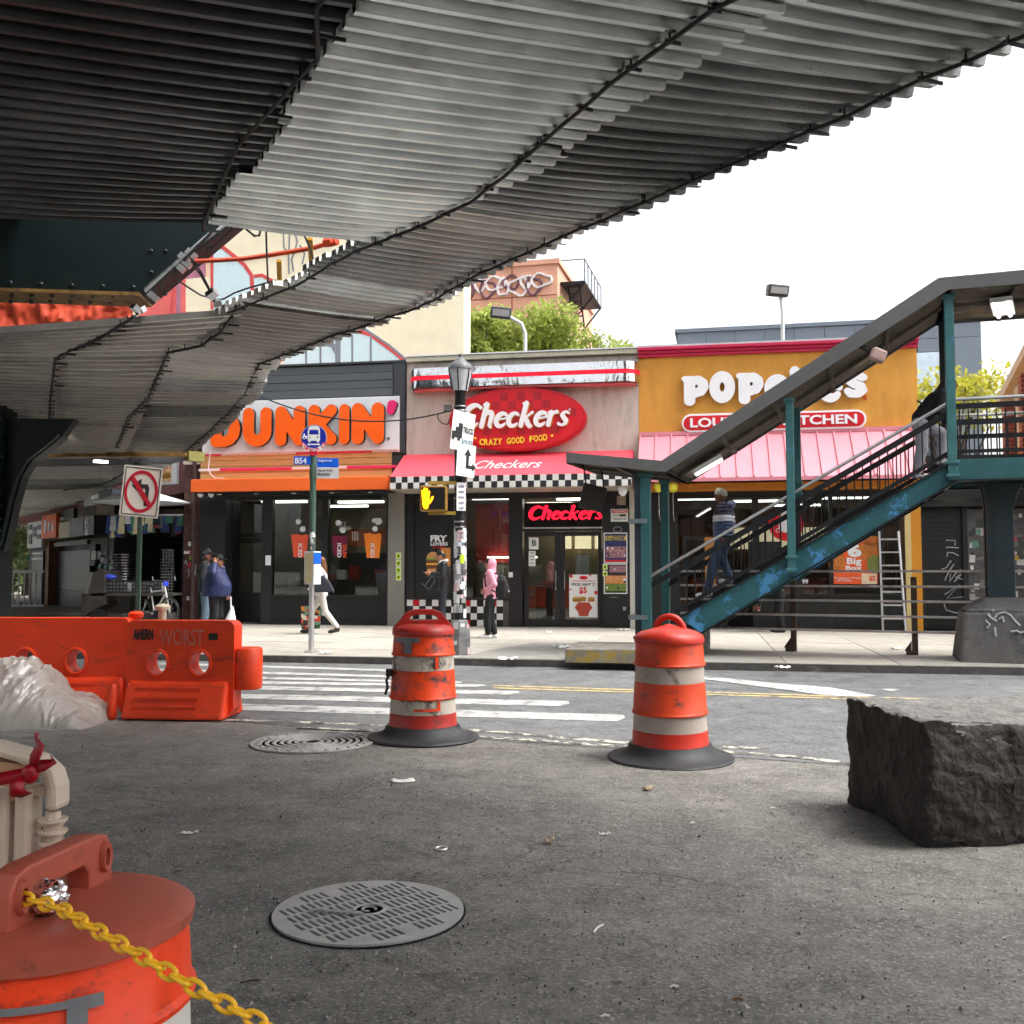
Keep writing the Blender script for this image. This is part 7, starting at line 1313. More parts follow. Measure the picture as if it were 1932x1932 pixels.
fl2 = thing('foil_scrap', 'small silver foil wrapped on the white barricade post', 'foil', gy(100, 1630, 2.2)); lump('foil', FOI, fl2, (0, 0, 0), (.025, .025, .03), 5, 3, .5)
# yellow plastic chain
CHN = mat('chain_yellow', rgb(246, 190, 40), .35, var=.1)
ch = thing('plastic_chain', 'yellow plastic chain draped over the near traffic drum', 'chain', gy(100, 1720, 1.66))
zlid = .885 * KZ
wp = [gy(-60, 1672, 1.9), gy(0, 1688, 1.88), gy(60, 1698, 1.85), gy(120, 1716, 1.8), gy(170, 1748, 1.74), gy(225, 1780, 1.69), gy(280, 1812, 1.65), gy(340, 1848, 1.62), gy(400, 1882, 1.6), gy(470, 1918, 1.58), gy(560, 1962, 1.56)]
L = .0275; acc = [wp[0]]; pts = [];
dense = []
for a_, b2 in zip(wp[:-1], wp[1:]): dense += [a_.lerp(b2, i / 20) for i in range(20)]
cur = dense[0]; pts = [cur]
for p in dense:
    if (p - pts[-1]).length >= L: pts.append(p)
lk = MB().tube([(.0135 * math.cos(t) * 1., 0, 0) if False else (math.copysign(min(abs(.0165 * math.cos(t) * 1.25), .0165), math.cos(t)) + .0105 * 0, .0098 * math.sin(t), 0) for t in [i * math.pi / 10 for i in range(20)]], .004, 8, closed=True).tomesh('link'); lk.materials.append(CHN); lk.polygons.foreach_set('use_smooth', [True] * len(lk.polygons))
base_i = Matrix.Translation(ch.location).inverted()
for i, (a_, b2) in enumerate(zip(pts[:-1], pts[1:])):
    d_ = (b2 - a_).normalized(); up = V((0, 0, 1)); sd_ = d_.cross(up).normalized(); u2 = sd_.cross(d_); ang = rad(20) if i % 2 else rad(110); sy = sd_ * math.cos(ang) + u2 * math.sin(ang); sz = d_.cross(sy)
    o = bpy.data.objects.new('link', lk); COL.objects.link(o); o.parent = ch; M = Matrix((d_, sy, sz)).transposed().to_4x4(); M.translation = (a_ + b2) / 2 - V(ch.location); o.matrix_local = M

# ================================================================== ORANGE WATER-FILLED BARRIERS
BO = mat('barrier_orange', rgb(238, 70, 30), .45, var=.12, scale=3, dirt=(.2, .05, .03), damt=.56, dscale=4, dsoft=.2, streak=(.6, 1, 2.5))
def barrier(lab, fr, x0, x1, ztop, holes, hr_, knob, dirt_band=True, zh=.62):
    t_ = thing('water_barrier', lab, 'barrier', fr.o, fr.a, 'orange plastic barriers at the road edge')
    zb = .03; pf = [(x0, zb), (x0 + .08, zb + .0), (x0 + .1, .0), (x0 + .3, 0), (x0 + .32, .04), (x1 - .32, .04), (x1 - .3, 0), (x1 - .1, 0), (x1 - .06, zb), (x1, .1), (x1, ztop - .05), (x1 - .03, ztop - .01), (x1 - .06, ztop), (x0 + .04, ztop), (x0, ztop - .04)]
    hl = [[(hx + hr_ * math.cos(t), zh + hr_ * 1.18 * math.sin(t)) for t in [-i * 2 * math.pi / 22 for i in range(22)]] for hx in holes]
    me = loops_mesh([pf] + hl, .1, .0); stand(me, x0, x1, 0, ztop, .07, .21); link('body', me, BO, t_, bevel=.012)
    # stepped foot that widens the base, leaving an inset panel
    MB().hexa([(x0 + .02, -.3, .012), (x1 - .05, -.3, .012), (x1 - .05, .3, .012), (x0 + .02, .3, .012)], [(x0 + .02, -.17, .36), (x1 - .05, -.17, .36), (x1 - .05, .17, .36), (x0 + .02, .17, .36)]).build('foot', BO, t_, bevel=.03)
    for hx in holes: MB().tube([(hx + hr_ * 1.06 * math.cos(t), -.14, zh + hr_ * 1.24 * math.sin(t)) for t in [i * 2 * math.pi / 22 for i in range(22)]], .016, 6, closed=True).build('hole_rim', BO, t_, smooth=True)
    for k in range(3): MB().box(x0 + .12, x1 - .3, -.3 + .042 * k + .01, -.28 + .042 * k, .1 + .085 * k, .14 + .085 * k).build('rib', BO, t_, bevel=.008)
    return t_
bo_ = gz(340, 1362, 0); BRf = Frame((bo_.x, bo_.y + .3, 0), rad(-5))
hx = [BRf.hit(297, 1250, -.14).x, BRf.hit(377, 1253, -.14).x]; ztp = BRf.hit(340, 1171, -.14).z; xe = BRf.hit(441, 1260, -.14).x; x0b = BRf.hit(238, 1260, -.14).x; zh = BRf.hit(337, 1251, -.14).z
b1_ = barrier('nearer orange barrier with WORST tag and two round holes', BRf, x0b, xe, ztp, hx, .098, None, zh=zh)
zk0, zk1 = BRf.hit(470, 1300, 0).z, BRf.hit(470, 1222, 0).z; MB().lathe([(.001, zk0), (.14, zk0), (.155, zk0 + .02), (.155, zk1 - .02), (.14, zk1), (.001, zk1)], 20, (xe + .06, .03, 0)).build('hinge_knuckle', BO, b1_, smooth=True)
ftext('WORST', mat('tag_faded', rgb(196, 120, 104), .6), b1_, BRf, Z8, 722, 148, 920, 220, -.143, .003); ftext('AHERN', DARKP, b1_, BRf, Z8, 602, 146, 694, 194, -.143, .003, offset=.04); a, b, c, d = rect(BRf, Z8, 944, 166, 984, 196, -.143); bx('label_plate', DARKP, b1_, a, b, -.147, -.1415, c, d)
BLf = Frame((bo_.x - .05, bo_.y + .62, 0), rad(-3)); hx = [BLf.hit(143, 1247, -.14).x, BLf.hit(48, 1240, -.14).x]; zt2 = BLf.hit(100, 1166, -.14).z; xe2 = BLf.hit(243, 1260, -.14).x; zh = BLf.hit(140, 1247, -.14).z
b2_ = barrier('farther orange barrier partly behind the white plastic heap', BLf, BLf.hit(-170, 1260, -.14).x, xe2, zt2, hx, .1, None, zh=zh)
MB().lathe([(.045, zt2 - .02), (.07, zt2 + .01), (.075, zt2 + .04), (.05, zt2 + .06), (.001, zt2 + .065)], 16, (xe2 - .02, .05, 0)).build('red_cap', BO, b2_, smooth=True); MB().lathe([(.04, zt2 - .05), (.04, zt2 + .06), (.075, zt2 + .07), (.08, zt2 + .1), (.05, zt2 + .125), (.001, zt2 + .13)], 16, (xe2 + .15, .3, 0)).build('cream_cap', mat('cap_cream', rgb(206, 196, 170), .5), b2_, smooth=True)
MB().cap((BLf.hit(212, 1350, -.5).x, -.5, .3), (BLf.hit(212, 1350, -.5).x, -.52, .04), .035, .05).build('drop_pin', BO, b2_, smooth=True)
# ================================================================== WHITE PLASTIC HEAP
PLS = mat('white_polythene', (.52, .49, .45), .25, var=.2, scale=2.5, bump=.15, bscale=12, spec=.7)
_n = PLS.node_tree.nodes; _l = PLS.node_tree.links; _o = [q for q in _n if q.type == 'OUTPUT_MATERIAL'][0]; _b = _n['Principled BSDF']; _t = _n.new('ShaderNodeBsdfTransparent'); _u = _n.new('ShaderNodeBsdfTranslucent'); _u.inputs[0].default_value = (.6, .57, .52, 1)
_m1 = _n.new('ShaderNodeMixShader'); _m1.inputs[0].default_value = .3; _l.new(_b.outputs[0], _m1.inputs[1]); _l.new(_u.outputs[0], _m1.inputs[2]); _m2 = _n.new('ShaderNodeMixShader'); _m2.inputs[0].default_value = .14; _l.new(_m1.outputs[0], _m2.inputs[1]); _l.new(_t.outputs[0], _m2.inputs[2]); _l.new(_m2.outputs[0], _o.inputs[0])
hp = gz(40, 1372, 0); HP = thing('plastic_heap', 'crumpled white plastic sheeting heaped against the orange barrier', 'plastic sheeting', (hp.x - .22, hp.y + .35, 0))
def hfn(u, v):
    x = -1.1 + 1.95 * u; y = -.55 + .95 * v; e = max(0, 1 - (abs(x + .45) / 1.28) ** 1.6) * max(0, 1 - (abs(y - .1) / .62) ** 2); z = .6 * e ** .75
    w_ = V((x * 2.2, y * 2.2, 0)); wx = V((x * 2.2 + y * 1.3, y * 1.1 - x * .9, 0)); wr_ = noise.noise_vector(w_ * .9) * .5; z += (.1 * noise.noise(wx * 1.1) + .13 * (.3 - abs(noise.noise(V((x * 5 - y * 1.2, y * 1.6 + x * .8, 0)) + wr_))) + .07 * (.3 - abs(noise.noise(V((x * 3 + y * 7, y * 3 - x * 9, 4)) * .8 + wr_))) + .03 * (.3 - abs(noise.noise(V((x * 16, y * 9, 1)) + wr_ * 3)))) * (.2 + .9 * e ** .5)
    return (x + .08 * noise.noise(w_ * 1.3), y + .08 * noise.noise(w_ * 1.3 + V((7, 0, 0))), max(.006, z) if 0 < u < 1 and 0 < v < 1 else .004)
MB().grid(hfn, 170, 100).build('sheet', PLS, HP)
# ================================================================== WHITE PLASTIC BARRICADE WITH RED RIBBON
WBM = mat('barricade_white', rgb(206, 190, 172), .5, var=.08, scale=4, dirt=rgb(150, 110, 84), damt=.6, dscale=3)
wy = 2.35; wf = Frame(gy(40, 1500, wy), rad(-6)); wf.o.z = 0
WB = thing('white_barricade', 'dirty white plastic barricade tied with a red ribbon', 'barricade', wf.o, wf.a)
wz = lambda px, py, y=0.: (wf.hit(px, py, y).x, wf.hit(px, py, y).z)
arcp = [wz(-140, 1388), wz(0, 1398), wz(50, 1412), wz(85, 1425), wz(112, 1450), wz(121, 1480), wz(121, 1525)]
inn_ = [wz(96, 1526), wz(97, 1482), wz(88, 1462), wz(68, 1446), wz(40, 1434), wz(0, 1422), wz(-140, 1412)]
MB().prism(arcp + inn_, -.032, .032).build('top_frame', WBM, WB, bevel=.012)
MB().prism([wz(-140, 1420), wz(62, 1440), wz(52, 1510), wz(0, 1502), wz(-140, 1490)], -.02, .02).build('panel', mat('barricade_tan', rgb(190, 150, 112), .55, var=.1), WB)
for u0, u1 in ((-130, -100), (-60, -25), (0, 27), (38, 68)): a, b = wf.hit(u0, 1550).x, wf.hit(u1, 1550).x; MB().box(a, b, -.03, .03, .05, wf.hit(u0, 1480).z).build('picket', WBM, WB, bevel=.01)
xc_ = wf.hit(100, 1560).x
for k in range(9): z = wf.hit(100, 1535).z - .01 - k * .026; MB().lathe([(.018, -.026), (.022, -.018), (.032, -.006), (.032, 0)], 10, (xc_, 0, z)).build('post_rib', WBM, WB, smooth=True)
MB().tube([(xc_, 0, .0), (xc_, 0, wf.hit(100, 1530).z)], .017, 8).build('end_post', WBM, WB); MB().box(wf.hit(62, 1490).x, wf.hit(92, 1490).x, -.015, .015, wf.hit(80, 1500).z, wf.hit(80, 1482).z).build('cross_bar', WBM, WB); MB().box(-.5, .2, -.22, .22, 0, .05).build('foot', WBM, WB, bevel=.01)
RB_ = mat('red_ribbon', rgb(150, 8, 28), .35, var=.2)
RBT = thing('red_ribbon', 'glossy red ribbon knotted round the white barricade', 'ribbon', wf.wor((wf.hit(58, 1460).x, -.07, wf.hit(58, 1460).z)))
rf = Frame(RBT.location, 0.); 
def ribbon(pts, w_): 
    P_ = [rf.hit(px, py, dy) for px, py, dy in pts]; mb = MB(); vs = []
    for i, p in enumerate(P_): t_ = (P_[min(i + 1, len(P_) - 1)] - P_[max(i - 1, 0)]).normalized(); n_ = V((-t_.z, .35, t_.x)).normalized(); ww_ = w_[i] if isinstance(w_, list) else w_; vs += [p - n_ * ww_, p + n_ * ww_]
    mb.add(vs, [(2 * i, 2 * i + 1, 2 * i + 3, 2 * i + 2) for i in range(len(P_) - 1)]); o = mb.build('ribbon_loop', RB_, RBT, smooth=True); sd2 = o.modifiers.new('s', 'SOLIDIFY'); sd2.thickness = .002
ribbon([(-60, 1482, 0), (0, 1470, 0), (40, 1462, 0), (58, 1458, 0)], .014); ribbon([(58, 1460, 0), (66, 1430, -.02), (76, 1408, -.02), (72, 1400, 0), (68, 1390, .01), (71, 1383, .01)], [.006, .014, .014, .009, .004, .006]); ribbon([(56, 1456, 0), (80, 1445, -.02), (105, 1436, -.02), (98, 1430, .02)], [.006, .014, .016, .01]); ribbon([(52, 1462, -.01), (30, 1480, -.03), (34, 1496, -.03), (50, 1500, 0)], [.006, .014, .016, .012]); MB().ell(rf.hit(57, 1460, -.01), (.02, .015, .022)).build('knot', RB_, RBT, smooth=True)

# ================================================================== GRANITE BLOCK
RKM = mat('rough_granite', (.034, .03, .027), .85, var=.5, scale=5, bump=1., bscale=22, dirt=(.085, .08, .075), damt=.56, dscale=3, dsoft=.2)
k0, k1 = gz(1745, 1600), gz(1618, 1524); kd = gz(2010, 1590)
RK = thing('granite_block', 'large rough dark granite block on the asphalt at the right', 'stone block', (k0.x, k0.y, 0))
bm = bmesh.new(); bmesh.ops.create_cube(bm, size=1); bmesh.ops.subdivide_edges(bm, edges=bm.edges[:], cuts=64, use_grid_fill=True)
u_ = (V((kd.x, kd.y)) - V((k0.x, k0.y))).normalized() * 1.55; v_ = V((k1.x, k1.y)) - V((k0.x, k0.y)); v_ = v_ * 1.12; hgt = .635
for vv in bm.verts:
    f = vv.co + V((.5, .5, .5)); c_ = vv.co.copy(); m_ = max(abs(c_.x), abs(c_.y), abs(c_.z))
    # round the corners a little
    rr = V((c_.x, c_.y, c_.z)); l4 = (abs(rr.x) ** 34 + abs(rr.y) ** 34 + abs(rr.z) ** 34) ** (1 / 34.); rr = rr * (.5 / l4); f = rr + V((.5, .5, .5))
    p = V((u_.x * f.x + v_.x * f.y, u_.y * f.x + v_.y * f.y, hgt * f.z)); q = p * 2.2
    side = 1 if f.z < .97 else .45
    cell = noise.noise_vector(noise.cell_vector(q * 1.9 + noise.noise_vector(q * 1.3) * .6) * 3.1) * .022 * side; n3 = noise.noise_vector(q * .8) * .05 * side + cell + noise.noise_vector(q * 4) * .016 * side + noise.noise_vector(q * 11) * .009 + noise.noise_vector(q * 24) * .005
    bul = .06 * math.sin(math.pi * f.z) * (1 - f.y); vv.co = p + n3 + V((-bul * .6, -bul, 0)); vv.co.z = max(vv.co.z, 0)
me = bpy.data.meshes.new('granite_block'); bm.to_mesh(me); bm.free(); ro = link('block', me, RKM, RK, smooth=True); me.materials.append(mat('skylit_granite_top', (.15, .145, .135), .8, var=.4, scale=7, bump=1., bscale=30, dirt=(.06, .055, .05), damt=.55, dscale=5))  # paler colour on upward faces paints in the skylight on the top
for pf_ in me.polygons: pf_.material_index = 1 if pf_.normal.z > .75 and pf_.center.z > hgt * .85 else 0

# ================================================================== MANHOLE COVERS
IRON = mat('cast_iron', (.4, .4, .385), .55, metal=.1, var=.15, scale=8, bump=.15, bscale=120, dirt=(.26, .26, .25), damt=.55, dscale=5); IROND = mat('iron_gap_shade', (.006, .006, .006), .9)
mc = gz(696, 1723); MH = thing('manhole_cover', 'grey slotted round grate set in the foreground asphalt', 'manhole cover', (mc.x, mc.y, .002), rad(-50)); RM = .392
MB().lathe([(.001, .001), (RM + .01, .001), (RM + .01, .004), (RM + .002, .004)], 64).build('slot_shade_disc', IROND, MH)  # black disc stands in for the darkness below the slots and rim gap
holes = []; sp_ = .032; sl = .075
for j in range(-4, 5):
    for i in range(-11, 12):
        y_ = i * sp_ + (.016 if j % 2 else 0); x_ = j * .096; hl_ = .04
        if math.hypot(x_, y_) > RM - .045 or math.hypot(x_, y_) < .095 or (abs(x_) > .26 and abs(y_) < .03): continue
        if math.hypot(abs(x_) + hl_, y_) > RM - .02: continue
        holes.append([(x_ - hl_, y_ - .0088), (x_ - hl_, y_ + .0088), (x_ + hl_, y_ + .0088), (x_ + hl_, y_ - .0088)])
disc_ = [(RM * math.cos(t), RM * math.sin(t)) for t in [i * 2 * math.pi / 72 for i in range(72)]]
me = loops_mesh([disc_] + holes, .006); o = link('grate', me, IRON, MH); o.location = (0, 0, .007)
MB().lathe([(.001, .0135), (.055, .0135), (.058, .0175), (.066, .0175), (.069, .0135)], 32).build('centre_ring', IRON, MH, smooth=True)
MB().tube([(.028 * math.cos(t), .028 * math.sin(t), .015) for t in [rad(30 + 27.5 * i) for i in range(12)]], .005, 5).build('centre_emblem', IRON, MH)
lump_ = thing('lint_scrap', 'fluffy grey lint lying across the slotted grate', 'litter', (mc.x - .13, mc.y - .04, .018))
for k in range(7): lump('lint', mat('grey_lint', (.4, .4, .39), .95, bump=1, bscale=60), lump_, (-.09 + k * .03, .012 - .006 * k, .004), (.026, .014, .008), k, 2, .6)
m2c = gz(590, 1402); M2 = thing('manhole_cover', 'ringed round utility cover between the barrier and the scuffed drum', 'manhole cover', (m2c.x, m2c.y, .004)); R2_ = .47
MB().lathe([(.001, .006), (R2_, .006), (R2_, 0)], 56).build('cover', IRON, M2); MB().lathe([(R2_ + .005, 0), (R2_ + .005, .012), (R2_ + .03, .012), (R2_ + .03, 0)], 56).build('cover_rim', IRON, M2)
for k in range(7): r_ = .06 + k * .058; MB().lathe([(r_, .0065), (r_ + .004, .011), (r_ + .03, .011), (r_ + .034, .0065)], 48).build('raised_ring', IRON, M2)
for k in range(28): a = k * 2 * math.pi / 28; MB().obox((.44 * math.cos(a), .44 * math.sin(a), .012), (.035, .03, .012), Matrix.Rotation(a, 3, 'Z')).build('raised_block', IRON, M2)
# ================================================================== PEOPLE
def loft(mb, rings, n=22):
    n = max(n, 22); R2 = []
    for i in range(len(rings) - 1):
        a, b = rings[i], rings[i + 1]; a0 = rings[max(i - 1, 0)]; b1 = rings[min(i + 2, len(rings) - 1)]
        cr = lambda p0, p1, p2, p3, t: p1 + (p2 - p0) * (.5 * t) + (p0 * 2 - p1 * 5 + p2 * 4 - p3) * (.5 * t * t) + (p1 * 3 - p0 - p2 * 3 + p3) * (.5 * t ** 3)
        for k in range(5): t = k / 5; R2.append((cr(V(a0[0]), V(a[0]), V(b[0]), V(b1[0]), t), cr(a0[1], a[1], b[1], b1[1], t), cr(a0[2], a[2], b[2], b1[2], t), a[3]))
    rings = R2 + [rings[-1]]; vs = []
    for c, rx, ry, ax in rings:            # centre, half depth, half width, tilt of ring about y
        for k in range(n): t = 2 * math.pi * k / n; q = V((rx * math.cos(t), ry * math.sin(t), 0)); q.rotate(Euler((0, ax, 0))); vs.append(V(c) + q)
    m = len(rings); fs = [(j * n + i, j * n + (i + 1) % n, (j + 1) * n + (i + 1) % n, (j + 1) * n + i) for j in range(m - 1) for i in range(n)] + [tuple(range(n - 1, -1, -1)), tuple((m - 1) * n + k for k in range(n))]
    return mb.add(vs, fs)
def hand(mb, wr, d, up, s=1., curl=.6):
    d = V(d).normalized(); up = V(up); side = d.cross(up).normalized(); up = side.cross(d).normalized()
    c = V(wr) + d * .045 * s; R = Matrix((d, side, up)).transposed(); mb.ell(c, (.05 * s, .042 * s, .02 * s), R, 10, 8); mb.cap(wr, c, .025 * s, .03 * s)
    for k, (o, L) in enumerate(((-.03, .065), (-.01, .075), (.011, .07), (.03, .055))):
        a = c + d * .04 * s + side * o * s; b = a + (d * math.cos(curl) - up * math.sin(curl)) * L * .55 * s; e = b + (d * math.cos(curl * 2) - up * math.sin(curl * 2)) * L * .5 * s
        mb.cap(a, b, .0105 * s, .0095 * s, 6); mb.cap(b, e, .0095 * s, .008 * s, 6)
    a = c - d * .01 * s + side * -.035 * s; b = a + (d * .6 - side * .7).normalized() * .04 * s; e = b + (d * .9 - side * .2 - up * .3).normalized() * .03 * s; mb.cap(a, b, .013 * s, .011 * s, 6); mb.cap(b, e, .011 * s, .009 * s, 6)
SKINS = {}
def skin(k, c):
    return mat('skin_' + k, c, .5, var=.08, scale=8)
def person(label, loc, rz, J, top, bottom, shoe, skinm, hair=None, hairm=None, belly=1., girth=1., sleeve=1., legw=1., hoodup=False, curl=.7, collar=True, scale=1., face_yaw=0.):
    t_ = thing('person', label, 'person', loc, rz); t_.scale = (scale,) * 3
    D = dict(pelvis=(0, 0, .94), waist=(0, 0, 1.08), chest=(0, 0, 1.28), neck=(0, 0, 1.45), head=(.015, 0, 1.585), shL=(0, .185, 1.4), elL=(-.02, .23, 1.13), wrL=(.06, .22, .89), shR=(0, -.185, 1.4), elR=(-.02, -.23, 1.13), wrR=(.06, -.22, .89),
             hipL=(0, .095, .91), knL=(.02, .1, .5), anL=(-.02, .1, .085), hipR=(0, -.095, .91), knR=(.02, -.1, .5), anR=(-.02, -.1, .085), toeL=(.16, .12, .035), toeR=(.16, -.12, .035)); D.update(J); D = {k: V(v) for k, v in D.items()}
    g = girth; P_, W_, C_, N_, H = D['pelvis'], D['waist'], D['chest'], D['neck'], D['head']
    lean = math.atan2(C_.x - P_.x, C_.z - P_.z)
    body = MB(); loft(body, [(P_ - V((0, 0, .06)), .1, .14, lean), (P_, .11, .155, lean), (W_, .095, .135, lean), (C_, .11, .16, lean), (C_.lerp(N_, .7), .07, .13, lean), (N_, .05, .055, lean)])
    body.cap(C_.lerp(N_, .85), H - V((0, 0, .06)), .055, .05)
    R = Matrix.Rotation(face_yaw, 3, 'Z')
    body.ell(H, (.096, .076, .118), R); body.ell(H + R @ V((.03, 0, -.06)), (.06, .055, .06), R); body.ell(H + R @ V((.1, 0, -.012)), (.018, .012, .022), R); body.ell(H + R @ V((.075, 0, .03)), (.025, .05, .012), R); body.ell(H + R @ V((.083, 0, -.052)), (.014, .024, .009), R)
    for s_ in (-1, 1): body.ell(H + R @ V((-.005, s_ * .078, -.005)), (.02, .01, .03), R)
    for s_ in 'LR':
        sh, el_, wr = D['sh' + s_], D['el' + s_], D['wr' + s_]; body.cap(sh, el_, .045, .037); body.cap(el_, wr, .037, .026); dd = D.get('hd' + s_, wr - el_); hand(body, wr, dd, V((0, 1 if s_ == 'R' else -1, 0)), 1., curl)
        body.cap(D['hip' + s_], D['kn' + s_], .075, .052); body.cap(D['kn' + s_], D['an' + s_], .052, .036); body.cap(D['an' + s_], D['toe' + s_] + V((0, 0, .01)), .035, .025)
    me = remesh(body, .0085, 3); bo = link('body', me, skinm, t_)
    E = mat('eye_dark', (.01, .008, .008), .3); LPM = mat('lip', (.12, .04, .035), .5)
    for s_ in (-1, 1): MB().ell(H + R @ V((.086, s_ * .033, .008)), (.011, .014, .008), R, 8, 6).build('eye', E, t_, smooth=True)
    MB().ell(H + R @ V((.094, 0, -.053)), (.006, .022, .005), R, 8, 6).build('mouth', LPM, t_, smooth=True)
    # top garment
    j = MB(); loft(j, [(P_ - V((0, 0, .1)), .135 * g * belly, .18 * g, lean), (P_ + V((.01 * belly, 0, .02)), .14 * g * belly, .18 * g, lean), (W_ + V((.012 * belly, 0, 0)), .14 * g * belly, .175 * g, lean), (C_, .145 * g, .19 * g, lean), (C_.lerp(N_, .6), .11 * g, .17 * g, lean), (C_.lerp(N_, .95), .075, .085, lean)], 18)
    for s_ in 'LR': j.cap(D['sh' + s_], D['el' + s_], .072 * sleeve, .06 * sleeve); j.cap(D['el' + s_], D['wr' + s_].lerp(D['el' + s_], .1), .06 * sleeve, .043 * sleeve)
    if collar: j.tube([N_ + V((.075 * math.cos(t), .075 * math.sin(t), .0)) for t in [i * .45 for i in range(14)]], .022, 6, closed=True)
    if hoodup: j.ell(H + V((-.045, 0, .012)), (.112, .11, .145)); j.cap(N_ - V((.02, 0, 0)), H - V((.04, 0, .02)), .1, .095)
    for k in range(7): a = k * 2.4; j.cap(W_ + V((.1 * math.cos(a) * g, .14 * math.sin(a) * g, -.12 + .05 * k)), W_ + V((.12 * math.cos(a + .7) * g, .15 * math.sin(a + .7) * g, -.08 + .05 * k)), .022, .02, 6)
    me = remesh(j, .013, 5); link('jacket', me, top, t_)
    b = MB(); loft(b, [(P_ - V((0, 0, .12)), .12, .165, 0), (P_ + V((0, 0, .02)), .118, .16, lean), (W_ - V((0, 0, .05)), .11, .15, lean)])
    for s_ in 'LR': b.cap(D['hip' + s_], D['kn' + s_], .098 * legw, .076 * legw); b.cap(D['kn' + s_], D['an' + s_] + V((0, 0, .03)), .076 * legw, .06 * legw); kn = D['kn' + s_]; b.cap(kn + V((.03, 0, -.05)), kn + V((.03, 0, .02)), .06 * legw, .05 * legw)
    me = remesh(b, .013, 2); link('trousers', me, bottom, t_)
    for s_ in 'LR':
        an, to = D['an' + s_], D['toe' + s_]; dv = (to - an); dv.z = 0; dv.normalize(); f = MB(); hz = min(an.z - .05, to.z); heel = V((an.x, an.y, an.z - .045)) - dv * .035
        f.cap(heel, an + dv * .01, .042, .045); f.cap(heel + V((0, 0, .0)), to.lerp(heel, .2), .042, .045); f.cap(to.lerp(heel, .35) + V((0, 0, .005)), to, .045, .036); me = remesh(f, .011, 2); link('shoe', me, shoe, t_)
    if hair: hair(t_, H, R, hairm, N_)
    return t_
def hair_short(t_, H, R, m, N_): 
    mb = MB(); mb.lathe([(.0985, .0), (.1, .04), (.085, .09), (.05, .118), (.001, .128)], 16, (0, 0, 0)); mb.v = [tuple(H + R @ V((x - .012, y * .84, z + .015 * (1 if x > 0 else -2.2)))) for x, y, z in mb.v]; mb.build('hair', m, t_, smooth=True)
def hair_long(t_, H, R, m, N_):
    hair_short(t_, H, R, m, N_); mb = MB(); mb.cap(H + R @ V((-.06, 0, .03)), N_ + V((-.09, 0, -.02)), .085, .07); mb.cap(N_ + V((-.09, 0, 0)), N_ + V((-.12, 0, -.2)), .07, .03); link('hair_length', remesh(mb, .014, 2), m, t_)
def cap_hat(t_, H, R, m, N_):
    hair_short(t_, H + V((0, 0, .012)), R, m, N_); mb = MB(); mb.lathe([(.001, 0), (.09, .0), (.092, .008), (.001, .012)], 14, sx=1.1, sy=.8); mb.v = [tuple(H + R @ V((x + .11, y, z + .045 - .12 * max(0, x - .02)))) for x, y, z in mb.v]; mb.build('cap_brim', m, t_, smooth=True)
def beanie(t_, H, R, m, N_):
    mb = MB(); mb.lathe([(.107, .02), (.112, .035), (.11, .06), (.1, .1), (.065, .135), (.001, .15)], 18); mb.v = [tuple(H + R @ V((x * .95 - .008, y * .8, z - .02 * (x < 0)))) for x, y, z in mb.v]; mb.build('beanie', m, t_, smooth=True)
def fab(name, c, var=.15, rough=.85, **k): return mat(name, c, rough, var=var, scale=9, bump=.35, bscale=26, **k)
def bands(name, stops):
    m = bpy.data.materials.new(name); m.use_nodes = True; n = m.node_tree.nodes; l = m.node_tree.links; b = n['Principled BSDF']; b.inputs['Roughness'].default_value = .5
    t = n.new('ShaderNodeTexCoord'); s = n.new('ShaderNodeSeparateXYZ'); l.new(t.outputs['Object'], s.inputs[0]); mr = n.new('ShaderNodeMapRange'); mr.inputs[1].default_value = .8; mr.inputs[2].default_value = 1.6; l.new(s.outputs[2], mr.inputs[0])
    r = n.new('ShaderNodeValToRGB'); r.color_ramp.interpolation = 'CONSTANT'; e = r.color_ramp.elements
    while len(e) < len(stops): e.new(.5)
    for k, (z, c) in enumerate(stops): e[k].position = max(0, (z - .8) / .8); e[k].color = (*c, 1)
    l.new(mr.outputs[0], r.inputs[0]); l.new(r.outputs[0], b.inputs[0])
    w = n.new('ShaderNodeTexWave'); w.bands_direction = 'Z'; w.inputs['Scale'].default_value = 5.5; w.inputs['Distortion'].default_value = 1.; l.new(t.outputs['Object'], w.inputs[0]); bp = n.new('ShaderNodeBump'); bp.inputs['Strength'].default_value = .8; bp.inputs['Distance'].default_value = .02; l.new(w.outputs[1], bp.inputs['Height']); l.new(bp.outputs[0], b.inputs['Normal']); return m
SK1 = skin('tan', rgb(176, 124, 96)); SK2 = skin('brown', rgb(104, 66, 48)); SK3 = skin('light', rgb(206, 164, 140))
BLKF = fab('black_fabric', (.012, .012, .014), .3); HAIRB = mat('hair_black', (.01, .009, .008), .5, var=.4, scale=20, streak=(1, 1, 6)); HAIRN = mat('hair_brown', rgb(112, 72, 44), .5, var=.3, scale=20); WSH = mat('white_shoe', rgb(220, 220, 222), .5)
def feet(px, py): return gz(px, py, .1)
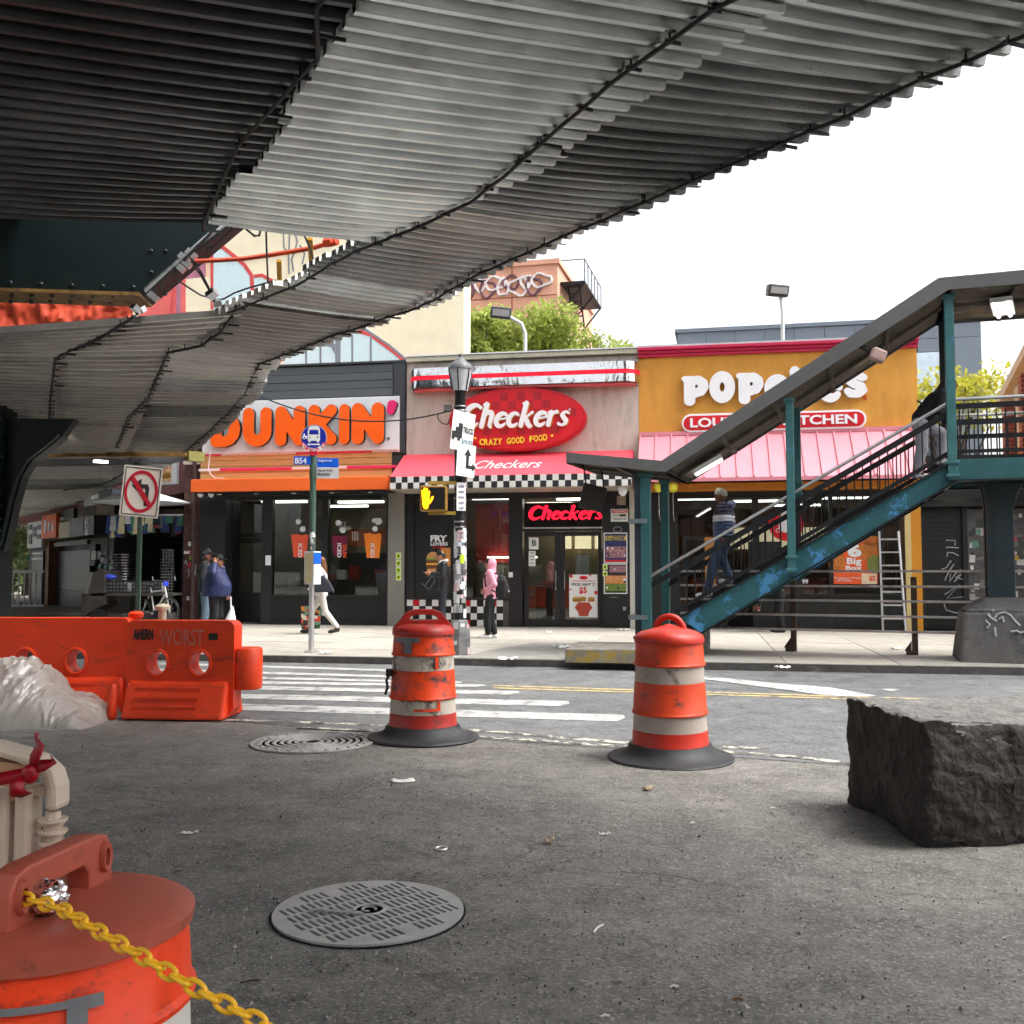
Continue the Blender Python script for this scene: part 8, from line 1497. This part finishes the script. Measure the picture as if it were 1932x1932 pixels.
# 1 pink hoodie, facing left
p = feet(926, 1204)
pk = person('person in a pink hood and black trousers with a black backpack facing left', p, rad(176), dict(head=(.03, 0, 1.575), elL=(-.1, .25, 1.15), wrL=(.1, .17, 1.02), elR=(-.1, -.25, 1.15), wrR=(.1, -.17, 1.02), anL=(.05, .09, .085), toeL=(.23, .1, .035), knL=(.06, .1, .5), anR=(-.07, -.09, .085), toeR=(.1, -.11, .035)), fab('pink_fleece', rgb(228, 156, 174), .08), BLKF, WSH, SK1, hair_short, HAIRB, girth=1.08, sleeve=1.1, hoodup=True, legw=1.1, scale=.905, curl=1.2)
bp_ = thing('backpack', 'black backpack on the back of the person in pink', 'backpack', p, rad(176)); s_ = .905
mb = MB(); mb.cap((-.24 * s_, 0, 1.0 * s_), (-.22 * s_, 0, 1.24 * s_), .13, .11); mb.cap((-.3 * s_, .0, .98 * s_), (-.3 * s_, 0, 1.1 * s_), .1, .08); mb.obox((-.22 * s_, 0, 1.05 * s_), (.18, .24, .34)); link('bag_body', remesh(mb, .014, 3), BLKF, bp_)
for y_ in (-.12, .12): MB().tube([(-.16 * s_, y_, 1.36 * s_), (0, y_ * 1.15, 1.425 * s_), (.12 * s_, y_ * 1.1, 1.32 * s_), (.1 * s_, y_ * 1.3, 1.12 * s_), (-.12 * s_, y_ * 1.5, .98 * s_)], .016, 6).build('strap', BLKF, bp_, smooth=True)
MB().ell((-.39 * s_, .03, 1.0 * s_), (.01, .025, .025)).build('round_badge', WSH, bp_); MB().bar((-.36 * s_, .1, 1.2 * s_), (-.38 * s_, .1, .98 * s_), .01, .012).build('zip', STEEL, bp_)
# 2 striding woman in white
p = feet(606, 1196)
ww_ = person('woman in white striding left past the bus stop with a ponytail', p, rad(178), dict(pelvis=(0, 0, .93), chest=(.03, 0, 1.28), neck=(.04, 0, 1.45), head=(.06, 0, 1.585), shL=(.03, .18, 1.4), shR=(.03, -.18, 1.4), elR=(.12, -.2, 1.14), wrR=(.2, -.19, .92), elL=(-.02, .22, 1.15), wrL=(.14, .17, 1.04), hipL=(0, .09, .9), knL=(-.1, .09, .5), anL=(-.36, .09, .14), toeL=(-.2, .1, .05), knR=(.2, -.09, .52), anR=(.3, -.09, .1), toeR=(.46, -.1, .05)), fab('white_knit', rgb(226, 226, 228), .06), fab('white_trousers', rgb(206, 202, 196), .06), mat('brown_shoe', (.03, .025, .022), .5), SK3, hair_long, HAIRN, scale=.94, legw=.95)
tb = thing('tote_bag', 'black tote bag on the shoulder of the woman in white', 'bag', p, rad(178)); mb = MB(); mb.prism([(-.32, .86), (.16, .86), (.1, 1.05), (-.08, 1.22), (-.24, 1.05)], .2, .32); link('bag_body', remesh(mb, .014, 5), fab('tote_charcoal', (.03, .035, .045), .2), tb)
for dx in (-.05, .05): MB().tube([(-.1 + dx, .26, 1.12), (-.02 + dx, .24, 1.3), (.02, .18, 1.36)], .009, 6).build('strap', BLKF, tb)
hb = thing('shopping_bag', 'colourful printed shopping bag carried by the woman in white', 'bag', p + V((-.24, .12, 0)), rad(10)); MB().hexa([(-.19, -.07, .1), (.19, -.07, .1), (.19, .07, .1), (-.19, .07, .1)], [(-.2, -.09, .56), (.2, -.09, .56), (.2, .09, .56), (-.2, .09, .56)]).build('bag_body', flyer('bag_print', [rgb(40, 70, 50), rgb(200, 60, 40), rgb(220, 210, 200), rgb(30, 40, 36), rgb(210, 120, 50), rgb(100, 150, 120)], 14), hb)
for y_ in (-.07, .07): MB().tube([(-.08, y_, .55), (-.03, y_ * .3, .8), (.03, y_ * .3, .8), (.08, y_, .55)], .008, 6).build('handle', BLKF, hb)
# 3 man behind the lamp pole
p = feet(836, 1190)
pm = person('man in a black leather jacket looking down at his phone behind the lamp pole', p, rad(184), dict(head=(.06, 0, 1.57), neck=(.02, 0, 1.45), elL=(.0, .25, 1.16), wrL=(.26, .1, 1.2), elR=(.0, -.25, 1.16), wrR=(.26, -.06, 1.2), anL=(.03, .1, .085)), mat('black_leather', (.016, .016, .017), .32, var=.3, scale=6, bump=.5, bscale=18), fab('charcoal_jeans', (.02, .022, .03), .2), BLKF, SK1, hair_short, HAIRB, girth=1.08, sleeve=1.12, scale=1.03, curl=1.)
ph_ = thing('phone', 'white phone in the hands of the man in leather', 'phone', p + V((-.36, 0, 1.26)), rad(184)); MB().box(-.07, .07, -.035, .035, -.005, .005).build('phone_body', WSH, ph_, bevel=.004)
cl_ = MB(); cl_.tube([(.06, -.08, 1.44), (.1, 0, 1.4), (.06, .08, 1.44), (-.05, .09, 1.47), (-.08, 0, 1.48), (-.05, -.09, 1.47)], .03, 8, closed=True); cl_.build('white_collar', WSH, pm, smooth=True)
# 4 man in navy jacket on the phone, 5 man behind him
p = feet(406, 1206)
NV = fab('navy_shell', rgb(34, 44, 84), .2, .55)
nm = person('stout man in a navy jacket and black cap holding a phone to his ear', p, rad(-8), dict(head=(.05, 0, 1.53), neck=(.02, 0, 1.42), shR=(0, -.21, 1.38), shL=(0, .21, 1.38), elR=(.12, -.4, 1.3), wrR=(.06, -.2, 1.5), hdR=(-.3, .6, .6), elL=(.02, .32, 1.12), wrL=(.1, .28, .88)), NV, BLKF, BLKF, SK1, cap_hat, BLKF, belly=1.55, girth=1.32, sleeve=1.3, legw=1.2, scale=.965, curl=1.1)
wb2 = thing('white_bag', 'white plastic bag hanging beside the man in navy', 'bag', p + V((.3, -.05, 0))); mb = MB(); mb.cap((0, 0, .35), (.03, 0, .6), .11, .03); mb.cap((0, 0, .6), (0, .0, .8), .02, .015); link('bag_body', remesh(mb, .014, 3), mat('bag_white', rgb(222, 222, 226), .4), wb2)
p = feet(386, 1195)
person('man in dark clothes and cap standing behind the man in navy', p, rad(10), {}, fab('dark_coat', (.02, .022, .028), .25), fab('faded_jeans', rgb(84, 104, 120), .2), BLKF, SK2, cap_hat, fab('dark_cap', (.012, .013, .02)), girth=1.1, scale=1.02)
# 6 man coming down the stair
fp = SF.hit(*ZS(555, 800), .85); fw = SF.wor((fp.x, .85, fp.z))
PUF = bands('puffer_bands', [(0, rgb(62, 84, 120)), (1.17, rgb(222, 222, 226)), (1.27, rgb(22, 26, 52))])
JEA = mat('painted_jeans', rgb(62, 80, 104), .8, var=.25, scale=8, dirt=rgb(196, 196, 192), damt=.62, dscale=7, dsoft=.05, bump=.3, bscale=30)
st_ = person('man in a striped puffer jacket and knit cap walking down the stair', fw, SA + rad(180), dict(hipR=(0, -.1, .91), anL=(.26, .1, .05), toeL=(.43, .11, -.02), knL=(.17, .1, .47), anR=(-.06, -.1, .26), toeR=(.1, -.11, .21), knR=(.06, -.1, .6), elR=(-.08, -.26, 1.14), wrR=(-.02, -.27, .92), elL=(-.1, .27, 1.15), wrL=(-.04, .27, .93), head=(.05, 0, 1.585)), PUF, JEA, WSH, SK2, beanie, fab('beanie_grey', rgb(150, 146, 130), .3), girth=1.2, sleeve=1.35, legw=1.12, scale=1.0, face_yaw=rad(22))
mb = MB(); mb.ell((-.11, 0, 1.44), (.08, .14, .07)); mb.ell((-.14, 0, 1.47), (.05, .1, .05)); link('hood', remesh(mb, .015, 3), fab('hood_lilac', rgb(120, 124, 160), .2), st_)
bt_ = thing('plastic_bottle', 'clear plastic bottle in the hand of the man on the stair', 'bottle', fw + SF.R @ V((.12, -.32, .84))); MB().lathe([(.001, 0), (.032, .003), (.033, .14), (.014, .18), (.014, .2), (.001, .201)], 12).build('bottle_body', mat('clear_plastic', (.8, .82, .84), .1, trans=.8), bt_, smooth=True); bt_.rotation_euler = (0, rad(60), 0)
# 7 person at the top of the stair
fp = SF.hit(*Z7(690, 968), .8); fw = SF.wor((fp.x, .8, fp.z - .05))
tp = person('person in black with pale trousers climbing to the top of the stair', fw, SA + rad(4), dict(pelvis=(.05, 0, .93), waist=(.14, 0, 1.06), chest=(.3, 0, 1.25), neck=(.42, 0, 1.38), head=(.52, 0, 1.5), shL=(.36, .18, 1.34), shR=(.36, -.18, 1.34), elL=(.42, .22, 1.08), wrL=(.55, .2, .92), elR=(.3, -.22, 1.07), wrR=(.42, -.21, .86), hipL=(.05, .095, .9), hipR=(.05, -.095, .9), knL=(.42, .1, .72), anL=(.36, .1, .32), toeL=(.52, .11, .28), knR=(.06, -.1, .5), anR=(-.02, -.1, .085)), BLKF, fab('pale_joggers', rgb(170, 168, 176), .1), WSH, SK2, hair_long, HAIRB, girth=1.1, sleeve=1.1, legw=1.25, scale=.95)
# 8 person stooping behind the fence
p = feet(1472, 1193)
person('person in dark clothes stooping behind the fence under the stair', p, rad(180), dict(pelvis=(0, 0, .9), waist=(.1, 0, 1.0), chest=(.3, 0, 1.06), neck=(.46, 0, 1.08), head=(.58, 0, 1.05), shL=(.4, .18, 1.05), shR=(.4, -.18, 1.05), elL=(.45, .22, .8), wrL=(.5, .2, .6), elR=(.45, -.22, .8), wrR=(.5, -.2, .6)), BLKF, BLKF, BLKF, SK2, hair_short, HAIRB, scale=.95)
# ================================================================== TREES
LEAF1 = mat('leaf_green', (.4, .47, .12), .6, var=.45, scale=1.2, spec=.3); LEAF2 = mat('leaf_yellow', (.5, .48, .06), .6, var=.35, scale=1.2, spec=.3); LEAF3 = mat('leaf_far', (.26, .34, .16), .7, var=.4, scale=1.); BARK = mat('bark', (.07, .055, .045), .9, var=.3, bump=.5)
def leafmat(m):
    n = m.node_tree.nodes; l = m.node_tree.links; b = n['Principled BSDF']; o = [x for x in n if x.type == 'OUTPUT_MATERIAL'][0]; t = n.new('ShaderNodeBsdfTranslucent'); src = b.inputs['Base Color'].links[0].from_socket; l.new(src, t.inputs[0]); mx = n.new('ShaderNodeMixShader'); mx.inputs[0].default_value = .4; l.new(b.outputs[0], mx.inputs[1]); l.new(t.outputs[0], mx.inputs[2]); l.new(mx.outputs[0], o.inputs[0])
for m in (LEAF1, LEAF2, LEAF3): leafmat(m)
def tree(label, base, h, crown, n, size, m, seed, group=None, trunk_h=.45, lobes=9):
    rg = random.Random(seed); t_ = thing('tree', label, 'tree', base, 0, group); cz = h - crown[2]
    tr = MB(); tr.tube([(0, 0, 0), (.1, .05, h * trunk_h * .5), (0, .1, h * trunk_h), (.1, 0, cz)], [.2, .16, .13, .07], 8); ends = []
    for k in range(12):
        a = k * 2.4; e = V((crown[0] * .75 * math.cos(a) * rg.uniform(.5, 1), crown[1] * .75 * math.sin(a) * rg.uniform(.5, 1), cz + crown[2] * rg.uniform(-.2, .8))); s0 = V((0, .05, h * trunk_h * rg.uniform(.8, 1.2))); tr.tube([s0, s0.lerp(e, .5) + V((0, 0, .2)), e], [.07, .045, .012], 6); ends.append(e)
    tr.build('trunk', BARK, t_, smooth=True)
    lob = [V((rg.uniform(-1, 1) * crown[0] * .72, rg.uniform(-1, 1) * crown[1] * .72, cz + rg.uniform(-.6, .75) * crown[2])) for _ in range(lobes)] + ends
    vs = []; fs = []
    for k in range(n):
        c = rg.choice(lob); d = V((rg.gauss(0, 1), rg.gauss(0, 1), rg.gauss(0, .8))); d = d.normalized() * (rg.random() ** .45); r_ = crown[0] * .36
        p = c + V((d.x * r_, d.y * r_, d.z * r_ * .9)); s = size * rg.uniform(.6, 1.3); R = Euler((rg.uniform(-1.1, 1.1), rg.uniform(-1.1, 1.1), rg.uniform(0, 6.3))).to_matrix(); b0 = len(vs)
        vs += [p + R @ V(q) for q in ((-s, 0, 0), (0, -s * .45, .12 * s), (s, 0, 0), (0, s * .45, .12 * s))]; fs.append((b0, b0 + 1, b0 + 2, b0 + 3))
    mb = MB(); mb.add(vs, fs); mb.build('crown', m, t_); return t_
def tb_(px, Y): q = gy(px, 1000, Y); return (q.x, q.y, 0)
tree('bushy green tree in front of the terracotta building', tb_(1000, 40), gy(1000, 578, 40).z, (3.0, 2.6, 3.0), 15000, .13, LEAF1, 1, 'street trees')
tree('thin green tree top at the right end above the burger shop roof', tb_(1128, 38), gy(1120, 632, 38).z, (1.5, 1.2, 1.5), 2600, .11, LEAF1, 5, 'street trees')
tree('green tree top hugging the cream mural building', tb_(905, 37), gy(905, 572, 37).z, (1.1, 1.6, 2.6), 6500, .12, LEAF1, 8, 'street trees')
tree('yellow-green tree behind the stair landing', tb_(1800, 36), gy(1810, 690, 36).z, (2.2, 1.6, 1.5), 1700, .13, LEAF2, 2, 'street trees')
tree('broad far tree at the end of the side street', tb_(30, 62), gy(50, 950, 62).z + 1.5, (6, 4, 4.), 12000, .28, LEAF3, 3, 'street trees', lobes=14)
tree('low far shrub-like tree behind the white railing', tb_(50, 52), 3.6, (2.5, 2, 1.5), 4000, .16, LEAF3, 4, 'street trees')
# ================================================================== LITTER
PW = mat('scrap_white', rgb(232, 230, 224), .6, var=.05); PTN = mat('scrap_tan', rgb(196, 176, 150), .7); CIG = mat('cigarette', rgb(220, 216, 206), .6); TWG = mat('twig', (.05, .035, .025), .8)
def scrap(label, px, py, w_, d_, rz, m, z=.0, curlz=.01, cat='litter', name='paper_scrap'):
    p = gz(px, py, z); t_ = thing(name, label, cat, (p.x, p.y, z + .006), rz)
    def fn(u, v): return ((u - .5) * w_ + .01 * w_ * math.sin(v * 9), (v - .5) * d_ + .06 * d_ * math.sin(u * 7), curlz * (abs(noise.noise(V((u * 3 + px, v * 3, 0)))) * 2 + (u - .5) ** 2 * 2))
    o = MB().grid(fn, 6, 5).build('scrap', m, t_, smooth=True); s = o.modifiers.new('s', 'SOLIDIFY'); s.thickness = .002; return t_
scrap('flat white paper scrap on the asphalt below the scuffed drum', 760, 1475, .15, .1, .3, PW)
scrap('white stub of paper left of the slotted grate', 357, 1574, .09, .025, .25, PW)
scrap('crumpled cream scrap right of the foreground centre', 1222, 1491, .05, .06, .4, PTN, curlz=.02); scrap('cream crumb of food on the asphalt in front of the smoother drum', 1037, 1592, .04, .04, .2, PTN, curlz=.02); scrap('forked white scrap in the middle of the asphalt', 1141, 1577, .06, .02, .1, PW)
def stick(label, px, py, L, r_, rz, m, name, z=0., cat='litter'): p = gz(px, py, z); t_ = thing(name, label, cat, (p.x, p.y, z + r_ + .003), rz); MB().tube([(-L / 2, 0, 0), (0, .004, .003), (L / 2, 0, 0)], r_, 7).build('stick', m, t_, smooth=True)
stick('white lollipop stick lying on the foreground asphalt', 1129, 1755, .09, .004, rad(62), PW, 'lolly_stick'); stick('dark twig between the near drum and the grate', 473, 1855, .07, .003, rad(20), TWG, 'twig'); stick('brown butt near the bottom edge of the asphalt', 1392, 1890, .035, .0045, rad(-8), mat('butt_brown', rgb(120, 90, 60), .7), 'cigarette_butt')
for k, (px, py, a, lab) in enumerate(((1307, 1555, .5, 'cigarette butt left of the stone block crack'), (1560, 1526, .2, 'cigarette butt beside the stone block shadow'), (1458, 1527, .3, 'cigarette butt halfway between drum and stone block'), (1272, 1866, .05, 'cigarette butt near the bottom centre right'), (1142, 1932 - 10, .1, 'cigarette butt at the very bottom of the picture'))): stick(lab, px, py, .03, .004, a, CIG, 'cigarette_butt')
for px, py, w_, d_, lab, z in ((958, 1245, .3, .12, 'crumpled white wrapper at the kerb right of the lamp', .11), (1175, 1189, .28, .14, 'white paper in front of the poster panel', .105), (1036, 1194, .12, .1, 'tiny white scrap before the burger shop door', .105), (1060, 1222, .3, .1, 'white card lying on the step block edge', .105), (614, 1233, .2, .15, 'round white lid beside the bus stop foot', .105), (1476, 1261, .2, .1, 'white scrap in the gutter under the stair', .11), (1690, 1225, .2, .1, 'white scrap behind the fence posts', .105)): scrap(lab, px, py, w_, d_, .2, PW, z, .03)
p = gz(832, 1603); t_ = thing('washer_ring', 'small metal ring lying on the asphalt', 'litter', (p.x, p.y, .006), 0); MB().tube([(.03 * math.cos(t), .03 * math.sin(t), 0) for t in [i * .3142 for i in range(20)]], .006, 6, closed=True).build('ring', ALU, t_, smooth=True)
# uncountable specks of grit and paper
rg = random.Random(11); vs = []; fs = []; mi = []
mb = MB()
for k in range(2600):
    px = rg.uniform(130, 1932); py = 1400 + 530 * rg.random() ** 1.15; p = gz(px, py, 0); s = rg.uniform(.0015, .006) * (1.8 if rg.random() < .07 else 1); R = Euler((rg.uniform(0, 6), rg.uniform(0, 6), rg.uniform(0, 6))).to_matrix(); mb.m = 0 if rg.random() < .45 else (1 if rg.random() < .6 else 2)
    q = [p + V((0, 0, s * .5 + .002)) + R @ (V(c) * s) for c in ((1, 0, -.5), (-.6, .8, -.5), (-.6, -.8, -.5), (0, 0, .8))]; mb.add(q, [(0, 2, 1), (0, 1, 3), (1, 2, 3), (2, 0, 3)])
mb.build('grit', [mat('grit_pale', (.45, .44, .42), .8), mat('grit_grey', (.16, .155, .15), .8), mat('grit_dark', (.03, .03, .03), .8)], None, label='loose grit and tiny specks of paper on the foreground asphalt', kind='stuff')
